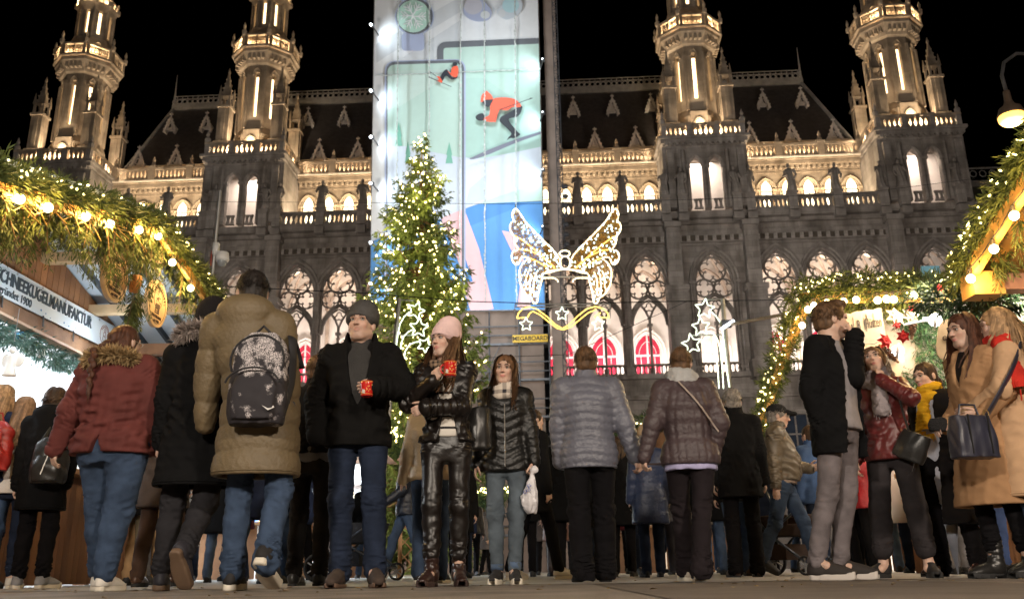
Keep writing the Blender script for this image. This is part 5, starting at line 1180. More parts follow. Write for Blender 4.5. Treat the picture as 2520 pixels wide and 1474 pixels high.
# ---- right far stall with gothic lettered board
fs = empty('hut_stall', (4.4, 9.6, 0)); FO_ = Vector((4.4, 9.6, 0)); tag(fs, 'garlanded hut stall with white blackletter board, fir wall and slanted orange posts', 'market stall')
def G_(p): return Vector(p) - FO_
def fy(u): return float(np.interp(u, [1870, 1960, 2340, 2520], [11.0, 10.8, 8.9, 8.3]))
def fp(u, v, d=0): return at(u, v, fy(u) + d)
garland('garland', [fp(u, v) for u, v in ((1960, 735), (2000, 712), (2080, 706), (2180, 708), (2270, 700), (2340, 712))], .16, 'long fir garland with fairy lights across the hut stall roof edge', 'fir garlands on the stalls', 51, 620, 46, FIR, [(fp(rg.uniform(1990, 2240), rg.uniform(722, 745), .1), (rg.uniform(-.1, .1), 0, -rg.uniform(.12, .3))) for k in range(110)], lside=(0, -1, .2))
garland('garland', [fp(u, v) for u, v in ((1962, 742), (1935, 830), (1905, 930), (1880, 1010), (1850, 1110), (1815, 1240))], .12, 'slanting fir garland full of fairy lights down the left side of the hut stall', 'fir garlands on the stalls', 53, 520, 90, FIR, None, lside=(-.5, -1, 0))
garland('garland', [fp(u, v, -.6) for u, v in ((2250, 740), (2330, 735), (2400, 742), (2520, 740))], .12, 'fir garland under the beam of the right stall above the women in camel coats', 'fir garlands on the stalls', 55, 420, 4, FIRG, None)
bulb_chain('bulb_chain', [fp(u, v, -.18) for u, v in ((1974, 801), (1988, 762), (2003, 752), (2035, 745), (2076, 742), (2107, 738), (2160, 739), (2182, 736), (2199, 737), (2249, 727))], 'ten glowing bulbs in a row under the hut stall garland', energy=2.0, sc=1.18)
for (p, q) in (((1985, 745), (1925, 890)), ((1925, 890), (1855, 1110))): b = MB(); b.bar(G_(fp(*p, .05)), G_(fp(*q, .05)), .1, .1); b.build('slanted_post', ORW, fs)
b = MB(); p0, p1 = G_(fp(1970, 735, .15)), G_(fp(2345, 728, .15)); b.bar(p0, p1, .1, .14); b.build('eave_beam', ORW, fs)
# blackletter board
q0, q1, q2 = fp(2078, 848, -.1), fp(2168, 850, -.1), fp(2078, 768, -.1); bd = empty('lettered_board', (q0 + q1) / 2 + Vector((0, 0, (q2.z - q0.z) / 2))); yaw_b = math.atan2(q1.y - q0.y, q1.x - q0.x); bd.rotation_euler = (0, 0, yaw_b * .6); wb = (Vector(q1) - Vector(q0)).length; hb = q2.z - q0.z
tag(bd, 'weathered white board with blackletter text Krovin Hütten under the bulbs', 'sign')
rq = random.Random(3); poly = [(-wb / 2 + wb * i / 12, -hb / 2 + rq.uniform(-.01, .01)) for i in range(13)] + [(wb / 2 - wb * i / 12, hb / 2 + rq.uniform(-.012, .012)) for i in range(13)]; b = MB(); b.prism(poly, 0, .025); b.build('board', mat('weathered_white', (.50, .48, .45), .8, .12, 4, .3, 30), bd)
inkb = mat('blackletter_ink', (.10, .09, .09), .8, .3, 30)
for s_, x, sx in (('Krovin', -.26, .72), ('B', -.01, .7), ('Hütten', .24, .68)):
    o = text(s_, .17, inkb, bd, (x * wb / .8, -.006, .035), (PI / 2, 0, 0), sx=sx * wb / .92, bold=.0)
b = MB()
for k in range(8): x = rq.uniform(-.42, .42) * wb; b.bar((x, -.004, .035 + rq.uniform(-.11, .05)), (x + rq.uniform(-.012, .012), -.004, .035 + rq.uniform(.06, .12)), .004, .007)
tag(b.build('serif', inkb, bd), kind='stuff')
# fir wall behind the decorations
b = MB(); p0, p1 = fp(2180, 900, .75), fp(2560, 900, .75); b.bar(G_((p0.x - .5, p0.y, 1.75)), G_((p1.x + .8, p1.y, 1.75)), .05, 2.4); b.build('back_wall', mat('stall_back', (.62, .55, .48), .8, .1, 2), fs)
P0 = np.array(fp(2150, 900, .6)); P1 = np.array(fp(2560, 900, .6)); rgn = np.random.RandomState(3); n = 5200; t = rgn.uniform(0, 1, n); pos = P0 + (P1 - P0) * t[:, None]; pos[:, 2] = rgn.uniform(.95, 3.0, n); keep = (np.sin(t * 21) + np.sin(pos[:, 2] * 6 + t * 9) > -.9); pos = pos[keep]; n = len(pos)
V, F = needle_twigs(pos, np.stack([rgn.normal(0, .4, n), -np.abs(rgn.normal(.5, .3, n)), -np.abs(rgn.normal(.6, .4, n))], 1), rgn.uniform(.09, .16, n), 4, 6, .11, .3, .8)
tag(inst('fir_cladding', np_mesh('fir_cladding', V - np.array(FO_), F, mat('fir_lit', (.07, .15, .06), .6, .35, 5), smooth=False), fs), kind='stuff')
for k in range(30):
    t = k / 30; p = Vector(P0) * (1 - t) + Vector(P1) * t; inst('plank', lowp[k % 3], fs, G_((p.x, p.y - .5, .5)), (0, 0, math.atan2(P1[1] - P0[1], P1[0] - P0[0]) + PI / 2))
b = MB(); b.bar(G_((P0[0], P0[1] - .45, 1.03)), G_((P1[0], P1[1] - .45, 1.03)), .45, .05); b.build('counter', WOOD, fs)
b = MB(); pa, pb_ = fp(2180, 1060, .3), fp(2330, 1062, .3); b.bar(G_(pa), G_(pb_), .04, .06); b.build('rail', WOOD, fs)
for p in ((4.6, 9.2, 2.7), (5.6, 8.8, 2.7), (6.4, 8.2, 2.6)): lamp('hut_light', 'POINT', p, 12, (1, .88, .72), .1)
lamp('hut_light', 'AREA', (5.2, 8.7, 2.95), 34, (1, .86, .7), 2, (5.3, 9.4, 1.0), sy=.5)
# clip lamps, pine cones, poinsettias, wooden boards
for k, (u, v) in enumerate(((2296, 787), (2204, 864))):
    c = fp(u, v, -.1); d = empty('spot_lamp', c); tag(d, 'white reflector lamp on a short arm amid fir twigs, %s one' % ('upper' if k == 0 else 'lower'), 'lamp', 'reflector lamps in the hut stall')
    M = Matrix.Rotation(R(100), 4, 'Y') @ Matrix.Rotation(R(15), 4, 'X'); b = MB(); b.lathe([(.02, -.1), (.03, -.04), (.085, .02), (.09, .03)], 16, M); b.build('reflector', WHITEP, d, True); b = MB(); b.lathe([(.001, .036), (.08, .034)], 16, M); b.ball(M @ Vector((0, 0, .02)), .07, 10, 6); b.build('lens', mat('lamp_lens', (1, 1, 1)), d); MB().tube([(-.05, 0, 0), (-.3, .05, -.04)], .012, 6).build('arm', WHITEP, d)
def cone_mesh(L=.3, r=.05):
    b = MB(); b.tube([(0, 0, 0), (0, 0, -L)], [r * .4, r * .3], 6); n = 80
    for i in range(n):
        t = i / n; a = i * 2.4; rr = r * (math.sin(PI * min(1, .12 + t * .95)) ** .7); z = -L * t; c, s_ = math.cos(a), math.sin(a); w_ = rr * .5
        b.add([(c * rr * .3 - s_ * w_, s_ * rr * .3 + c * w_, z), (c * rr * .3 + s_ * w_, s_ * rr * .3 - c * w_, z), (c * rr + s_ * w_ * .5, s_ * rr - c * w_ * .5, z - L * .07), (c * rr * 1.08, s_ * rr * 1.08, z - L * .085), (c * rr - s_ * w_ * .5, s_ * rr + c * w_ * .5, z - L * .07)], [(0, 1, 2, 3, 4)])
    return b.mesh('pine_cone', mat('cone_scale', (.22, .11, .06), .7, .3, 20), fix=False)
cm_ = cone_mesh()
for k, (u, v, lab, rx) in enumerate(((2248, 768, 'long brown pine cone hanging beside the white lamp', .15), (2163, 850, 'pine cone hanging lower, beside the tilted wooden board', -.5))): o = inst('pine_cone', cm_, None, fp(u, v, -.25), (rx, rx, 0)); tag(o, lab, 'pine cone', 'pine cones in the hut stall')
def flower_mesh(nm, m, r=.09):
    b = MB()
    for lay in range(2):
        for k in range(6):
            a = k * PI / 3 + lay * .5; rr = r * (1 - .35 * lay); c, s_ = math.cos(a), math.sin(a); y = -.01 - lay * .015
            b.add([(0, y, 0), (c * rr * .5 - s_ * rr * .3, y - .015, s_ * rr * .5 + c * rr * .3), (c * rr, y + .012, s_ * rr), (c * rr * .5 + s_ * rr * .3, y - .015, s_ * rr * .5 - c * rr * .3)], [(0, 1, 2, 3)])
    b.ball((0, -.035, 0), .012, 6, 4); return b.mesh(nm, m, fix=False)
fr_ = flower_mesh('poinsettia', RED); fw_ = flower_mesh('poinsettia', mat('poinsettia_cream', (.72, .62, .46), .6, .15, 8), .12)
for k, (u, v, s_, m, lab) in enumerate(((2176, 840, 1.1, fr_, 'red poinsettia beside the corner of the white board'), (2222, 828, .9, fr_, 'red poinsettia below the long pine cone'), (2206, 800, .6, fr_, 'small red poinsettia above the two larger ones'), (2242, 762, .55, fr_, 'small red poinsettia next to the cream flowers'), (2202, 780, 1.0, fw_, 'cream poinsettia under the garland, left of two'), (2240, 778, .9, fw_, 'cream poinsettia touching the long pine cone'), (2203, 967, .95, fr_, 'red poinsettia on the rail behind the yellow scarf'), (2242, 968, .6, fr_, 'small red poinsettia at the right end of the rail'), (2312, 708, .55, fr_, 'red poinsettia on a bare twig by the beam'), (2425, 755, .6, fr_, 'red poinsettia above the blonde woman'), (1925, 1075, .8, fr_, 'red poinsettia low behind the man in the cap'))): tag(inst('poinsettia', m, None, fp(u, v, -.3), (random.uniform(-.3, .3), random.uniform(0, 1), random.uniform(-.3, .3)), (s_,) * 3), lab, 'flower', 'poinsettias on the hut stall')
def slab(nm, u, v, w_, h_, tilt, lab, txt=None):
    c = fp(u, v, -.12); d = empty(nm, c); d.rotation_euler = (0, tilt, 0); tag(d, lab, 'sign', 'wooden boards in the hut stall'); rq = random.Random(int(u))
    poly = spl([(-w_ / 2 + rq.uniform(-.02, .02), -h_ / 2), (w_ * .4, -h_ * .46), (w_ / 2, h_ * .05), (w_ * .38, h_ * .5), (-w_ * .3, h_ * .46), (-w_ * .52, 0)], 4); b = MB(); b.prism(poly, 0, .02); b.build('board', PALEW, d)
    if txt: text(txt, .07, mat('burnt_ink', (.06, .035, .025)), d, (0, -.006, 0), (PI / 2, 0, 0), sx=.8)
slab('bark_board', 2190, 925, .2, .52, .5, 'tilted pale wooden board with burnt lettering beside the pine cone', 'Spezialitäten'); slab('bark_board', 2345, 835, .3, .42, .1, 'upright pale wooden board behind the red haired woman', 'Glühwein')
# small blue board on the roof
bl_ = MB(); bl_.box((0, 0, 0), (.2, .03, .12)); tag(bl_.build('blue_board', mat('blue_board', (.12, .30, .45), .6, .1), None, False, fp(2290, 668, .1)), 'small light blue board showing above the hut stall garland', 'board')
# ---- stalls further back
def far_stall(name, x, y, w_, lab, col, en, rz=0.0):
    s_ = empty(name, (x, y, 0), rz); tag(s_, lab, 'market stall', 'stalls further down the way')
    for k in range(int(w_ / .22)): inst('plank', MB().box((0, 0, 0), (.2, .03, 1.0)).mesh('plank', PLANK[k % 3]) if k < 3 else fmesh[k % 3], s_, (-w_ / 2 + .11 + k * .22, 0, .5)) if False else inst('plank', fmesh[k % 3], s_, (-w_ / 2 + .11 + k * .22, 0, .5))
    b = MB(); b.box((0, .1, 1.03), (w_ + .1, .5, .06)); b.build('counter', WOOD, s_); b = MB(); b.box((0, 2.2, 1.5), (w_, .06, 3)); b.build('back_wall', WHITEP, s_)
    b = MB(); b.prism([(-w_ / 2 - .3, 2.4), (w_ / 2 + .3, 2.4), (0, 3.5)], -.6, 2.3); b.build('roof', BEAM, s_)
    for sx in (-1, 1): b = MB(); b.box((sx * w_ / 2, .05, 1.2), (.12, .12, 2.4)); b.build('post', BEAM, s_)
    for k in range(3): b = MB(); b.box((0, 1.9, 1.15 + k * .42), (w_ - .2, .3, .03)); b.build('shelf', WHITEP, s_)
    rq = random.Random(int(x * 10)); cols = [mat('goods_%d' % i, c, .5, .2, 8) for i, c in enumerate(((.6, .05, .05), (.7, .6, .4), (.1, .2, .5), (.75, .75, .7), (.5, .25, .1)))]
    for k in range(26): b = MB(); b.box((rq.uniform(-w_ / 2 + .2, w_ / 2 - .2), 1.85, 1.27 + .42 * (k % 3)), (rq.uniform(.08, .2), .15, rq.uniform(.1, .24))); tag(b.build('goods_box', cols[k % 5], s_))
    M_ = Matrix.Translation((x, y, 0)) @ Matrix.Rotation(rz, 4, 'Z'); lamp('far_stall_light', 'AREA', M_ @ Vector((0, .9, 2.35)), en, col, w_ * .8, M_ @ Vector((0, 1.2, 0)), sy=.8)
    pts = [M_ @ Vector((-w_ / 2 - .3, -.62, 2.42)), M_ @ Vector((0, -.62, 3.5)), M_ @ Vector((w_ / 2 + .3, -.62, 2.42))]; garland('garland', pts, .14, 'lit fir garland along the roof of the %s' % lab.split(' with')[0], 'fir garlands on the stalls', int(x * 7) + 90, 160, 40, FIRG, None, .2, lside=(0, -1, 0), bulb=FB2)
    return s_
fmesh = [MB().box((0, 0, 0), (.2, .03, 1.0)).mesh('plank', m) for m in PLANK]; FB2 = bulb_mesh('fairy_bulb', .022, BULB)
far_stall('far_stall', -4.6, 17.5, 3.4, 'white lit stall with planked counter behind the man in the beanie', (.82, .93, 1), 190)
far_stall('far_stall', -8.2, 15.5, 3.0, 'bright stall with planked counter behind the olive parka', (.80, .92, 1), 170, .25)
far_stall('far_stall', 3.4, 21, 3.4, 'dim warm stall with planked counter beyond the couple holding hands', (1, .75, .5), 70, -.1)
far_stall('far_stall', 7.2, 14.5, 3.2, 'warm lit stall with planked counter behind the yellow scarf', (1, .84, .66), 130, -.5)
# neon star and lit hedge at the tree foot
nb = empty('neon_sign', at(1182, 1110, 19)); tag(nb, 'small cyan neon sign with a red stroke below the tree', 'neon sign'); NE = mat('neon_cyan', (.3, .9, 1), .4, .01, emit=(.12, .75, 1), estr=3, sample=False); NR = mat('neon_red', (1, .1, .15), .4, .01, emit=(1, .05, .1), estr=2, sample=False)
b = MB(); b.tube([(.1, 0, .25), (-.1, 0, .0), (.08, 0, -.15)], .018, 5); b.tube([(-.35, 0, -.32), (.2, 0, -.32)], .018, 5); b.build('tube', NE, nb); b = MB(); b.tube([(.08, 0, .12), (.0, 0, .0), (.12, 0, -.08)], .016, 5); b.build('red_tube', NR, nb)
garland('garland', [at(u, v, 20) for u, v in ((930, 1050), (980, 1075), (1010, 1110))], .22, 'golden lit garland to the right of the beanie man', 'fir garlands on the stalls', 71, 160, 26, FIRG, None, .22, lside=(0, -1, 0), bulb=FB2)
garland('garland', [at(u, v, 22) for u, v in ((1150, 1205), (1200, 1220), (1260, 1218))], .2, 'lit garland low behind the girl in the black puffer', 'fir garlands on the stalls', 73, 160, 26, FIRG, None, .22, lside=(0, -1, 0), bulb=FB2)
# ------------------------------------------------------------------ people: one continuous body each, clothes and hair as parts
def V3(*a): return np.array(a, float)
def unit(v): v = np.array(v, float); return v / (np.linalg.norm(v) + 1e-9)
SKIN = mat('skin', (.56, .37, .285), .5, .06, 14, .12, 90, vcol='Col', sub=.12)
def cloth(nm, c, rough=.9, var=.22, bump=.16, bscale=260, sheen=.0, spec=.15, scale=7, **k): return mat('cloth_' + nm, c, rough, var, scale, bump, bscale, sheen=sheen, spec=spec, **k)
def leather(nm, c, rough=.34): return mat('leather_' + nm, c, rough, .2, 9, .07, 90, spec=.5)
def puff(nm, c, rough=.42): return mat('puffer_' + nm, c, rough, .12, 6, .3, 45, spec=.45)
def hairm(nm, c): return mat('hair_' + nm, c, .5, .35, 30, .25, 160, spec=.25, vcol='Col')
WHITEM = mat('eye_white', (.36, .33, .31), .25, .02); IRIS = mat('iris', (.05, .035, .02), .15, .1)
BROW = mat('brow_hair', (.035, .02, .013), .7, .2, 60)
def ik(a, b, l1, l2, pole):
    a, b = np.array(a, float), np.array(b, float); d = b - a; L = np.linalg.norm(d); 
    if L > (l1 + l2) * .998: b = a + d / L * (l1 + l2) * .998; L = (l1 + l2) * .998
    u = unit(b - a); x = (l1 * l1 - l2 * l2 + L * L) / (2 * L); hgt = math.sqrt(max(l1 * l1 - x * x, 0)); p = np.array(pole, float); p = unit(p - u * (p @ u))
    return a + u * x + p * hgt, b
def rotm(yaw, pitch, roll):
    return np.array((Matrix.Rotation(R(yaw), 3, 'Z') @ Matrix.Rotation(R(pitch), 3, 'X') @ Matrix.Rotation(R(roll), 3, 'Y')))
def wrinkle(lam, amp, seed=0, ends=None):
    """folds across a limb: stronger near the joints given as (position, width)"""
    rg = np.random.RandomState(seed % 99991); ph = rg.uniform(0, 6, 6)
    def f(t, L, x, y, z):
        q = 1.0 if ends is None else sum(np.exp(-((t - e * L) / (w * L)) ** 2) for e, w in ends)
        wv = np.sin(2 * PI * t / lam + 2.4 * np.sin(x * 19 + ph[0]) + 2.2 * np.sin(y * 23 + z * 7 + ph[1])) + .6 * np.sin(2 * PI * t / (lam * .57) + 2.6 * np.sin(x * 31 + ph[2]) + 1.5 * np.sin(y * 29 + ph[4]) + ph[3])
        md = .5 + .5 * np.sin(13 * x + ph[5] + 9 * t) * np.sin(17 * y + 8 * t + ph[2])
        return amp * q * md * (1 - np.abs(wv)) * 1.1
    return f
def quilt_t(lam, amp):
    def f(t, L, x, y, z): return amp * (np.abs(np.sin(PI * (t + .006 * np.sin(x * 60 + z * 40)) / lam)) ** .55 - .6) + amp * .18 * np.sin(x * 150 + t * 60) * np.sin(z * 130 + y * 90)
    return f
def hand(v, wr, f, palm, side, s, curl=(25, 35, 20), thumb=.5, spread=.12, r=1.0):
    f = unit(f); palm = np.array(palm, float); palm = unit(palm - f * (palm @ f)); t = np.cross(f, palm) * (1 if side == 'R' else -1)
    def pt(x, y, z): return wr + (t * x + f * y - palm * z) * s * 1.08   # x to the thumb, y to the fingertips, z out of the back
    v.cap(wr - f * .03 * s, pt(0, .012, 0), .024 * s, .024 * s, .01)
    for x in (-.026, -.009, .009, .027): v.cap(pt(x * .55, .01, 0), pt(x, .078, .001), .0145 * s, .0115 * s, .007)
    lens = [(.026, .066, .0088), (.009, .078, .0094), (-.009, .072, .009), (-.026, .056, .008)]
    k = np.array(curl)
    for j, (x, L, rr) in enumerate(lens):
        p = pt(x, .084 - abs(x) * .15, .001); a = 0; sp = x * spread * 9
        for q, (fr, dg) in enumerate(((.45, k[0]), (.31, k[1]), (.24, k[2]))):
            a += R(dg * (1 + .08 * j)); d = (f * math.cos(a) + palm * math.sin(a)); d = unit(d + t * sp * math.cos(a) * .5); p2 = p + d * L * fr * s * 1.08
            v.cap(p, p2, rr * s * r * (1 - .1 * q), rr * s * r * (.9 - .1 * q), .003); p = p2
    b = pt(.022, .022, -.006); d1 = unit(t * .75 + f * .65 + palm * (.2 + .5 * thumb)); p1 = b + d1 * .042 * s; d2 = unit(t * (.45 - .7 * thumb) + f * .85 + palm * (.2 + .6 * thumb)); p2 = p1 + d2 * .032 * s; p3 = p2 + unit(d2 + f * .1 - t * .2 * thumb) * .026 * s
    v.cap(b, p1, .0135 * s, .0105 * s, .009); v.cap(p1, p2, .0105 * s, .0095 * s, .003); v.cap(p2, p3, .0095 * s, .0075 * s, .003)
def head_sdf(v, H, M, s, fem, beard=False):
    def X(*p): return H + (M @ np.array(p, float)) * s
    def E(c, r, k=.012, sub=False): v.ell(X(*c), np.array(r) * s, M, k * s, sub)
    E((0, .012, .03), (.074, .094, .088)); E((0, -.022, -.03), (.061, .070, .082), .02); E((0, -.055, -.088), (.030 if fem else .036, .030, .024), .022)
    for sx in (-1, 1):
        v.cap(X(sx * .052, .01, -.055), X(sx * .022, -.06, -.092), .022 * s, .018 * s, .02 * s)
        E((sx * .034, -.066, -.018), (.024, .02, .02), .018); v.cap(X(sx * .012, -.088, .034), X(sx * .046, -.076, .033), .010 * s, .009 * s, .014 * s)
        E((sx * .031, -.097, .0115), (.0165, .014, .0072), .006, True); v.cap(X(sx * .016, -.094, .022), X(sx * .047, -.083, .019), .0042 * s, .0036 * s, .004 * s); E((sx * .077, .012, -.004), (.010, .020, .032), .006)
        E((sx * .011, -.102, -.026), (.0085, .010, .008), .006)
    v.cap(X(0, -.086, .016), X(0, -.112, -.022), .0075 * s, .0105 * s, .008 * s)
    E((0, -.088, -.052), (.023, .0105, .0065), .005); E((0, -.0875, -.064), (.019, .011, .0065), .005); v.cap(X(-.02, -.097, -.058), X(.02, -.097, -.058), .0026 * s, .0026 * s, .002 * s, sub=True)
    v.cap(X(0, .025, -.06), X(0, .035, -.16), (.048 if fem else .056) * s, (.05 if fem else .06) * s, .025 * s)
    return X
def strands(X, s, n, length, seed, spread=1.0, wid=.011, az=(-2.6, 2.6), wave=.012, back=True, cut=.02, fall=None, seg=10, top=.98):
    """hanging locks: start on the crown, run over the skull, then fall; az measured from the back of the head"""
    rg = np.random.RandomState(seed); V, F, C = [], [], []
    for i in range(n):
        a = rg.uniform(*az); h0 = rg.uniform(.15, top); L = length * rg.uniform(.72, 1.05); ph = rg.uniform(0, 6); col = rg.uniform(.55, 1.35); wv = wave * rg.uniform(.4, 1.6); rad = rg.uniform(.96, 1.07)
        pts = []
        for q in range(seg + 1):
            t = q / seg; e = h0 * 1.45 * (1 - min(1, t * 2.4)); sp = max(0, t - .4)
            x = .088 * rad * math.sin(a) * math.cos(e * .9); y = .015 + .108 * rad * math.cos(a) * math.cos(e * .9); z = .035 + .098 * rad * math.sin(e)
            if t > .38: z -= (t - .38) / .62 * L; x *= 1 + sp * .35 * spread; y += (fall if fall is not None else .16) * sp * max(0, math.cos(a)) * 1.6 - max(0, abs(a) - 1.15) * sp * .30; x *= 1 - max(0, abs(a) - 1.3) * sp * .25
            x += wv * math.sin(t * 9 + ph) * t; y += wv * math.cos(t * 8 + ph) * t
            pts.append((x, y, z))
        P = np.array(pts); tv = np.array((math.cos(a), -math.sin(a), 0)); o = len(V)
        for q, p in enumerate(P):
            w_ = wid * (1 - .75 * (q / seg) ** 2.5) * rg.uniform(.8, 1.2)
            V += [X(*(p - tv * w_)), X(*(p + tv * w_ + np.array((0, 0, 0)))), ]; C += [(col,) * 3, (col * .85,) * 3]
        for q in range(seg): F.append((o + 2 * q, o + 2 * q + 1, o + 2 * q + 3, o + 2 * q + 2))
    return np.array(V), np.array(F), np.array(C)
def fur(path, r, n, seed, L=.045, up=(0, 0, 0)):
    rg = np.random.RandomState(seed); P = np.array(path); seg = np.linalg.norm(P[1:] - P[:-1], axis=1); cum = np.r_[0, np.cumsum(seg)]; t = rg.uniform(0, cum[-1], n); C = np.stack([np.interp(t, cum, P[:, i]) for i in range(3)], 1)
    d = rg.normal(0, 1, (n, 3)); d /= np.linalg.norm(d, axis=1)[:, None]; lump = 1 + .25 * np.sin(t * 60 + seed); pos = C + d * (r * .7 * lump)[:, None]
    dd = d * .8 + np.array(up) + np.repeat(rg.normal(0, .35, (n // 8 + 1, 3)), 8, 0)[:n]; w_ = np.cross(dd, rg.normal(0, 1, (n, 3))); w_ /= np.linalg.norm(w_, axis=1)[:, None]; l = L * rg.uniform(.5, 1.2, n)
    V, F = ribbons(pos, dd, w_ * .0045, l); c = rg.uniform(.5, 1.4, (n, 1)) * np.ones((1, 3)); cc = np.repeat(c, 4, 0); cc[0::4] *= .5
    return V, F, cc
_SHOES = {}
def shoe_meshes(kind, fine):
    """(upper, sole) in a foot frame: heel at y=.07, toe at y=-.20, ground z=0"""
    key = (kind, fine)
    if key in _SHOES: return _SHOES[key]
    h = .0075 if fine else .014; up = Vol((-.07, -.24, 0), (.07, .11, .34), h); so = Vol((-.07, -.25, -.01), (.07, .11, .07), h)
    boot = kind in ('boot', 'ankle'); sl = .035 if boot or kind == 'sneaker' else .022
    up.ell((0, .035, .055), (.036, .05, .05), k=.02); up.ell((0, -.075, .045), (.043, .085, .04), k=.03); up.ell((0, -.15, .038), (.04, .055, .032), k=.03); up.cap((0, .02, .06), (0, .025, .10), .042, .042, .03); up.cap((0, -.02, .085), (0, -.11, .055), .035, .03, .03)
    if boot:
        top = .25 if kind == 'boot' else .15
        up.cap((0, .022, .08), (0, .03, top), .046, .052, .03, wr=lambda t, L, x, y, z: .003 * np.sin(t * 150)); up.ell((0, .03, top + .045), (.045, .048, .04), k=0, sub=True)
    else: up.ell((0, .028, .125), (.034, .045, .04), k=.006, sub=True)
    up.fn((-.08, -.25, -.02), (.08, .12, sl), lambda X, Y, Z: np.maximum(Z - sl + .004, -1) + 0 * X + 0 * Y, sub=True)
    if fine and kind in ('boot', 'sneaker'):
        for q in range(6 if kind == 'boot' else 4):
            yy, zz = (-.045 - .012 * q, .085 - .0085 * q) if kind == 'sneaker' else ((-.022 - .01 * max(0, 2 - q), .085 + .03 * q) if q > 1 else (-.06 + .02 * q, .09 + .01 * q))
            up.cap((-.022, yy, zz), (.022, yy - .004, zz + .004), .0045, .0045, .003); 
    def outl(X, Y, Z):
        t = np.clip((.085 - Y) / .29, 0, 1); w_ = .031 + .014 * np.sin(np.clip((t - .25) / .75, 0, 1) * PI) ** .8 + .004; cx = .006 * np.sin(t * PI)
        dxy = np.maximum(np.abs(X - cx) - w_, np.maximum(Y - .072, -.205 - Y)); 
        e1 = np.sqrt(np.maximum(np.abs(X - cx) - w_ + .03, 0) ** 2 + np.maximum(np.maximum(Y - .042, -.172 - Y), 0) ** 2) - .031; dxy = np.maximum(dxy, e1)
        top = sl + (.006 if kind == 'sneaker' else 0) + .012 * np.clip((-.14 - Y) / .06, 0, 1)
        d = np.maximum(dxy, np.maximum(Z - top, -Z + .012 * np.clip((-.15 - Y) / .06, 0, 1) ** 2))
        if boot: d = np.maximum(d, -np.maximum(Z - .014, np.maximum(Y - .025, -.035 - Y)))
        return d
    so.fn((-.08, -.25, -.02), (.08, .12, .08), outl)
    if boot and fine: so.relief(lambda x, y, z: np.where(z < .02, .003 * np.sign(np.sin(y * 300)), 0))
    r = (up.nets(), so.nets()); _SHOES[key] = r; return r
_SM = {}
def shoe(root, kind, fine, s, foot, mu, ms):
    (U, S_) = shoe_meshes(kind, fine); key = (kind, fine, mu.name, ms.name)
    if key not in _SM: _SM[key] = (np_mesh('shoe', U[0], U[1], mu), np_mesh('sole', S_[0], S_[1], ms))
    M = Matrix.Translation(foot['p']) @ Matrix.Rotation(R(foot['yaw']), 4, 'Z') @ Matrix.Rotation(R(foot['pitch']), 4, 'X')
    a = inst('shoe', _SM[key][0], root); a.matrix_local = M @ Matrix.Diagonal((s, s, s, 1)); inst('sole', _SM[key][1], a)
    return M
CAST = {}
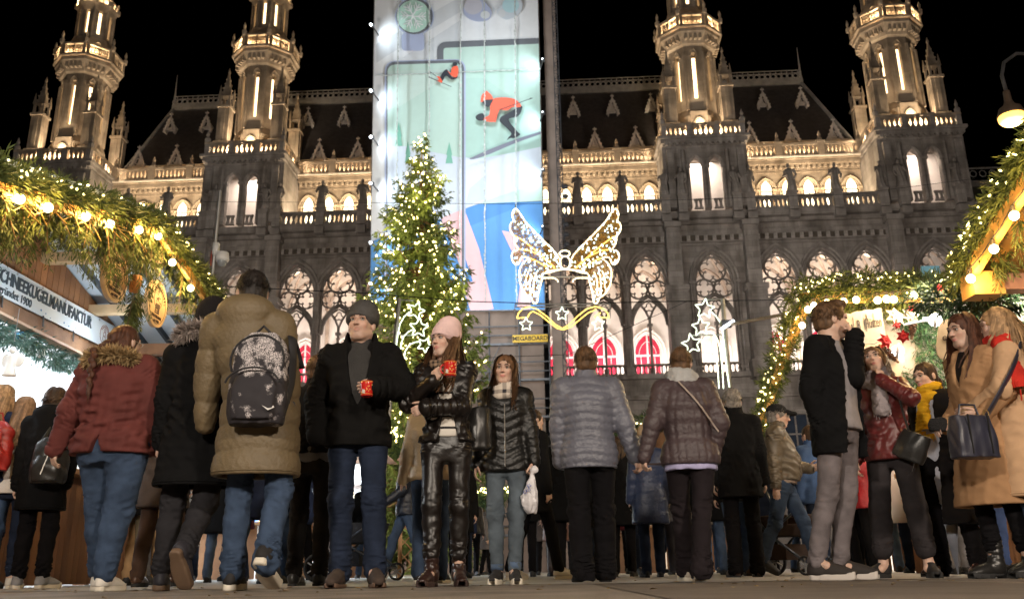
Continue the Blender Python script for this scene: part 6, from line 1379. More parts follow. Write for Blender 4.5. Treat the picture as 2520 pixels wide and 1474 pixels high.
def person(key, label, u, v, h, face, fem=False, fine=True, build=1.0, lean=0.0, sway=0.0, hip=0.0, legs=((.10, 0, 0, 0, 8), (.10, 0, 0, 0, 8)), arms=None, head=(0, 0, 0), skin=None,
           top=None, bottom=None, shoes=('sneaker', None, None), hair=None, hat=None, scarf=None, under=None, group='visitors at the Christmas market', seed=0, eyes=False, beard=False, hh=None, Y=None, stomach=0.0, glasses=False, seat=1.0):
    """(u, v): where the top of the head shows; h: standing height; face: 0 towards the camera, 90 to the picture's right, 180 away"""
    d = ray(u, v); Y = Y or (h - HC) * d.y / d.z; P = at(u, v, Y); root = empty('person', (P.x, Y, 0), R(face)); tag(root, label, 'person', group)
    s = h / 1.75; s = s * (.99 if shoes[0] in ('boot', 'sneaker') else 1.0); fx = 1.0; hs = hh or (1.05 if not fem else 1.0)
    body_h = .0068 if fine else .015; gh = .0095 if fine else .021
    sw = (.168 if not fem else .147) * (.5 + .5 * build) * s
    hipc = V3(hip, 0, .93 * s); sh = V3(hip * .3 + sway, -lean, 1.43 * s); nb = V3(sway + hip * .3, -lean - .005, 1.50 * s)
    Mh = rotm(*head); H = nb + V3(0, -.012 - abs(lean) * .12, .132 * s) + Mh @ V3(0, -.01, 0)
    top_z = H[2] + .122 * hs * s
    def tz(z): return (z - .93 * s) / (.5 * s)
    def axis(z): t = max(0, tz(z)) ; return (hip * (1 - .7 * min(t, 1)) + sway * t, -lean * t)
    # legs
    J = {}
    for side, sx, lg in (('R', -1, legs[0]), ('L', 1, legs[1])):
        x, fwd, lift, pitch, yaw = lg; hj = hipc + V3(sx * .088 * (.6 + .4 * build) * s, 0, 0); an = V3(sx * x * s, -fwd * s, (.085 + lift) * s)
        if pitch: an = an + V3(0, (.0) * s, 0)
        kn, an = ik(hj, an, .428 * s, .419 * s, (sx * .12, -1, 0)); J['hip' + side], J['kn' + side], J['an' + side] = hj, kn, an
    # arms
    arms = arms or {}
    for side, sx in (('R', -1), ('L', 1)):
        a = arms.get(side, {}); sj = V3(*(axis(1.43 * s)[0] + sx * sw, axis(1.43 * s)[1] + .005, 1.425 * s)) + np.array(a.get('sh', (0, 0, 0))) * s
        w_ = a.get('w', (.25, -.02, .82)); wr = V3(sx * w_[0] * s + sh[0] * .7, w_[1] * s - lean * .7, w_[2] * s)
        el, wr = ik(sj, wr, .285 * s, .255 * s, np.array(a.get('pole', (.35, .8, -.2))) * V3(sx, 1, 1)); J['sh' + side], J['el' + side], J['wr' + side] = sj, el, wr
    allp = np.array(list(J.values())); lo = np.minimum(allp.min(0), V3(-.2, -.2, 0)) - .2; hi = np.maximum(allp.max(0), V3(.2, .2, 1.78 * s)) + .2; lo[2] = -.01
    # ---------------- body
    v = Vol(lo, hi, body_h)
    X = head_sdf(v, H, Mh, s * hs, fem, beard)
    ax_ = [axis(z * s) for z in (.86, .93, 1.08, 1.28, 1.42, 1.47)]
    v.loft([(z * s, ax_[i][0], ax_[i][1], a * s, b * s) for i, (z, a, b) in enumerate(((.86, .12, .08), (.93, .13, .085), (1.08, .105, .075), (1.28, .125, .085), (1.42, .13, .06), (1.47, .05, .045)))], k=.03)
    v.cap(nb - V3(0, 0, .06 * s), nb + (H - nb) * .5, .05 * s, .05 * s, .03)
    for side, sx in (('R', -1), ('L', 1)):
        a = arms.get(side, {}); sj, el, wr = J['sh' + side], J['el' + side], J['wr' + side]
        v.cap(sj, el, .036 * s, .03 * s, .02); v.cap(el, wr, .03 * s, .024 * s, .015)
        if not a.get('pocket'):
            fd = np.array(a['f'], float) * V3(sx, 1, 1) if 'f' in a else (wr - el) + V3(0, 0, -.03); pl = np.array(a.get('palm', (-1, .1, 0)), float) * V3(sx, 1, 1)
            hand(v, wr, fd, pl, side, s * (.94 if fem else 1.02), a.get('curl', (22, 32, 18)), a.get('thumb', .35), a.get('spread', .08))
        hj, kn, an = J['hip' + side], J['kn' + side], J['an' + side]
        v.cap(hj, kn, .055 * s, .042 * s, .03); v.cap(kn, an, .04 * s, .036 * s, .02); lg = legs[0 if side == 'R' else 1]
        v.cap(an, an + V3(0, -.06, -.02) * s, .034 * s, .028 * s, .02)
    Vb, Fb = v.nets()
    q = (Vb - H) @ Mh / (s * hs); col = np.ones((len(Vb), 3)); 
    def blob(c, r): return np.exp(-(((q - np.array(c)) / np.array(r)) ** 2).sum(1))
    for sx in (-1, 1): col *= 1 - blob((sx * .04, -.075, -.03), (.022, .03, .02))[:, None] * np.array((-.02, .10, .10)); 
    col *= 1 - blob((0, -.108, -.024), (.014, .02, .014))[:, None] * np.array((0, .12, .12))
    col *= 1 - np.clip(blob((0, -.1, -.058), (.024, .02, .0085)) * 1.5, 0, 1)[:, None] * (np.array((.16, .58, .50)) if fem else np.array((.14, .34, .30)))
    for sx in (-1, 1):
        brow = np.clip(blob((sx * .031, -.096, .031), (.019, .02, .0055)) * 1.6, 0, 1)[:, None]; col *= 1 - brow * np.array((.62, .66, .68)) * (.8 if fem else 1)
        col *= 1 - np.clip(blob((sx * .031, -.094, .012), (.019, .02, .0105)) * 1.25, 0, 1)[:, None] * np.array((.55, .62, .64))
    if beard: col *= 1 - np.clip(blob((0, -.09, -.045), (.034, .03, .009)) + blob((0, -.075, -.088), (.045, .05, .03)) * .8, 0, 1)[:, None] * np.array((.36, .40, .42))
    if skin: col *= np.array(skin)
    body = inst('body', thin(np_mesh('body', Vb, Fb, SKIN, col), .30 if fine else .5), root)
    if eyes:
        for sx in (-1, 1):
            e = MB(); c = Vector(X(sx * .031, -.0795, .0115)); e.ball(c, .0115 * s * hs, 12, 8); e.mi = 1; gz = Vector(Mh @ unit(V3(eyes[0], -1, eyes[1]))); e.ball(c + gz * .0062 * s * hs,   .0075 * s * hs, 10, 6); e.build('eye', [WHITEM, IRIS], root, True)
            br = MB(); br.tube([Vector(X(sx * x_, y_, z_)) for x_, y_, z_ in ((.013, -.0985, .0285), (.024, -.0975, .0345), (.036, -.092, .0355), (.048, -.081, .030))], [.0022 * s, .0036 * s, .0032 * s, .0014 * s], 5); br.build('eyebrow', BROW, root, True)
            br = MB(); br.tube([Vector(X(sx * x_, y_, z_)) for x_, y_, z_ in ((.018, -.0925, .0145), (.027, -.0945, .0195), (.037, -.0905, .0185), (.0465, -.082, .0135))], .0019 * s if fem else .0012 * s, 4); br.build('eyelid', BROW, root, True)
    # ---------------- trousers
    b = dict(m=cloth('jeans', (.05, .085, .16)), thigh=1.0, knee=1.0, cuff=1.0, end=.075, wr=.013, waist=1.04, lam=.06); b.update(bottom or {})
    v = Vol((lo[0], lo[1], .0), (hi[0], hi[1], 1.12 * s), gh)
    bw = build
    pf = [(.80, .105, .088), (.88, .128, .105 * seat), (.95, .135, .102 * seat), (1.0, .128, .09), (b['waist'] + .02, .118, .085)] if fem else [(.82, .105, .088), (.90, .122, .098 * seat), (.97, .128, .095), (1.02, .122, .09), (b['waist'] + .02, .118, .088)]
    v.loft([(z * s, axis(z * s)[0], axis(z * s)[1] + (.012 * seat if z < .98 else 0), a * s * bw, d_ * s * bw) for z, a, d_ in pf], k=.02)
    for side, sx in (('R', -1), ('L', 1)):
        hj, kn, an = J['hip' + side].copy(), J['kn' + side], J['an' + side]; hj[0] += sx * .004
        end = kn + (an - kn) * ((kn[2] - b['end'] * s) / max(kn[2] - an[2], .05)) if an[2] < kn[2] - .1 else an
        if b['end'] < .12: end = an + (an - kn) / np.linalg.norm(an - kn) * (.085 - b['end']) * s
        r1, r2, r3 = .090 * s * b['thigh'] * (.4 + .6 * bw), .063 * s * b['knee'], .052 * s * b['cuff']
        v.cap(hj, kn, r1, r2, .03, wr=wrinkle(b['lam'], b['wr'], seed + 3, ((.05, .2), (1.0, .25)))); md = kn + (end - kn) * .35 + V3(0, .012, 0)
        v.cap(kn, md, r2, (r2 * .75 + r3 * .3), .02, wr=wrinkle(b['lam'] * .8, b['wr'], seed + 5, ((.0, .35),))); v.cap(md, end, r2 * .75 + r3 * .3, r3, .02, wr=wrinkle(b['lam'] * .8, b['wr'] * 1.15, seed + 6, ((.9, .45),)))
    if not b.get('skirt'): v.fn((lo[0], lo[1], -.02), (hi[0], hi[1], .02), lambda X_, Y_, Z_: Z_ - .02 + 0 * X_ + 0 * Y_, sub=True)
    for sx in (-1, 1): v.ell(V3(axis(.9 * s)[0] + sx * .062 * s * bw, axis(.9 * s)[1] + .062 * s * seat * (.5 + .5 * bw), .885 * s), V3(.068, .058, .085) * s * (.55 + .45 * bw), None, .03)
    nz = wave_noise(seed + 40, 6, .16); nf = wave_noise(seed + 41, 7, .085, (.8, .8, 2.0)); kz, az_ = .5 * s, b['end'] * s; v.relief(lambda x, y, z: .0022 * nz(x, y, z) - b['wr'] * .62 * (1 - np.abs(nf(x, y, z))) * (.25 + .6 * np.exp(-((z - kz) / (.11 * s)) ** 2) + .95 * np.exp(-((z - az_ - .05) / (.10 * s)) ** 2) + .45 * np.exp(-((z - .84 * s) / (.08 * s)) ** 2)))
    V_, F_ = v.nets(); inst(b.get('name', 'trousers'), thin(np_mesh('trousers', V_, F_, b['m']), .5), root)
    if b.get('cuffm'):
        for side in 'RL':
            kn, an = J['kn' + side], J['an' + side]; dd = unit(an - kn); c0 = an - dd * (b['end'] - .085) * s; MB().tube([c0 - Vector(dd) * .03 * s, c0 + Vector(dd) * .012 * s], [.058 * s * b['cuff']] * 2, 16).build('turn_up', b['cuffm'], root, True)
    # ---------------- shoes
    mu, ms = shoes[1] or leather('black', (.018, .017, .016)), shoes[2] or mat('rubber_black', (.02, .02, .02), .7, .1)
    for side, sx, lg in (('R', -1, legs[0]), ('L', 1, legs[1])):
        an = J['an' + side]; pt_ = lg[3]; yw = sx * lg[4]; fr = dict(p=(an[0], an[1], 0), yaw=yw, pitch=0)
        Mf = Matrix.Rotation(R(pt_), 4, 'X'); off = Matrix.Rotation(R(yw), 4, 'Z') @ Mf @ Vector((0, .02, .085)) * s; fr = dict(p=Vector(an) - off, yaw=yw, pitch=pt_)
        lowz = min((Matrix.Rotation(R(pt_), 4, 'X') @ Vector((0, y, z)))[2] for y in (-.2, .07) for z in (0,)) * s + fr['p'].z
        if abs(lg[2]) < 1e-6 or lowz < 0: fr['p'].z -= lowz
        shoe(root, shoes[0], fine, s * (1.0 if not fem else .93), fr, mu, ms)
    # ---------------- inner garment seen in an open jacket
    prof0 = ((.93, .166, .118), (1.05, .134, .10), (1.18, .138, .106), (1.30, .150, .118), (1.39, .150, .092), (1.45, .112, .07), (1.49, .06, .055)) if fem else ((.93, .166, .118), (1.05, .146, .11), (1.18, .150, .114), (1.30, .166, .12), (1.39, .166, .096), (1.45, .122, .072), (1.495, .065, .058))
    def tor(zlo, t, extra=None):
        o = []
        for z, a, d_ in prof0:
            if z < zlo - .001: continue
            ex = stomach * math.exp(-((z - 1.12) / .13) ** 2); o.append((z * s, axis(z * s)[0], axis(z * s)[1] - ex * .6, (a * (.35 + .65 * bw)) * s + t, (d_ * (.35 + .65 * bw) + ex) * s + t))
        return o
    if under:
        v = Vol((-.4, -.45, .8 * s), (.4, .35, 1.6 * s), gh); zl = under.get('hem', 1.0); p0 = tor(zl, .008); p0 = [(zl * s, p0[0][1], p0[0][2], p0[0][3] * 1.0, p0[0][4])] + p0; v.loft(p0, k=.02)
        if under.get('collar'): v.cap(nb - V3(0, -.005, .05 * s), nb + V3(0, -.008, under['collar'] * s), .072 * s, .066 * s, .03); 
        nz = wave_noise(seed + 60, 6, .1); v.relief(lambda x, y, z: .002 * nz(x, y, z)); V_, F_ = v.nets(); inst(under.get('name', 'sweater'), thin(np_mesh('sweater', V_, F_, under['m']), .4), root)
    # ---------------- jacket or coat
    if top:
        T = dict(name='jacket', m=None, hem=.92, t=.022, flare=0.0, quilt=0.0, lam=.06, wr=.006, collar=.05, cr=.085, sleeve=1.0, open=None, hood=None, cuff=None, waist=0.0, vquilt=0.0, wlam=.07); T.update(top)
        zl = T['hem']; v = Vol(np.minimum(lo, V3(-.5, -.45, 0)) + V3(0, 0, zl * s - .06), np.maximum(hi, V3(.5, .45, 0)) * V3(1, 1, 0) + V3(0, 0, 1.78 * s), gh)
        pr = tor(max(zl, .93), T['t']); hipw = pr[0]
        if zl < .925:
            for z in ((.80, .66, .52) if zl < .7 else (.82,)):
                if z > zl + .03: k_ = (0.93 - z); pr = [(z * s, axis(z * s)[0], axis(z * s)[1], hipw[3] + T['flare'] * k_, hipw[4] + T['flare'] * k_)] + pr
            k_ = .93 - zl; pr = [(zl * s, axis(zl * s)[0], axis(zl * s)[1], hipw[3] + T['flare'] * k_, hipw[4] + T['flare'] * k_)] + pr
        else: pr = [(zl * s, axis(zl * s)[0], axis(zl * s)[1], pr[0][3], pr[0][4])] + [x for x in pr if x[0] > zl * s + .02]
        if T['waist']: pr = [(z, cx, cy, a * (1 - T['waist'] * math.exp(-((z / s - 1.06) / .06) ** 2)), b_ * (1 - T['waist'] * math.exp(-((z / s - 1.06) / .06) ** 2))) for z, cx, cy, a, b_ in pr]
        qa, lam = T['quilt'], T['lam']; sd = seed
        if qa: wt = lambda Z, x, y: qa * (np.abs(np.sin(PI * (Z + .008 * np.sin(x * 18 + sd) + T.get('vee', 0) * np.abs(x)) / lam)) ** .55 - .6) + qa * .16 * np.sin(x * 120 + Z * 70) * np.sin(Z * 150 + y * 60 + 2)
        elif T['vquilt']: wt = lambda Z, x, y: T['vquilt'] * (np.abs(np.sin(PI * (x + .25 * np.sign(x) * np.maximum(Z - 1.22 * s, 0)) / .052)) ** .55 - .6) + .003 * np.sin(Z * 70)
        else:
            n1, n2 = wave_noise(sd + 1, 7, T['wlam'] * 2.2, (.6, .6, 1.5)), wave_noise(sd + 2, 6, T['wlam'])
            wt = lambda Z, x, y: 1.5 * T['wr'] * (.7 * (.9 - np.abs(n1(x, y, Z))) + .35 * n2(x, y, Z)) * (.6 + .7 * np.exp(-((Z - 1.05 * s) / (.16 * s)) ** 2))
        v.loft(pr, k=.02, wr=wt)
        if T['collar']:
            c0 = nb + V3(0, .0, -.05 * s); c1 = nb + V3(0, -.008, T['collar'] * s); v.cap(c0, c1, T['cr'] * s + T['t'] * .3, T['cr'] * s * .97 + T['t'] * .2, .03, wr=quilt_t(.045, qa * .6) if qa else None)
            v.cap(c1 + V3(0, -.004, -.035 * s), c1 + V3(0, -.012, .12 * s), T['cr'] * s * .82, T['cr'] * s * .86, .004, sub=True)
        hd = T['hood']
        if hd:
            hc = nb + V3(0, .075, -.01 + hd.get('up', 0)) * s
            v.ell(hc, V3(.135, .085, .085) * s * hd.get('size', 1), None, .03); v.ell(hc + V3(0, .01, -.09 * s), V3(.1, .06, .08) * s * hd.get('size', 1), None, .04)
            for sx in (-1, 1): v.cap(hc + V3(sx * .09 * s, -.02 * s, .01 * s), nb + V3(sx * .075, -.075, -.035) * s, .05 * s, .034 * s, .03)
            v.ell(nb + V3(0, -.0, .1 * s), V3(.082, .085, .11) * s, None, .015, True)
        if T['open']:
            zs_, ws_, xo = zip(*T['open']); zz, ww, oo = np.array(zs_) * s, np.array(ws_) * s, np.array(xo) * s
            def cut(X_, Y_, Z_):
                w_ = np.interp(Z_[0, 0], zz, ww)[None, None, :]; x0 = np.interp(Z_[0, 0], zz, oo)[None, None, :]
                return np.maximum(np.abs(X_ - x0 - axis(1.2 * s)[0]) - w_, Y_ - axis(1.2 * s)[1] + .0 * X_ - T.get('cuty', -.03))
            v.fn((-.4, -.6, zz.min()), (.4, .05, zz.max()), cut, .006, True)
        if zl < .86 or T.get('hollow'):
            pin = [(z, cx, cy, max(a - .03, .02), max(b_ - .03, .02)) for z, cx, cy, a, b_ in pr if z < .95 * s]
            if len(pin) > 1: pin[0] = (pin[0][0] - .06,) + pin[0][1:]; v.loft(pin, k=.0, sub=True)
        if T.get('slit'): v.fn((-.2, .0, zl * s - .05), (.2, .4, zl * s + .16), lambda X_, Y_, Z_: np.maximum(np.abs(X_ - axis(zl * s)[0]) - .035 * np.clip((zl * s + .12 - Z_) / .12, 0, 1), -Y_) + 0 * Z_, .004, True)
        r_u, r_e, r_w = (.060 * T['sleeve'] * s + T['t'] * .7), (.050 * T['sleeve'] * s + T['t'] * .6), (.04 * T['sleeve'] * s + T['t'] * .45)
        if fem: r_u *= .9; r_e *= .9; r_w *= .92
        r_u *= .5 + .5 * bw; r_e *= .5 + .5 * bw
        for side, sx in (('R', -1), ('L', 1)):
            sj, el, wr = J['sh' + side], J['el' + side], J['wr' + side]; wr2 = wr + unit(wr - el) * .012 * s
            if qa: f1 = f2 = quilt_t(lam * .95, qa)
            elif T['vquilt']: f1 = f2 = quilt_t(.055, T['vquilt'])
            else: f1 = wrinkle(T['wlam'], T['wr'] * 2.2, seed + sx, ((.95, .35), (.1, .2))); f2 = wrinkle(T['wlam'] * .85, T['wr'] * 2.2, seed + 4 + sx, ((.0, .4), (.95, .35)))
            v.cap(sj, el, r_u, r_e, .035, wr=f1); v.cap(el, wr2, r_e, r_w, .02, wr=f2)
            v.cap(V3(axis(1.44 * s)[0] + sx * .05 * s, axis(1.44 * s)[1], 1.455 * s), sj + V3(0, 0, -.005), .05 * s + T['t'] * .6, r_u * .9, .04)
            if T.get('ribcuff'): pass
        V_, F_ = v.nets(); mi = None
        J['jacket'] = inst(T['name'], thin(np_mesh(T['name'], V_, F_, T['m']), .5), root)
        if hd and hd.get('fur'):
            hc = nb + V3(0, .06, .03 + hd.get('up', 0)) * s; sz = hd.get('size', 1)
            pth = [hc + V3(.145 * math.sin(a) * sz, .055 - .075 * (1 - math.cos(a)) * .9 + .02, .055 * math.cos(a) * .5 + .01 - .03 * (1 - math.cos(a))) * s for a in np.linspace(-2.5, 2.5, 24)]
            if hd.get('back'): pth = [hc + V3(.155 * math.sin(a) * sz, .07 * math.cos(a) + .045, .025 - .03 * (1 - math.cos(a))) * s for a in np.linspace(-2.3, 2.3, 24)]
            Vf, Ff, Cf = fur(pth, .036 * s, hd.get('n', 2600), seed + 2, .055 * s); inst('fur_trim', np_mesh('fur_trim', Vf, Ff, hd['fur'], Cf, smooth=False), root)
        if T.get('zip'):
            z0, z1, m_ = T['zip']; b_ = MB(); pts = []
            for z in np.linspace(z0, z1, 10):
                ys = V_[(np.abs(V_[:, 0] - axis(z * s)[0]) < .02) & (np.abs(V_[:, 2] - z * s) < .02)]
                if len(ys): pts.append((axis(z * s)[0] + T.get('zx', 0), ys[:, 1].min() - .002, z * s))
            if len(pts) > 1: b_.tube(pts, .0045, 5, flat=.5); b_.build('zip', m_, root)
    # ---------------- hair, hats, scarf
    if hair:
        k = dict(kind='short', m=None, len=.3, n=150, wave=.012); k.update(hair); kd = k['kind']; S = s * hs
        hv = Vol(H - .30 * S - V3(0, 0, .35 * S), H + .30 * S, .0075 if fine else .013)
        def E(c, r, kk=.012, sub=False): hv.ell(X(*c), np.array(r) * S, Mh, kk * S, sub)
        E((0, .016, .036), (.083, .104, .094)); 
        if kd == 'short': E((0, .04, -.03), (.074, .07, .06), .02); 
        if kd in ('long', 'bob', 'tied', 'braid', 'bun'): E((0, .035, -.02), (.082, .08, .07), .02)
        if kd == 'bob': E((0, .03, -.06), (.098, .09, .10), .03); 
        if kd == 'long':
            Ln = k['len']; hv.cap(X(0, .05, -.02), X(0, .06 + k.get('fall', .16) * .6, -.08 - Ln * .45), .078 * S, .045 * S, .05 * S)
            for sx in (-1, 1): hv.cap(X(sx * .07, .01, -.01), X(sx * .088, .03 + k.get('front', 0), -.13 - Ln * .15), .03 * S, .02 * S, .03 * S)
        E((0, -.128, -.025), (.068 if kd != 'short' else .072, .088, .112), .012, True)
        if kd == 'short':
            for sx in (-1, 1): E((sx * .088, -.03, -.05), (.03, .05, .05), .01, True)
            E((0, .06, -.125), (.1, .1, .05), .02, True); E((0, -.12, .02), (.055, .06, .055), .012, True)
            if k.get('quiff'): E((0, -.05, .115), (.06, .05, .028), .03)
        if kd == 'bun': E((0, .125, .03) if not k.get('low') else (0, .125, -.02), (.04, .036, .04), .012)
        if kd == 'bunt': E((0, .06, .145), (.042, .042, .038), .012)
        tail = []
        if kd == 'tied': tail = [(0, .11, 0), (0, .15, -.05), (0, .15, -.15), (0, .145, -.22)]; 
        for a_, b_ in zip(tail[:-1], tail[1:]): hv.cap(X(*a_), X(*b_), .03 * S, .026 * S, .02 * S)
        if kd == 'braid':
            for q in range(11): rr = .030 - .0012 * q; hv.ell(X((.010 if q % 2 else -.010), .115 + .045 * min(q, 3.2), .0 - q * .034), V3(rr, rr * .9, .026) * S, Mh, .004)
            hv.cap(X(0, .10, .02), X(0, .11, -.04), .05 * S, .03 * S, .03 * S); hv.cap(X(0, .26, -.36), X(0, .255, -.46), .016 * S, .005 * S, .006)
        hn = wave_noise(seed + 11, 6, .03, (1.4, 1.4, .35)); hv.relief(lambda x, y, z: .0028 * hn(x, y, z))
        Vh, Fh = hv.nets(); Ch = np.clip(1 + .22 * hn(Vh[:, 0], Vh[:, 1], Vh[:, 2]), .4, 1.7)[:, None] * np.ones((1, 3)); ho = inst('hair', np_mesh('hair', Vh, Fh, k['m'], Ch), root)
        if kd in ('long', 'bob') and k['n']:
            Vs, Fs, Cs = strands(X, S, k['n'] if fine else k['n'] // 3, k['len'], seed, k.get('spread', 1.0), .012 if fine else .02, tuple(np.clip(k.get('az', (-1.85, 1.85)), -1.9, 1.9)), k['wave'], fall=k.get('fall', .16 if kd == 'long' else .02), top=.3 if hat else .98); inst('locks', np_mesh('locks', Vs, Fs, k['m'], Cs), ho)
        if kd == 'short' and fine:
            rg = np.random.RandomState(seed); n = 900; a = rg.uniform(-2.1, 2.1, n); e = rg.uniform(-.3, 1.4, n); p0 = np.stack([.083 * np.sin(a) * np.cos(e), .016 + .104 * np.cos(a) * np.cos(e), .036 + .094 * np.sin(e)], 1)
            nn = np.stack([np.sin(a) * np.cos(e), np.cos(a) * np.cos(e), np.sin(e)], 1); dd = nn * .35 + np.stack([0 * a, -np.sin(e) * .6, -np.cos(e) * .8], 1) + rg.normal(0, .15, (n, 3)); w_ = np.cross(dd, nn); w_ /= np.linalg.norm(w_, axis=1)[:, None] + 1e-6
            Vs, Fs = ribbons(p0, dd, w_ * .0035, rg.uniform(.018, .034, n)); Vs = (Mh @ Vs.T).T * S + H; inst('locks', np_mesh('locks', Vs, Fs, k['m'], np.repeat(rg.uniform(.5, 1.4, (n, 1)) * np.ones((1, 3)), 4, 0), smooth=False), ho)
    if hat:
        S = s * hs; hv = Vol(H - .26 * S, H + .34 * S, .0065 if fine else .012); kd = hat['kind']
        def E(c, r, kk=.012, sub=False): hv.ell(X(*c), np.array(r) * S, Mh, kk * S, sub)
        if kd == 'beanie':
            E((0, .022, .062), (.098, .116, .098)); E((0, .05, .105 + hat.get('slouch', 0) * .5), (.08, .09, .078), .04)
            E((0, .012, .038), (.102, .121, .054), .005); E((0, -.16, -.028), (.2, .135, .072), .006, True); E((0, .10, -.090), (.2, .2, .066), .006, True)
            rb = hat.get('rib', .003); hv.relief(lambda x, y, z: rb * np.sin(np.arctan2(x - H[0], -(y - H[1])) * 44) * .8)
        if kd == 'cap':
            E((0, .015, .055), (.088, .106, .082)); E((0, 0, -.03), (.2, .2, .065), .004, True)
            hv.cap(X(-.03, -.10, .045), X(-.03, -.155, .034), .035 * S, .03 * S, .01); hv.cap(X(.03, -.10, .045), X(.03, -.155, .034), .035 * S, .03 * S, .01); E((0, -.16, -.004), (.1, .08, .036), .004, True); E((0, -.15, .088), (.1, .07, .033), .004, True)
        if kd == 'bunhat': E((0, .016, .05), (.088, .108, .09)); E((0, .06, .15), (.04, .04, .04), .01); E((0, -.02, -.05), (.2, .2, .062), .004, True)
        Vh, Fh = hv.nets(); inst(hat.get('name', 'beanie'), thin(np_mesh('hat', Vh, Fh, hat['m']), .5), root)
    if scarf:
        sv = Vol(nb - .32 * s, nb + .25 * s, .0085 if fine else .014); kk = scarf; n = 16; nzf = wave_noise(seed + 21, 7, .07)
        for lay, (rr, zz, tr_) in enumerate(((.078, -.03, .034), (.072, .025, .032)) if kk.get('layers', 2) == 2 else ((.078, -.01, .036),)):
            pts = [nb + V3(rr * 1.05 * math.sin(a), -.012 + rr * 1.05 * -math.cos(a), zz + kk.get('dz', 0) + .022 * math.cos(a + lay) * -1) * s for a in np.linspace(0, 2 * PI, n + 1)]
            for a_, b_ in zip(pts[:-1], pts[1:]): sv.cap(a_, b_, tr_ * s * kk.get('fat', 1), tr_ * s * kk.get('fat', 1), .012)
        for (x0, y0, z0, x1, y1, z1, r0, r1) in kk.get('ends', ()): sv.cap(nb + V3(x0, y0, z0) * s, nb + V3(x1, y1, z1) * s, r0 * s, r1 * s, .02)
        if kk.get('knot'): sv.ell(nb + V3(*kk['knot']) * s, V3(.05, .045, .05) * s, None, .02)
        sv.relief(lambda x, y, z: .0045 * nzf(x * 1.0, y, z * 1.6)); Vs, Fs = sv.nets(); inst('scarf', thin(np_mesh('scarf', Vs, Fs, kk['m']), .5), root)
        if kk.get('fringe'):
            b_ = MB()
            for (x0, y0, z0, x1, y1, z1, r0, r1) in kk.get('ends', ()):
                for q in range(14): dx = (q / 13 - .5) * 2 * r1; p_ = nb + V3(x1 + dx, y1 - .005, z1 - .01) * s; b_.tube([p_, p_ + V3(random.uniform(-.01, .01), 0, -random.uniform(.04, .07)) * s], [.004, .003], 4)
            tag(b_.build('fringe', kk['m'], root), kind='stuff')
    if glasses:
        S = s * hs; b_ = MB()
        for sx in (-1, 1): b_.tube([Vector(X(sx * .032 + .02 * math.cos(t), -.103, .008 + .015 * math.sin(t))) for t in np.linspace(0, 2 * PI, 12)[:-1]], .0018, 4, True); b_.tube([Vector(X(sx * .052, -.1, .012)), Vector(X(sx * .08, .0, .012))], .0016, 4)
        b_.tube([Vector(X(-.012, -.106, .012)), Vector(X(.012, -.106, .012))], .0016, 4); b_.build('glasses', STEEL, root)
    if top and fine and not T.get('slit'):
        co = V_; z0 = T['hem'] * s + (.012 if T['hem'] > .7 else .02)
        for zz, nm, rr in ((z0, 'hem_seam', .004),) + (((1.06 * s, 'belt', .012),) if T.get('belt') else ()):
            m_ = np.abs(co[:, 2] - zz) < .014; pc = co[m_]; ax0 = np.array(axis(zz)); pc = pc[np.abs(pc[:, 0] - ax0[0]) < .32 * bw]; an_ = np.arctan2(pc[:, 1] - ax0[1], pc[:, 0] - ax0[0]); pts = []
            for a in np.linspace(-PI, PI, 40, endpoint=False):
                q_ = pc[np.abs(an_ - a) < .1]
                if len(q_): rr_ = np.percentile(np.hypot(q_[:, 0] - ax0[0], q_[:, 1] - ax0[1]), 55 if T['hem'] > .7 else 90); pts.append((ax0[0] + rr_ * math.cos(a), ax0[1] + rr_ * math.sin(a), zz))
            if len(pts) > 30 and not T['open']: MB().tube(pts, rr, 5, True, flat=1.0).build(nm, T['m'], root, True)
    J.update(H=H, nb=nb, root=root, s=s, M=Mh, X=X); CAST[key] = J; return J
def world(J, p): return Matrix.Translation(J['root'].location) @ Matrix.Rotation(J['root'].rotation_euler.z, 4, 'Z') @ Vector(p)
# ------------------------------------------------------------------ the visitors
JEAN = cloth('jeans_blue', (.040, .062, .108), var=.3, scale=9); JEAND = cloth('jeans_dark', (.015, .022, .042), var=.3, scale=9); JEANL = cloth('jeans_light', (.075, .11, .175), var=.35, scale=8); JEANF = cloth('jeans_faded', (.085, .105, .125), var=.4, scale=6)
BLK = cloth('black', (.0045, .0045, .005)); BLKT = cloth('black_trouser', (.0045, .004, .005)); NAVY = cloth('navy', (.015, .022, .05)); GREYJ = cloth('grey_jean', (.15, .13, .135), var=.25, scale=10)
WHS = mat('white_shoe', (.62, .58, .52), .6, .12, 9); WHSOLE = mat('white_sole', (.66, .60, .50), .6, .1, 9); GUM = mat('gum_sole', (.15, .095, .06), .6, .1, 9); GRS = mat('grey_shoe', (.25, .25, .26), .7, .2, 12); BRS = mat('brown_suede', (.055, .038, .03), .9, .2, 12); BEIGES = mat('beige_shoe', (.45, .40, .34), .7, .1, 9)
HB = hairm('dark_brown', (.045, .026, .015)); HB2 = hairm('brown', (.115, .058, .028)); HBL = hairm('black_hair', (.018, .014, .012)); HR = hairm('auburn', (.075, .03, .017)); HBLO = hairm('blonde', (.38, .23, .115)); HG = hairm('ginger', (.105, .058, .03)); HGR = hairm('grey_hair', (.22, .20, .18)); HLB = hairm('light_brown', (.24, .14, .075))
FURT = mat('fur_tan', (.42, .29, .14), .8, .15, 20, vcol='Col'); FURG = mat('fur_grey', (.36, .30, .27), .8, .15, 20, vcol='Col'); ZIP = mat('zip_metal', (.55, .52, .48), .35, .1, metal=.8); LAV = cloth('lavender', (.42, .40, .62))
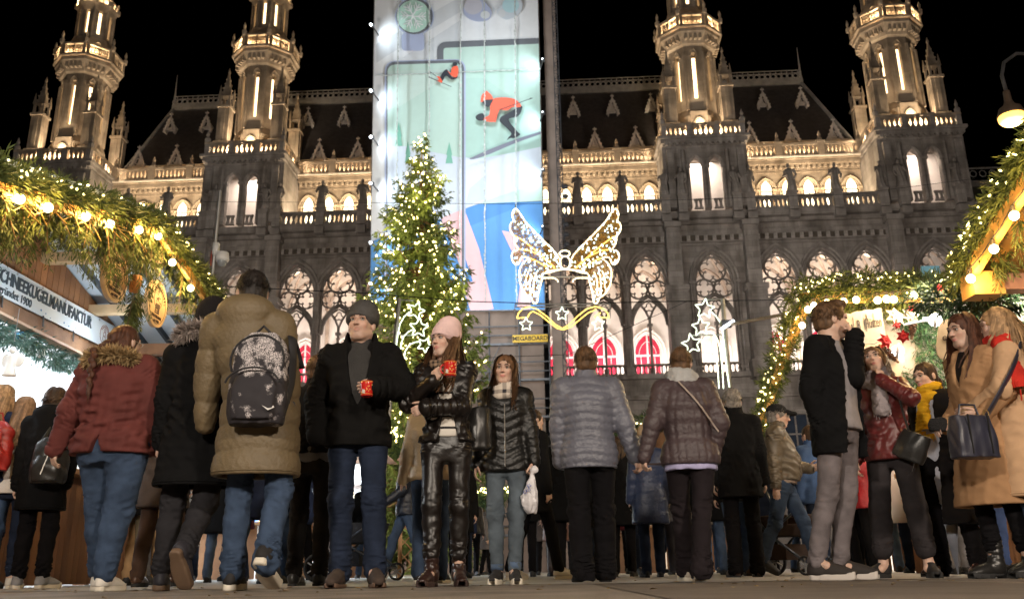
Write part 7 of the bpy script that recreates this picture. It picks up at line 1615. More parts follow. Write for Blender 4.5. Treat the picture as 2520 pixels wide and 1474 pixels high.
def stripe_mat(name, a, b, axis, per, frac, rough=.85, plaid=False):
    m = mat(name, a, rough, .05); nt = m.node_tree; N, L = nt.nodes, nt.links; p = N['Principled BSDF']; tc = N.new('ShaderNodeTexCoord'); sp_ = N.new('ShaderNodeSeparateXYZ'); L.new(tc.outputs['Object'], sp_.inputs[0]); prev = None
    for ax in ((0, 2) if plaid else (axis,)):
        md = N.new('ShaderNodeMath'); md.operation = 'PINGPONG'; md.inputs[1].default_value = per / 2; L.new(sp_.outputs[ax], md.inputs[0]); gt = N.new('ShaderNodeMath'); gt.operation = 'LESS_THAN'; gt.inputs[1].default_value = per * frac / 2; L.new(md.outputs[0], gt.inputs[0])
        if prev is None: prev = gt
        else: mm = N.new('ShaderNodeMath'); mm.operation = 'ADD'; L.new(prev.outputs[0], mm.inputs[0]); L.new(gt.outputs[0], mm.inputs[1]); hf = N.new('ShaderNodeMath'); hf.operation = 'MULTIPLY'; hf.inputs[1].default_value = .5; L.new(mm.outputs[0], hf.inputs[0]); prev = hf
    mx = N.new('ShaderNodeMix'); mx.data_type = 'RGBA'; mx.inputs[6].default_value = (*a, 1); mx.inputs[7].default_value = (*b, 1); L.new(prev.outputs[0], mx.inputs[0]); L.new(mx.outputs[2], p.inputs['Base Color']); return m
STRIPE = stripe_mat('striped_knit', (.62, .58, .52), (.015, .014, .016), 2, .075, .2); PLAID1 = stripe_mat('brown_plaid', (.30, .20, .13), (.02, .016, .015), 0, .032, .4, plaid=True); PLAID2 = stripe_mat('cream_plaid', (.60, .52, .44), (.03, .028, .035), 0, .085, .33, plaid=True)
PK = dict(w=(.20, .02, .90), pole=(1, .6, 0), pocket=True)
DOWN = dict(w=(.245, -.04, .80))
# left edge and left stall
person('redpack', 'person with long blonde hair and navy jacket wearing a red backpack at the stall', 12, 945, 1.68, 180, True, True, top=dict(m=NAVY, hem=.86), hair=dict(kind='long', m=HBLO, len=.42), arms=dict(L=DOWN, R=DOWN), seed=2)
person('whitejacket', 'girl with long light brown hair in a white wool jacket and dark jeans', 66, 975, 1.58, 190, True, True, top=dict(m=cloth('cream_wool', (.60, .56, .52)), hem=.84, flare=.25, wr=.005, collar=.03, cr=.09), bottom=dict(m=JEAND, end=.16, cuffm=JEANL), shoes=('sneaker', WHS, WHSOLE), hair=dict(kind='long', m=HLB, len=.40, n=260, wave=.006, az=(-1.5, 1.5)), arms=dict(L=dict(w=(.2, -.12, .92), pole=(1, .4, -.2)), R=DOWN), seed=4)
person('hooded', 'person with short dark hair in a black hooded coat standing at the stall', 140, 953, 1.62, 186, False, True, top=dict(m=BLK, name='coat', hem=.66, flare=.06, hood=dict(up=.02, size=1.05), wr=.007), bottom=dict(m=BLKT, end=.13), shoes=('sneaker', GRS, WHSOLE), hair=dict(kind='bob', m=HB, len=.06, n=120), arms=dict(L=DOWN, R=PK), legs=((.10, 0, 0, 0, 20), (.12, .05, 0, 0, 25)), seed=5)
# walking away on the left
person('redjacket', 'woman in a rust red parka with tan fur hood and long braid, walking away', 316, 797, 1.68, 172, True, True, build=1.52, seat=1.0, top=dict(m=cloth('rust', (.115, .032, .028), rough=.75), hem=.86, flare=.04, t=.046, wr=.011, wlam=.085, slit=True, collar=.0, hood=dict(fur=FURT, back=True, up=-.045, size=1.0, n=5200)), bottom=dict(m=JEAN, name='jeans', thigh=1.16, knee=1.38, cuff=1.12, end=.10, wr=.016), shoes=('sneaker', WHS, WHSOLE), hair=dict(kind='braid', m=HR), head=(-14, 0, 0), glasses=True, arms=dict(L=dict(w=(.44, .0, .84), pole=(.2, 1, -.3), f=(.15, -.05, -1), palm=(-.5, -.85, 0)), R=dict(w=(.33, -.12, .83))), legs=((.07, -.05, 0, 0, 4), (.12, .20, .0, 0, 4)), sway=.02, seed=7)
person('darkfur', 'person in a long black coat with grey fur hood and black hat, striding away', 520, 748, 1.76, 190, False, True, build=1.12, top=dict(m=BLK, name='coat', hem=.60, flare=.10, t=.03, wr=.009, hood=dict(fur=FURG, back=True, up=.01, n=3600)), bottom=dict(m=cloth('black_jean', (.022, .021, .024)), name='jeans', knee=1.1, end=.11, wr=.014), shoes=('sneaker', mat('navy_runner', (.03, .028, .035), .6, .2), GUM), hair=dict(kind='bob', m=HBL, len=.05, n=60), hat=dict(kind='beanie', m=cloth('black_knit', (.014, .012, .012))), head=(20, 8, 0), arms=dict(L=DOWN, R=PK), legs=((.02, -.30, .12, 52, 18), (.16, .10, 0, 0, 6)), lean=.04, seed=9)
person('olive', 'man in an olive quilted parka with patterned backpack and blue jeans, walking away', 622, 665, 1.86, 178, False, True, build=1.10, top=dict(m=puff('olive', (.135, .098, .052), .6), name='parka', hem=.585, flare=.07, t=.034, quilt=.013, lam=.15, vee=.0, sleeve=1.06, collar=.02, hood=dict(up=.005, size=1.22)), bottom=dict(m=JEAN, name='jeans', end=.09, wr=.016, cuff=1.12), shoes=('sneaker', mat('black_canvas', (.02, .018, .018), .8, .1), WHSOLE), hair=dict(kind='short', m=HBL), head=(28, 6, 0), glasses=True, arms=dict(L=dict(w=(.24, -.10, .88), pole=(1, .7, 0), pocket=True), R=dict(w=(.24, -.10, .88), pole=(1, .7, 0), pocket=True)), legs=((.25, -.20, .05, 30, 6), (.01, .08, 0, 0, 6)), hip=-.11, sway=.03, seed=11)
person('photoman', 'ginger man in black jacket and belted black trousers, half hidden by the olive parka', 783, 878, 1.70, 170, False, True, top=dict(m=BLK, hem=.97, t=.02), under=dict(m=cloth('grey_tee', (.14, .14, .15)), hem=.9), bottom=dict(m=cloth('black_brown', (.016, .014, .013)), end=.1), shoes=('slip', leather('black', (.018, .017, .016)), mat('rubber_black', (.02, .02, .02))), hair=dict(kind='short', m=HG), arms=dict(L=dict(w=(.12, -.25, 1.45), pole=(.8, .2, -1), f=(-.2, -.3, 1)), R=dict(w=(.12, -.28, 1.45), pole=(.8, .2, -1), f=(-.2, -.3, 1))), seed=13)
# the couple with mugs
person('beanieman', 'man in a grey beanie and open black jacket holding a red mug', 893, 763, 1.80, 2, False, True, build=1.06, stomach=.02, top=dict(m=cloth('black_coat', (.0055, .0052, .005)), hem=.84, t=.034, wr=.010, wlam=.08, collar=.035, cr=.105, sleeve=1.12, open=[(1.08, .0, .01), (1.16, .035, .01), (1.3, .06, .005), (1.6, .10, 0)], cuty=-.055), under=dict(m=cloth('charcoal_knit', (.045, .043, .042), bump=.5, bscale=120), hem=.95, collar=.055), bottom=dict(m=JEAND, name='jeans', end=.085, wr=.017, cuff=1.1, knee=1.08), shoes=('slip', BRS, mat('brown_sole', (.12, .07, .045), .7, .1)), hat=dict(kind='beanie', m=cloth('grey_knit', (.075, .072, .07), bump=.5, bscale=110), slouch=.02), head=(-10, -7, 0), eyes=(.35, .18), beard=True, arms=dict(R=dict(w=(.25, -.06, .92), pole=(1, .9, 0), pocket=True), L=dict(w=(.145, -.30, 1.165), f=(-1, -.22, .02), palm=(-.25, 1, 0), curl=(52, 68, 40), thumb=.8, spread=.02, pole=(1, .6, -.5))), legs=((.07, .05, 0, 0, 6), (.15, .14, 0, 0, 14)), seed=15)
LE = leather('brown_black', (.008, .0055, .0045), .38)
person('pinkhat', 'young woman in a pale pink beanie and dark leather outfit, holding a red mug', 1096, 800, 1.69, -4, True, True, top=dict(m=LE, name='leather_jacket', hem=.93, t=.022, wr=.009, wlam=.06, waist=.05, collar=.0, sleeve=1.02, open=[(.9, .075, .03), (1.0, .055, .03), (1.1, .035, .03), (1.22, .045, .02), (1.34, .055, .0), (1.6, .06, 0)], cuty=-.05), under=dict(m=STRIPE, hem=.96, name='striped_sweater'), bottom=dict(m=LE, name='leather_trousers', thigh=.92, knee=.95, cuff=.95, end=.20, wr=.009, lam=.055), shoes=('boot', leather('boot_brown', (.030, .014, .011), .28), mat('boot_sole', (.045, .025, .02), .7, .1)), hat=dict(kind='beanie', m=cloth('pink_knit', (.76, .54, .52), bump=.4, bscale=120), slouch=.05, rib=.0015), hair=dict(kind='long', m=HB2, len=.42, n=330, wave=.022, az=(-2.45, 2.45), spread=1.4, front=-.05), scarf=dict(m=PLAID1, layers=1, fat=.9, dz=-.012), head=(-30, -3, 0), eyes=(-.45, .05), arms=dict(R=dict(w=(.055, -.27, 1.30), pole=(.9, .3, -.9), f=(-.55, -.35, .6), palm=(-.35, .9, 0), curl=(42, 60, 40), thumb=.5, spread=.03), L=dict(w=(-.075, -.25, 1.135), pole=(.9, .5, -.4), f=(-1, -.1, -.3), palm=(0, 1, .1), curl=(35, 45, 25), thumb=.3)), legs=((.06, .10, 0, 0, 10), (.10, -.03, 0, 0, 14)), hip=.015, seed=17)
person('beigepuff', 'woman in a beige quilted jacket and jeans, half hidden behind the leather jacket', 1064, 945, 1.56, 175, True, False, top=dict(m=puff('beige', (.42, .32, .20)), hem=.88, quilt=.012, lam=.06, t=.028), bottom=dict(m=JEAN, name='jeans'), shoes=('sneaker', mat('black_canvas', (.02, .018, .018)), WHSOLE), hair=dict(kind='bob', m=HB, len=.1), arms=dict(L=dict(w=(.27, -.02, .86)), R=DOWN), seed=19)
PUB = puff('black', (.006, .0055, .005), .42)
person('girl', 'girl with long brown hair in a black quilted jacket and faded jeans, walking nearer', 1243, 873, 1.56, -3, True, True, top=dict(m=PUB, name='quilted_jacket', hem=.83, quilt=.011, lam=.062, vee=-.35, t=.024, waist=.03, collar=.0, zip=(.86, 1.34, ZIP)), bottom=dict(m=JEANF, name='jeans', thigh=.9, knee=.92, cuff=.86, end=.12, wr=.011, cuffm=JEANL), shoes=('sneaker', mat('black_canvas', (.02, .018, .018)), WHSOLE), hair=dict(kind='long', m=HB2, len=.36, n=300, wave=.018, az=(-2.3, 2.3), spread=1.5), scarf=dict(m=PLAID2, fat=1.1, dz=-.032), head=(-6, 2, 4), eyes=(0, -.05), arms=dict(R=DOWN, L=dict(w=(.235, -.10, .80), f=(-.1, -.1, -1), palm=(-1, .1, 0), curl=(55, 60, 30)),), legs=((.075, .02, 0, 0, 8), (.06, .12, 0, 0, 8)), seed=21)
# couple hand in hand, walking away
person('greyman', 'man in a blue grey quilted jacket and black trousers walking away hand in hand', 1440, 857, 1.69, 181, False, True, build=1.2, top=dict(m=puff('bluegrey', (.125, .128, .16), .42), name='quilted_jacket', hem=.815, quilt=.009, lam=.058, t=.028, flare=-.1, collar=.045, cr=.082, sleeve=1.1), bottom=dict(m=BLKT, knee=1.2, cuff=1.45, end=.05, wr=.016), shoes=('slip', leather('black', (.018, .017, .016)), mat('rubber_black', (.02, .02, .02))), hair=dict(kind='short', m=HG), head=(4, 4, 0), arms=dict(R=dict(w=(.375, .02, .80), pole=(.2, 1, -.2), f=(.35, .1, -1), palm=(-.6, -.8, 0), curl=(40, 40, 20)), L=dict(w=(.22, -.06, .86), pole=(1, .5, 0), pocket=True)), legs=((.10, .12, 0, 0, 8), (.09, -.10, 0, 8, 8)), seed=23)
person('brownwoman', 'short haired woman in a brown puffer with pale knitted hood, walking hand in hand', 1672, 853, 1.64, 176, True, True, build=1.22, top=dict(m=puff('brown', (.062, .042, .045), .5), name='quilted_jacket', hem=.84, vquilt=.009, t=.03, flare=.05, waist=.05, collar=.0), bottom=dict(m=cloth('plum', (.016, .012, .014)), thigh=1.0, knee=1.0, cuff=1.3, end=.06, wr=.015), shoes=('sneaker', BEIGES, WHSOLE), hair=dict(kind='short', m=HG), scarf=dict(m=cloth('pale_knit', (.42, .42, .42), bump=.5, bscale=90), fat=1.5), under=dict(m=LAV, hem=.80, name='shirt'), head=(-18, 2, 0), arms=dict(L=dict(w=(.36, .04, .82), pole=(.2, 1, -.2), f=(.1, 0, -1), palm=(-.9, -.4, 0), curl=(45, 45, 20)), R=dict(w=(.2, -.05, .92), pole=(1, .6, 0), pocket=True)), legs=((.02, -.16, 0, 6, 4), (.04, .22, 0, 0, 4)), hip=-.02, seed=25)
person('blackcoat', 'grey haired man in a black knee length coat walking away', 1800, 960, 1.75, 176, False, True, top=dict(m=BLK, name='coat', hem=.72, flare=.08, t=.03, collar=.06, cr=.085), bottom=dict(m=BLKT, end=.07, cuff=1.2), shoes=('slip', leather('brown', (.06, .03, .018)), mat('rubber_black', (.02, .02, .02))), hair=dict(kind='short', m=HGR), arms=dict(L=DOWN, R=DOWN), seed=27)
person('capman', 'older man in a black cap and glasses with olive waistcoat jacket, striding to the right', 1905, 995, 1.70, 68, False, True, build=1.15, stomach=.04, top=dict(m=leather('olive', (.10, .078, .052), .5), hem=.95, t=.03, wr=.01, collar=.04, open=[(.9, .045, 0), (1.2, .03, 0), (1.5, .06, 0)], cuty=-.06), under=dict(m=cloth('taupe', (.25, .20, .17)), hem=.92), bottom=dict(m=JEAN, name='jeans', end=.08, cuff=1.15), shoes=('sneaker', mat('dark_runner', (.03, .03, .032), .7, .1), mat('rubber_black', (.02, .02, .02))), hat=dict(kind='cap', m=cloth('black_cap', (.015, .015, .016)), name='cap'), hair=dict(kind='short', m=HGR), glasses=True, head=(12, 6, 0), arms=dict(R=dict(w=(.2, .05, .86), pole=(.6, 1, 0)), L=dict(w=(.12, -.28, 1.08), f=(-.3, -1, .1), curl=(50, 50, 30))), legs=((.08, -.28, .05, 25, 8), (.10, .30, 0, 0, 8)), seed=29)
# group on the right
person('tallman', 'tall young man in a black parka and grey jeans resting his hand on his face', 2036, 742, 1.88, 44, False, True, top=dict(m=BLK, name='parka', hem=.74, flare=.04, t=.03, wr=.009, sleeve=1.05, collar=.0, hood=dict(up=-.02, size=1.05), open=[(.6, .17, -.02), (.95, .13, -.02), (1.2, .085, -.01), (1.5, .085, 0)], cuty=-.02), under=dict(m=cloth('grey_shirt', (.26, .24, .25)), hem=.90, name='t_shirt'), bottom=dict(m=GREYJ, name='jeans', thigh=.95, knee=.95, cuff=.9, end=.085, wr=.009), shoes=('sneaker', mat('checked_canvas', (.03, .024, .022), .8, .1), mat('white_rubber', (.55, .50, .46), .6, .05)), hair=dict(kind='short', m=HG, quiff=True), head=(50, 4, 0), arms=dict(R=dict(w=(.22, .02, .90), pole=(.9, .8, 0), pocket=True), L=dict(w=(.005, -.16, 1.49), pole=(-.3, -.1, -1), f=(-.25, .25, 1), palm=(-.3, 1, 0), curl=(70, 85, 50), thumb=.7)), legs=((.24, -.16, 0, 0, -18), (-.02, -.12, 0, 0, 16)), hip=-.07, sway=.02, lean=-.02, seed=31)
person('redleather', 'young woman in a dark red leather jacket and grey scarf touching her chin', 2146, 852, 1.66, -42, True, True, top=dict(m=leather('oxblood', (.105, .016, .016), .42), name='leather_jacket', hem=.86, t=.022, wr=.008, collar=.0, flare=.05), bottom=dict(m=cloth('charcoal_jean', (.030, .026, .028)), thigh=1.02, knee=1.2, cuff=1.3, end=.20, wr=.008), shoes=('sneaker', mat('black_runner', (.014, .013, .014), .7, .1), mat('rubber_black', (.02, .02, .02))), hair=dict(kind='long', m=HB2, len=.22, n=200, az=(-2.2, 2.2)), scarf=dict(m=cloth('grey_scarf', (.30, .26, .27), bump=.5, bscale=70), fat=1.3, ends=((.03, -.09, -.06, .05, -.14, -.26, .06, .065),), fringe=True), head=(10, -14, -8), eyes=(.2, .25), arms=dict(L=dict(w=(.10, -.17, 1.45), pole=(.9, -.4, -.8), f=(-.35, .25, 1), palm=(-.8, .5, 0), curl=(25, 40, 20)), R=DOWN), legs=((.12, .05, 0, 0, 28), (.20, .02, 0, 0, 30)), hip=.03, seed=33)
person('yellowscarf', 'dark haired woman in a long open black coat with yellow scarf and white top', 2277, 895, 1.63, -58, True, True, top=dict(m=cloth('black_shearling', (.007, .006, .0065)), name='coat', hem=.40, flare=.16, t=.03, wr=.008, collar=.0, open=[(.3, .10, -.02), (.9, .10, -.02), (1.2, .09, 0), (1.5, .08, 0)], cuty=-.02), under=dict(m=cloth('white_top', (.42, .44, .52)), hem=.93, name='top'), bottom=dict(m=BLKT, thigh=1.0, end=.07, cuff=1.2), shoes=('ankle', leather('boot_brown', (.030, .014, .011)), mat('rubber_black', (.02, .02, .02))), hair=dict(kind='tied', m=HB), scarf=dict(m=cloth('yellow', (.62, .36, .02), bump=.4, bscale=80), fat=1.0, knot=(.0, -.11, -.08), ends=((.01, -.12, -.1, .03, -.15, -.36, .035, .05), (-.01, -.12, -.1, -.04, -.14, -.33, .03, .042)), fringe=True), head=(-8, 8, 0), eyes=(-.2, -.3), arms=dict(R=DOWN, L=dict(w=(.2, -.1, .95), pole=(1, .7, 0), pocket=True)), legs=((.10, .05, 0, 0, 12), (.12, -.12, 0, 0, 12)), seed=35)
CAM_ = cloth('camel', (.36, .205, .105), rough=.9, var=.1); CAM2 = cloth('camel_light', (.52, .33, .195), rough=.9, var=.1)
person('camel1', 'auburn haired woman in a belted camel coat and black lace up boots', 2368, 770, 1.74, -72, True, True, build=.94, top=dict(m=CAM_, name='coat', hem=.45, flare=.14, t=.03, wr=.006, waist=.08, belt=True, collar=.0, open=[(1.22, .0, 0), (1.5, .075, 0)], cuty=-.03), under=dict(m=cloth('dark_knit', (.02, .015, .014)), hem=1.1), bottom=dict(m=BLKT, thigh=.85, knee=.85, cuff=.9, end=.2), shoes=('boot', leather('black', (.018, .017, .016)), mat('rubber_black', (.02, .02, .02))), hair=dict(kind='long', m=HR, len=.40, n=340, az=(-2.5, 2.5), wave=.018, fall=.26), head=(0, 6, 0), eyes=(0, -.1), arms=dict(R=dict(w=(.17, -.13, 1.0), pole=(.5, 1, -.4), f=(-.1, -1, -.25), palm=(-.3, 0, -1), curl=(30, 35, 20)), L=dict(w=(.2, -.2, 1.0), pole=(.6, 1, -.3), f=(0, -1, 0), curl=(40, 50, 30))), legs=((.07, .0, 0, 0, 8), (.10, -.10, 0, 0, 8)), seed=37)
person('camel2', 'blonde woman in a light camel coat with red scarf and navy shoulder bag', 2452, 757, 1.745, -118, True, True, build=.92, top=dict(m=CAM2, name='coat', hem=.49, flare=.14, t=.034, wr=.006, collar=.0), bottom=dict(m=JEAN, name='jeans', thigh=.95, end=.2), shoes=('boot', leather('black', (.018, .017, .016)), mat('rubber_black', (.02, .02, .02))), hair=dict(kind='long', m=HBLO, len=.50, n=620, az=(-2.3, 2.3), wave=.035, spread=2.0, fall=.34), scarf=dict(m=cloth('red_scarf', (.50, .03, .02), bump=.5, bscale=70), fat=1.3, ends=((.13, -.02, -.02, .19, .05, -.34, .055, .075),), fringe=True), head=(14, 4, 0), arms=dict(L=dict(w=(.10, -.26, 1.06), pole=(1, .8, -.3), f=(-.4, -1, 0), curl=(40, 50, 30)), R=dict(w=(.2, -.2, 1.05), pole=(.8, 1, -.3), f=(0, -1, 0))), legs=((.10, .05, 0, 0, 10), (.12, -.02, 0, 0, 14)), seed=39)
# people further back
def extra(key, lab, u, v, h, face, mt, mb, mh, hem=.86, fem=False, seed=50, hk='short', sh=None, sole=None, quilt=0, stride=.12, Y=None, hat=None, nm='jacket', build=1.05, **kw):
    person(key, lab, u, v, h, face, fem, False, build=build, top=dict(m=mt, hem=hem, t=.028, quilt=quilt, lam=.075, flare=.06 if hem < .8 else 0, name=nm), bottom=dict(m=mb), shoes=('sneaker', sh or mat('dark_runner', (.03, .03, .032)), sole or mat('rubber_black', (.02, .02, .02))), hair=dict(kind=hk, m=mh, len=.25, n=120), hat=hat, arms=kw.pop('arms', dict(L=DOWN, R=DOWN)), legs=((.10, stride, 0, 0, 8), (.10, -stride, 0, 0, 8)), seed=seed, Y=Y, **kw)
extra('navyquilt', 'person in a beige hat and long navy quilted coat behind the joined hands', 1588, 1050, 1.60, 180, puff('navy', (.018, .030, .075)), JEAND, HGR, .60, True, 51, 'bob', hat=dict(kind='beanie', m=cloth('beige_knit', (.40, .30, .20)), name='hat'), quilt=.008, nm='coat')
extra('walkerA', 'person in a black coat and white sneakers passing behind the girl in the quilted jacket', 1308, 1005, 1.70, 120, BLK, BLKT, HB, .66, False, 53, sh=WHS, sole=WHSOLE, stride=.24, nm='coat')
extra('walkerB', 'person in a dark coat half hidden behind the blue grey quilted jacket', 1392, 1040, 1.66, 175, BLK, BLKT, HBL, .62, True, 55, 'bob', nm='coat')
extra('pinkfar', 'woman in a dusty pink long puffer and tall brown boots further back', 1364, 1150, 1.62, 180, puff('dustypink', (.30, .15, .12)), leather('boot_brown', (.030, .014, .011)), HBL, .55, True, 57, 'bob', quilt=.012, nm='coat')
extra('bunwoman', 'woman with a hair bun in a dark puffer, walking left beside the stroller', 1004, 1104, 1.66, -78, puff('ink', (.014, .018, .03), .4), JEAN, HBL, .84, True, 59, 'bunt', sh=WHS, sole=WHSOLE, quilt=.012, stride=.30, arms=dict(R=dict(w=(.2, -.3, 1.02), pole=(.5, 1, -.3)), L=dict(w=(.2, -.3, 1.02), pole=(.5, 1, -.3))))
extra('longhairfar', 'distant long haired woman in black jacket and boots between leather trousers and jeans', 1163, 1216, 1.64, 14, leather('black', (.018, .017, .016)), BLKT, HB2, .9, True, 61, 'long')
extra('khakiman', 'man in black coat and khaki trousers behind the rust red parka', 352, 1002, 1.70, 170, BLK, cloth('khaki', (.16, .13, .085)), HB, .66, False, 63, nm='coat')
extra('brownman', 'man in grey brown coat and brown trousers behind the black coat', 432, 935, 1.69, 176, cloth('greybrown', (.07, .055, .05)), cloth('brown_trouser', (.05, .03, .022)), HGR, .64, False, 65, sh=leather('brown', (.06, .03, .018)), nm='coat')
extra('tanlegs', 'person in tan trousers behind the khaki trousers', 392, 1020, 1.66, 180, NAVY, cloth('tan_trouser', (.36, .23, .12)), HB, .8, False, 67)
extra('bluelegs', 'person in a navy coat and bright blue jeans behind the olive parka', 650, 990, 1.68, 160, NAVY, JEANL, HB, .60, True, 69, 'bob', stride=.2, nm='coat')
extra('bluelegs2', 'person in dark jacket and blue jeans left of the black trousers', 700, 1010, 1.66, 190, NAVY, JEAN, HB, .72, False, 71)
extra('greyfar', 'person in a grey jacket and dark trousers behind the brown puffer', 1652, 1140, 1.66, 178, cloth('midgrey', (.13, .12, .12)), cloth('dark_trouser', (.03, .028, .035)), HB, .82, True, 73, 'bob')
extra('jeansfar', 'person in light jeans right of the navy quilted coat', 1690, 1150, 1.64, 185, NAVY, JEAN, HGR, .84, False, 75)
extra('jeansblack', 'person in blue jeans beside the long black coat', 1795, 1030, 1.66, 180, BLK, JEAN, HB, .8, False, 77, sh=leather('brown', (.06, .03, .018)))
extra('bluejacket', 'person in a blue jacket behind the tall young man', 1992, 1045, 1.66, 200, cloth('royal', (.05, .09, .19)), JEAND, HB, .80, False, 79)
extra('redsanta', 'person in white hat and red puffer behind the yellow scarf', 2212, 1085, 1.52, 170, puff('red', (.40, .02, .025)), JEAND, HGR, .72, True, 81, 'bob', hat=dict(kind='beanie', m=cloth('white_knit', (.6, .5, .48)), name='hat'), quilt=.012)
extra('silver', 'person in shiny silver trousers behind the long open black coat', 2300, 985, 1.62, 175, cloth('midgrey', (.13, .12, .12)), mat('silver_cloth', (.22, .22, .24), .4, .3, 14, .4, 40, metal=.4), HB, .86, True, 83, 'bob')
extra('bluejean3', 'person in blue jeans behind the belted camel coat', 2392, 975, 1.66, 180, JEANL, cloth('jeans_royal', (.06, .10, .24)), HB, .84, False, 85)
extra('darkred', 'person in red jacket and dark trousers between grey jeans and red leather jacket', 2120, 1060, 1.60, 180, puff('red', (.40, .02, .025)), BLKT, HBL, .78, True, 87, 'bob')
extra('snowsuit', 'child in a pale grey snow suit beside the stroller', 826, 1192, 1.18, 150, puff('palegrey', (.36, .35, .38)), puff('palegrey', (.36, .35, .38)), HB, .84, False, 89, hat=dict(kind='beanie', m=cloth('navy_knit', (.03, .06, .14)), name='hat'))
# small figures in the depth of the market: each its own coat, place and size
for k, (u, Yd, fc, mt, mb, lab) in enumerate(((560, 11, 180, BLK, JEANL, 'person in black with light jeans between black coat and olive parka'), (745, 12.5, 160, NAVY, BLKT, 'person in navy behind the black trousers with belt'), (905, 15, 190, BLK, JEAN, 'person in black and blue jeans behind the legs of the beanie man'), (1130, 12, 20, BLK, BLKT, 'person in black between leather trousers and the girl'), (1290, 13, 180, BLK, BLKT, 'person in black right of the plastic bag'), (1430, 13, 200, BLK, JEAND, 'person in black behind the black trousers of the grey jacket'), (1520, 11, 170, BLK, BLKT, 'person in black coat left of the navy quilted coat'), (1565, 14, 10, cloth('greybrown', (.07, .055, .05)), JEAND, 'person in brown under the joined hands'), (1735, 12, 180, BLK, JEAN, 'person in black and jeans right of the plum trousers'), (1860, 12, 160, NAVY, BLKT, 'person in navy between black coat and the striding man'), (2075, 11, 185, BLK, BLKT, 'person in black behind the grey jeans'), (2150, 12.5, 170, BLK, JEANL, 'person with light jeans seen between the cropped trousers'), (2250, 12, 190, NAVY, BLKT, 'person in navy behind the yellow scarf'))):
    h = 1.6 + .013 * k; vt = 737 - FPX * math.tan(math.atan2(h - HC, Yd) - TH); extra('mid%d' % k, lab, u, vt, h, fc, mt, mb, [HB, HBL, HB2][k % 3], [.62, .8, .7][k % 3], k % 2 == 0, 140 + k, ['bob', 'short'][k % 2], Y=Yd, stride=[.1, .2, -.15][k % 3])
rq = random.Random(12); cols = [('black', BLK), ('navy', NAVY), ('charcoal', cloth('midgrey', (.13, .12, .12))), ('brown', cloth('greybrown', (.07, .055, .05))), ('dark blue', puff('navy', (.018, .030, .075))), ('dark red', cloth('wine', (.10, .02, .025)))]
spots = [(735, 21, 'left of the beanie man'), (1140, 17.5, 'just left of the girl with the plastic bag'), (1195, 23, 'under the neon sign'), (1335, 18, 'by the white sneakers'), (1410, 22, 'left of the black trousers'), (1545, 18, 'under the joined hands'), (1560, 25, 'far behind the joined hands'), (1630, 20, 'behind the navy quilted coat'), (1740, 17, 'between plum trousers and black coat'), (1850, 19, 'right of the black coat'), (2090, 15, 'behind the grey jeans'), (610, 13, 'between olive parka and black jeans'), (480, 14, 'behind the black coat with fur'), (1950, 15, 'behind the man in the cap'), (290, 13, 'left of the khaki trousers'), (870, 24, 'between the legs of the beanie man')]
for k, (u, Yd, wh) in enumerate(spots):
    h = rq.uniform(1.58, 1.8); p = at(u, 1300, Yd); zt = h; d_ = math.atan2(h - HC, Yd); vtop = 737 - FPX * math.tan(d_ - TH); nm_, m_ = cols[k % 6]
    extra('far%d' % k, 'small distant visitor in a %s coat %s' % (nm_, wh), u, vtop, h, rq.choice([0, 180, 170, 20, 90, -90]), m_, rq.choice([BLKT, JEAND, JEAN]), rq.choice([HB, HBL, HB2]), rq.choice([.62, .7, .84]), k % 2 == 0, 100 + k, rq.choice(['short', 'bob']), Y=Yd)
# ------------------------------------------------------------------ what they carry
REDG = mat('red_glaze', (.52, .02, .015), .18, .08, 6, spec=.6, coat=.4)
def mug(c, rz, lab, hand_side):
    o = empty('mug', c, rz); tag(o, lab, 'mug', 'red mulled wine mugs')
    b = MB(); b.lathe([(.03, -.046), (.036, -.048), (.037, -.04), (.042, .03), (.043, .047), (.041, .048), (.038, .03), (.034, -.035), (.001, -.037)], 20); b.build('cup', REDG, o, True)
    b = MB(); b.tube([(hand_side * (.04 + .022 * math.sin(t)), 0, .028 * math.cos(t)) for t in np.linspace(0, PI, 9)], .006, 6); b.build('handle', REDG, o, True)
    b = MB(); rq = random.Random(2); gm = mat('gold_print', (.7, .42, .08), .4, .1)
    for q in range(16): a = rq.uniform(-2.6, -.4); z = rq.uniform(-.03, .04); b.box((.0405 * math.cos(a), .0405 * math.sin(a), z), (.005, .005, .006))
    tag(b.build('gold_dots', gm, o), kind='stuff')
    b = MB(); b.box((-.018, -.0355, -.022), (.024, .004, .024), .45); b.build('printed_label', mat('label_white', (.6, .55, .5), .5, .1, 30), o)
    b = MB()
    for z in (.042, -.036): b.tube([((.044 if z > 0 else .0385) * math.cos(t), (.044 if z > 0 else .0385) * math.sin(t), z) for t in np.linspace(0, 2 * PI, 20)[:-1]], .0014, 4, True)
    b.build('rim_line', gm, o)
J = CAST['beanieman']; wv_ = world(J, J['wrL']); mug(at(903, 957, wv_.y - .045), .2, 'red mug held out in front by the man in the beanie', 1)
J = CAST['pinkhat']; wv_ = world(J, J['wrR']); mug(at(1108, 908, wv_.y - .065), .1, 'red mug held up by the woman in the pink beanie', -1)
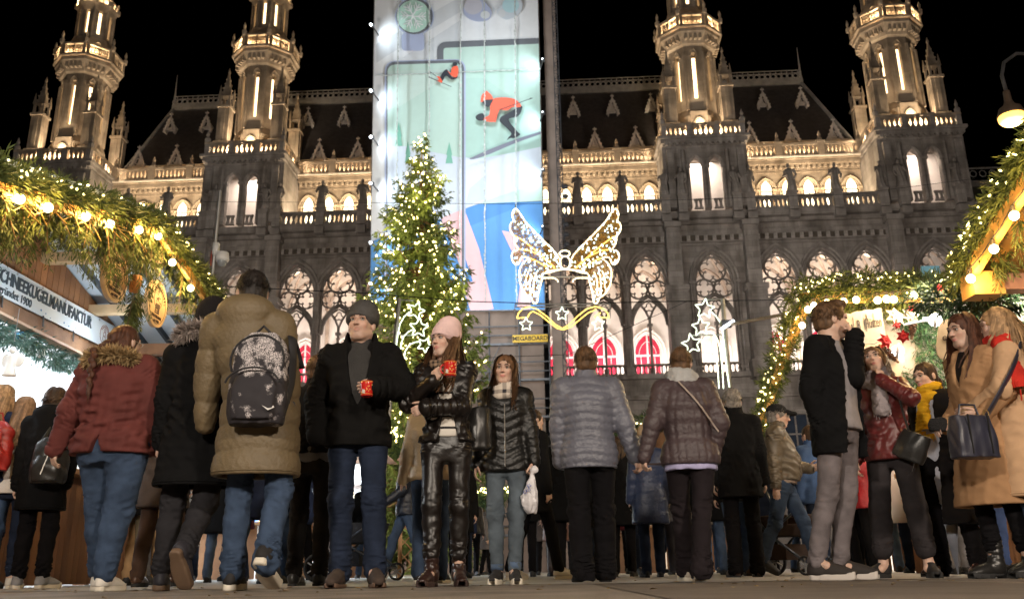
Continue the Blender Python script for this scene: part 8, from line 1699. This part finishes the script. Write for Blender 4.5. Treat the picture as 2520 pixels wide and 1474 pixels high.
def bag_sdf(name, lab, c, rz, dims, m, cat='bag', p=3.0, soft=.02, parts=None, tilt=(0, 0)):
    o = empty(name, c, rz); o.rotation_euler = (tilt[0], tilt[1], rz); tag(o, lab, cat); w_, d_, h_ = dims
    v = Vol((-w_, -d_ * 1.6, -h_ * .7), (w_, d_ * 1.6, h_ * .7), .008)
    v.loft([(-h_ / 2, 0, 0, w_ * .46, d_ * .45), (-h_ * .3, 0, 0, w_ * .5, d_ * .5), (h_ * .1, 0, 0, w_ * .48, d_ * .46), (h_ * .42, 0, 0, w_ * .38, d_ * .34), (h_ * .5, 0, 0, w_ * .22, d_ * .2)] if parts == 'pack' else [(-h_ / 2, 0, 0, w_ * .5, d_ * .5), (h_ * .1, 0, 0, w_ * .49, d_ * .46), (h_ / 2, 0, 0, w_ * .42, d_ * .3)], p=p)
    if parts == 'pack': v.loft([(-h_ * .46, 0, d_ * .42, w_ * .36, d_ * .22), (-h_ * .1, 0, d_ * .46, w_ * .38, d_ * .2), (h_ * .06, 0, d_ * .40, w_ * .3, d_ * .12)], k=.015, p=3)
    nz = wave_noise(len(name), 6, .1); v.relief(lambda x, y, z: .003 * nz(x, y, z)); V_, F_ = v.nets(); inst('body', np_mesh('bag_body', V_, F_, m), o); return o
def pack_pattern():
    m = mat('pack_pattern', (.02, .018, .022), .75, .1); nt = m.node_tree; N, L = nt.nodes, nt.links; b = N['Principled BSDF']; tc = N.new('ShaderNodeTexCoord'); n1 = N.new('ShaderNodeTexNoise'); n1.inputs['Scale'].default_value = 13; n1.inputs['Detail'].default_value = 6; w1 = N.new('ShaderNodeTexWave'); w1.inputs['Scale'].default_value = 20; w1.inputs['Distortion'].default_value = 14; w1.inputs['Detail Scale'].default_value = 4
    sep = N.new('ShaderNodeSeparateXYZ'); L.new(tc.outputs['Object'], sep.inputs[0]); mr = N.new('ShaderNodeMapRange'); mr.inputs[1].default_value = -.14; mr.inputs[2].default_value = .12; mr.inputs[3].default_value = -.10; mr.inputs[4].default_value = .10
    L.new(sep.outputs[2], mr.inputs[0]); ad = N.new('ShaderNodeMath'); L.new(n1.outputs['Fac'], ad.inputs[0]); L.new(mr.outputs[0], ad.inputs[1]); rp = N.new('ShaderNodeValToRGB'); rp.color_ramp.elements[0].position = .5; rp.color_ramp.elements[1].position = .58; L.new(ad.outputs[0], rp.inputs[0])
    r2 = N.new('ShaderNodeValToRGB'); r2.color_ramp.elements[0].position = .35; r2.color_ramp.elements[1].position = .5; r2.color_ramp.elements[0].color = (.06, .055, .06, 1); r2.color_ramp.elements[1].color = (.55, .50, .50, 1); L.new(w1.outputs['Color'], r2.inputs[0]); L.new(tc.outputs['Object'], w1.inputs['Vector']); L.new(tc.outputs['Object'], n1.inputs['Vector'])
    mx = N.new('ShaderNodeMix'); mx.data_type = 'RGBA'; L.new(rp.outputs[0], mx.inputs[0]); mx.inputs[6].default_value = (.022, .019, .023, 1); L.new(r2.outputs[0], mx.inputs[7]); L.new(mx.outputs[2], b.inputs['Base Color']); return m
def strap(pts, w_, m, root, name='strap', n=24):
    P_ = [np.array(p, float) for p in pts]; b = MB(); b.tube(spl3(P_, 6), w_, 8, flat=.25) ; return b.build(name, m, root, True)
def spl3(P_, n):
    out = []
    for i in range(len(P_) - 1):
        p0, p1, p2, p3 = P_[max(i - 1, 0)], P_[i], P_[i + 1], P_[min(i + 2, len(P_) - 1)]
        for t in np.linspace(0, 1, n, endpoint=False): out.append(.5 * (2 * p1 + (p2 - p0) * t + (2 * p0 - 5 * p1 + 4 * p2 - p3) * t * t + (3 * p1 - p0 - 3 * p2 + p3) * t ** 3))
    return out + [P_[-1]]
# olive parka's backpack (its own frame: y points away from the wearer's back)
J = CAST['olive']; c = world(J, (-.17, .245, 1.13)); o = bag_sdf('backpack', 'black and white patterned backpack with a small white logo, worn on the olive parka', c, J['root'].rotation_euler.z, (.32, .16, .52), pack_pattern(), 'backpack', 3, parts='pack')
PKB = mat('strap_black', (.016, .015, .017), .7, .1)
b = MB(); b.tube([(.125 * math.cos(t) * 1.2, .115, -.06 + .10 * math.sin(t)) for t in np.linspace(.15, PI - .15, 12)], .006, 5); b.build('pocket_zip', PKB, o); b = MB(); b.tube([(.15 * math.cos(t), .055, .09 + .15 * math.sin(t)) for t in np.linspace(-.4, PI + .4, 16)], .007, 5); b.build('main_zip', PKB, o)
b = MB(); b.prism([(-.135, -.185), (-.10, -.2), (-.065, -.172), (-.1, -.19), (-.12, -.187), (-.128, -.175)], .118, .123); b.build('check_logo', mat('logo_white', (.7, .68, .66), .6, .03), o)
for sx in (-1, 1): strap([(sx * .13, -.02, -.2), (sx * .15, -.10, .0), (sx * .15, -.10, .2), (sx * .13, -.14, .27), (sx * .12, -.22, .26), (sx * .15, -.3, .12)], .028, PKB, o)
b = MB(); b.tube([(-.04, -.02, .27), (0, -.02, .31), (.04, -.02, .27)], .008, 5); b.build('loop', PKB, o)
REDL = leather('red_bag', (.30, .02, .015), .45)
J = CAST['redpack']; c = world(J, (-.12, .22, 1.12)); o = bag_sdf('backpack', 'red leather backpack at the left edge by the stall', c, J['root'].rotation_euler.z, (.30, .15, .40), REDL, 'backpack', 2.6, parts='pack'); b = MB(); b.tube([(-.05, 0, .2), (-.03, 0, .27), (.03, 0, .27), (.05, 0, .2)], .007, 5); b.build('loop', REDL, o); strap([(-.1, .1, .1), (-.11, .12, -.05), (-.1, .1, -.18)], .012, REDL, o); strap([(.1, .1, .1), (.11, .12, -.05), (.1, .1, -.18)], .012, REDL, o)
J = CAST['hooded']; c = world(J, (-.12, .22, .98)); o = bag_sdf('backpack', 'black leather backpack with a metal zip on the black hooded coat', c, J['root'].rotation_euler.z, (.28, .15, .36), leather('black', (.018, .017, .016)), 'backpack', 2.6, parts='pack'); b = MB(); b.tube([(-.1, .06, .12), (-.02, .1, .05), (.02, .11, -.12)], .005, 5); b.build('zip', ZIP, o); strap([(.1, -.03, .15), (.06, -.12, .3), (.02, -.25, .33)], .016, leather('black', (.018, .017, .016)), o)
J = CAST['pinkhat']; c = world(J, (.215, .13, 1.0)); o = bag_sdf('handbag', 'soft black leather bag under the elbow of the woman in the pink beanie', c, .4, (.18, .13, .28), leather('black', (.018, .017, .016)), 'bag', 2.2); strap([(-.1, 0, .12), (-.05, -.02, .3), (-.06, .02, .42)], .012, leather('black', (.018, .017, .016)), o)
J = CAST['redleather']; c = world(J, (.22, -.12, .88)); o = bag_sdf('handbag', 'small black crossbody bag on the red leather jacket', c, J['root'].rotation_euler.z, (.22, .09, .20), leather('black', (.018, .017, .016)), 'bag', 2.4, tilt=(0, .5)); strap([(-.05, 0, .08), (-.16, -.06, .26), (-.24, -.06, .42)], .008, leather('black', (.018, .017, .016)), o)
b = MB(); b.tube([(.06, -.03, -.05), (.07, -.035, -.16), (.05, -.03, -.2)], .003, 4); b.build('cord', leather('black', (.018, .017, .016)), o)
NB = leather('navy_bag', (.026, .026, .042), .4)
J = CAST['camel2']; p = at(2392, 1075, world(J, (0, 0, 1)).y - .30); o = bag_sdf('handbag', 'navy leather handbag with gold clasp carried by the blonde woman', p, .15, (.27, .15, .26), NB, 'bag', 5); 
for z in (-.03,): b = MB(); b.box((-.06, -.075, .01), (.006, .01, .24)); b.box((.07, -.075, .01), (.006, .01, .24)); b.build('seam', leather('black', (.018, .017, .016)), o)
b = MB(); b.tube([(.1 + .018 * math.cos(t), -.03, .14 + .022 * math.sin(t)) for t in np.linspace(0, 2 * PI, 12)[:-1]], .004, 5, True); b.build('clasp', mat('brass', (.6, .42, .18), .3, .1, metal=.9), o)
t0 = at(2418, 1040, p.y + .02) - p; t1 = at(2450, 985, p.y + .05) - p; t2 = at(2495, 900, p.y + .08) - p; t3 = at(2512, 845, p.y + .16) - p; Rz = Matrix.Rotation(-.15, 3, 'Z'); strap([Rz @ t0, Rz @ t1, Rz @ t2, Rz @ t3], .028, NB, o, 'shoulder_strap')
b = MB()
for t in (.35, .5, .65, .8): q = (Rz @ t0) * (1 - t) + (Rz @ t3) * t; b.ball(q + Vector((0, -.014, 0)), .007, 8, 5)
b.build('stud', ZIP, o); b = MB(); b.tube([(-.07, 0, .12), (-.05, 0, .2), (.05, 0, .2), (.07, 0, .12)], .008, 6); b.build('handle', NB, o)
J = CAST['camel1']; c = world(J, (-.16, -.20, .985)); o = bag_sdf('black_muff', 'black fur glove bundle held by the auburn haired woman', c, .2, (.15, .09, .09), mat('black_fur', (.012, .011, .012), .9, .3, 40, .6, 120), 'glove', 2.0)
J = CAST['camel1']; b = Vol((-.3, -.3, -.1), (.3, .3, .1), .009); b.ell((0, 0, 0), (.01, .01, .01))
# white plastic bag of the girl
J = CAST['girl']; hw = world(J, J['wrL']); o = empty('plastic_bag', hw + Vector((-.02, -.05, -.085))); tag(o, 'knotted white plastic bag dangling from the hand of the girl in the quilted jacket', 'bag')
v = Vol((-.12, -.09, -.34), (.1, .09, .07), .006); v.cap((0, 0, .03), (0, 0, -.06), .014, .02, .02); v.loft([(-.30, -.01, 0, .035, .03), (-.26, -.015, 0, .055, .045), (-.17, -.02, 0, .06, .05), (-.08, -.005, 0, .032, .028), (-.03, 0, 0, .016, .014)], k=.015); v.ell((.02, 0, .03), (.035, .03, .03)); nz = wave_noise(3, 8, .05, (1.5, 1.5, .4)); v.relief(lambda x, y, z: .005 * nz(x, y, z)); V_, F_ = v.nets(); inst('bag', np_mesh('bag', V_ * .86, F_, mat('thin_plastic', (.62, .60, .62), .25, .1, 12, .3, 60, spec=.6)), o)
o2 = text('CKIS', .026, mat('blue_print', (.12, .16, .45), .6, .1), o, (-.035, -.058, -.12), (PI / 2, -.5, -.3)); text('ES', .03, mat('blue_print', (.12, .16, .45)), o, (-.02, -.058, -.085), (PI / 2, -.5, -.3))
# crossbody strap of the woman in the brown puffer
J = CAST['brownwoman']; o = empty('crossbody_strap', world(J, (0, 0, 1.2))); tag(o, 'pale narrow bag strap slung across the back of the brown puffer', 'bag strap'); JJ = J['jacket'].data; n_ = len(JJ.vertices); co = np.empty(n_ * 3); JJ.vertices.foreach_get('co', co); co = co.reshape(-1, 3); pts = []
for t in np.linspace(0, 1, 14):
    x = .04 - .26 * t; z = 1.36 - .36 * t; m_ = (np.abs(co[:, 0] - x) < .03) & (np.abs(co[:, 2] - z) < .03)
    if m_.any(): pts.append(world(J, (x, co[m_, 1].max() + .004, z)) - o.location)
strap(pts, .012, mat('pale_strap', (.36, .30, .26), .6, .1), o)
# ------------------------------------------------------------------ strollers
def stroller(c, rz, lab, m):
    o = empty('stroller', c, rz); tag(o, lab, 'stroller', 'strollers'); AL = mat('stroller_frame', (.06, .07, .09), .35, .1, metal=.5); ty = mat('tyre', (.02, .02, .02), .8, .1)
    fr = MB()
    for sx in (-.24, .24): fr.tube([(sx, .42, 1.0), (sx, .30, .75), (sx, .0, .42), (sx, -.42, .14)], .014, 6); fr.tube([(sx, .02, .44), (sx, .34, .15)], .014, 6); fr.tube([(sx, -.32, .62), (sx, .0, .42)], .012, 6)
    fr.tube([(-.24, .42, 1.0), (0, .45, 1.02), (.24, .42, 1.0)], .016, 6); fr.bar((-.24, .34, .15), (.24, .34, .15), .02, .02); fr.bar((-.24, -.42, .14), (.24, -.42, .14), .02, .02); fr.build('frame', AL, o, True)
    for sx in (-.24, .24):
        for (y, r_) in ((.34, .15), (-.42, .10)):
            M = Matrix.Translation((sx, y, r_)) @ Matrix.Rotation(PI / 2, 4, 'Y'); w_ = MB(); w_.tube([M @ Vector((r_ * .86 * math.cos(t), r_ * .86 * math.sin(t), 0)) for t in np.linspace(0, 2 * PI, 20)[:-1]], r_ * .14, 6, True); wo = w_.build('wheel', ty, o, True); s_ = MB()
            for k in range(6): s_.bar(M @ Vector((0, 0, 0)), M @ Vector((r_ * .8 * math.cos(k * PI / 3), r_ * .8 * math.sin(k * PI / 3), 0)), .012, .012)
            s_.build('spokes', STEEL, wo)
    v = Vol((-.3, -.6, .3), (.3, .5, 1.1), .014); v.loft([(.40, 0, 0, .2, .26), (.5, 0, -.02, .23, .34), (.62, 0, -.04, .23, .36)], k=.03); v.fn((-.3, -.6, .5), (.3, .5, .7), lambda X_, Y_, Z_: np.maximum(np.maximum(np.abs(X_) - .19, np.abs(Y_ + .08) - .26), .52 - Z_), sub=True); V_, F_ = v.nets(); inst('seat', np_mesh('seat', V_, F_, m), o)
    v = Vol((-.3, -.4, .5), (.3, .5, 1.1), .014); v.ell((0, .12, .66), (.25, .30, .34)); v.ell((0, .06, .62), (.22, .29, .31), sub=True, k=.004); v.fn((-.3, -.4, .4), (.3, .5, 1.1), lambda X_, Y_, Z_: np.maximum(.62 - Z_, -1) + 0 * X_ + 0 * Y_, sub=True); v.fn((-.3, -.5, .5), (.3, -.06, 1.1), lambda X_, Y_, Z_: Y_ + .06 + 0 * X_ + 0 * Z_, sub=True); v.relief(lambda x, y, z: .004 * np.sin(np.arctan2(z - .6, y) * 18)); V_, F_ = v.nets(); inst('hood', np_mesh('hood', V_, F_, m), o)
    b = MB(); b.box((0, .05, .24), (.36, .4, .16)); b.build('basket', m, o)
p = at(868, 1425, 10.2); stroller((p.x, 10.2, 0), R(75), 'black stroller seen between the legs of the man in the beanie', cloth('stroller_black', (.02, .022, .028)))
p = at(1940, 1425, 9.8); stroller((p.x, 9.8, 0), R(35), 'dark brown stroller behind the man in the cap', cloth('stroller_brown', (.05, .035, .03)))
o = empty('red_sack', at(815, 1160, 13)); tag(o, 'bright red sack hanging beside the white lit stall', 'sack'); v = Vol((-.2, -.16, -.36), (.2, .16, .3), .014); v.loft([(-.3, 0, 0, .13, .1), (-.1, 0, 0, .16, .12), (.15, 0, 0, .12, .09), (.24, 0, 0, .05, .04)]); V_, F_ = v.nets(); inst('cloth', np_mesh('sack', V_, F_, cloth('sack_red', (.55, .015, .02))), o); MB().tube([(0, 0, .22), (0, 0, .6)], .006, 5).build('cord', PKB, o)
# lattice panel and leaves on the ground
o = empty('lattice_panel', at(1012, 1400, 12.6)); o.location.z = 0; tag(o, 'brown wooden lattice panel behind the woman with the bun', 'fence'); b = MB()
lt = MB().bar((0, 0, 0), (.28, 0, .28), .03, .015).mesh('slat', WOOD); lt2 = MB().bar((0, .02, .28), (.28, .02, 0), .03, .015).mesh('slat', WOOD)
for k in range(5): inst('slat', lt, o, (-.14, 0, .05 + k * .2)); inst('slat', lt2, o, (-.14, 0, .05 + k * .2))
for x in (-.16, .16): inst('post', MB().box((0, 0, .62), (.05, .05, 1.24)).mesh('post', WOOD), o, (x, 0, 0))
rq = random.Random(8); lv = mat('dry_leaf', (.35, .24, .10), .8, .3, 20)
b = MB()
for k in range(110):
    Yl = rq.uniform(3.6, 7.5); x = rq.uniform(-.62, .62) * Yl; a = rq.uniform(0, 6.28); r_ = rq.uniform(.008, .030); c_, s_ = math.cos(a), math.sin(a); z = .006
    b.add([(x + r_ * c_, Yl + r_ * s_, z), (x - r_ * .5 * s_, Yl + r_ * .5 * c_, z + .006), (x - r_ * c_, Yl - r_ * s_, z + .002), (x + r_ * .5 * s_, Yl - r_ * .5 * c_, z + .004)], [(0, 1, 2, 3)])
tag(b.build('fallen_leaves', lv, fix=False), 'scattered dry leaf scraps lying on the dark asphalt', 'leaves', kind='stuff')

thin_done()
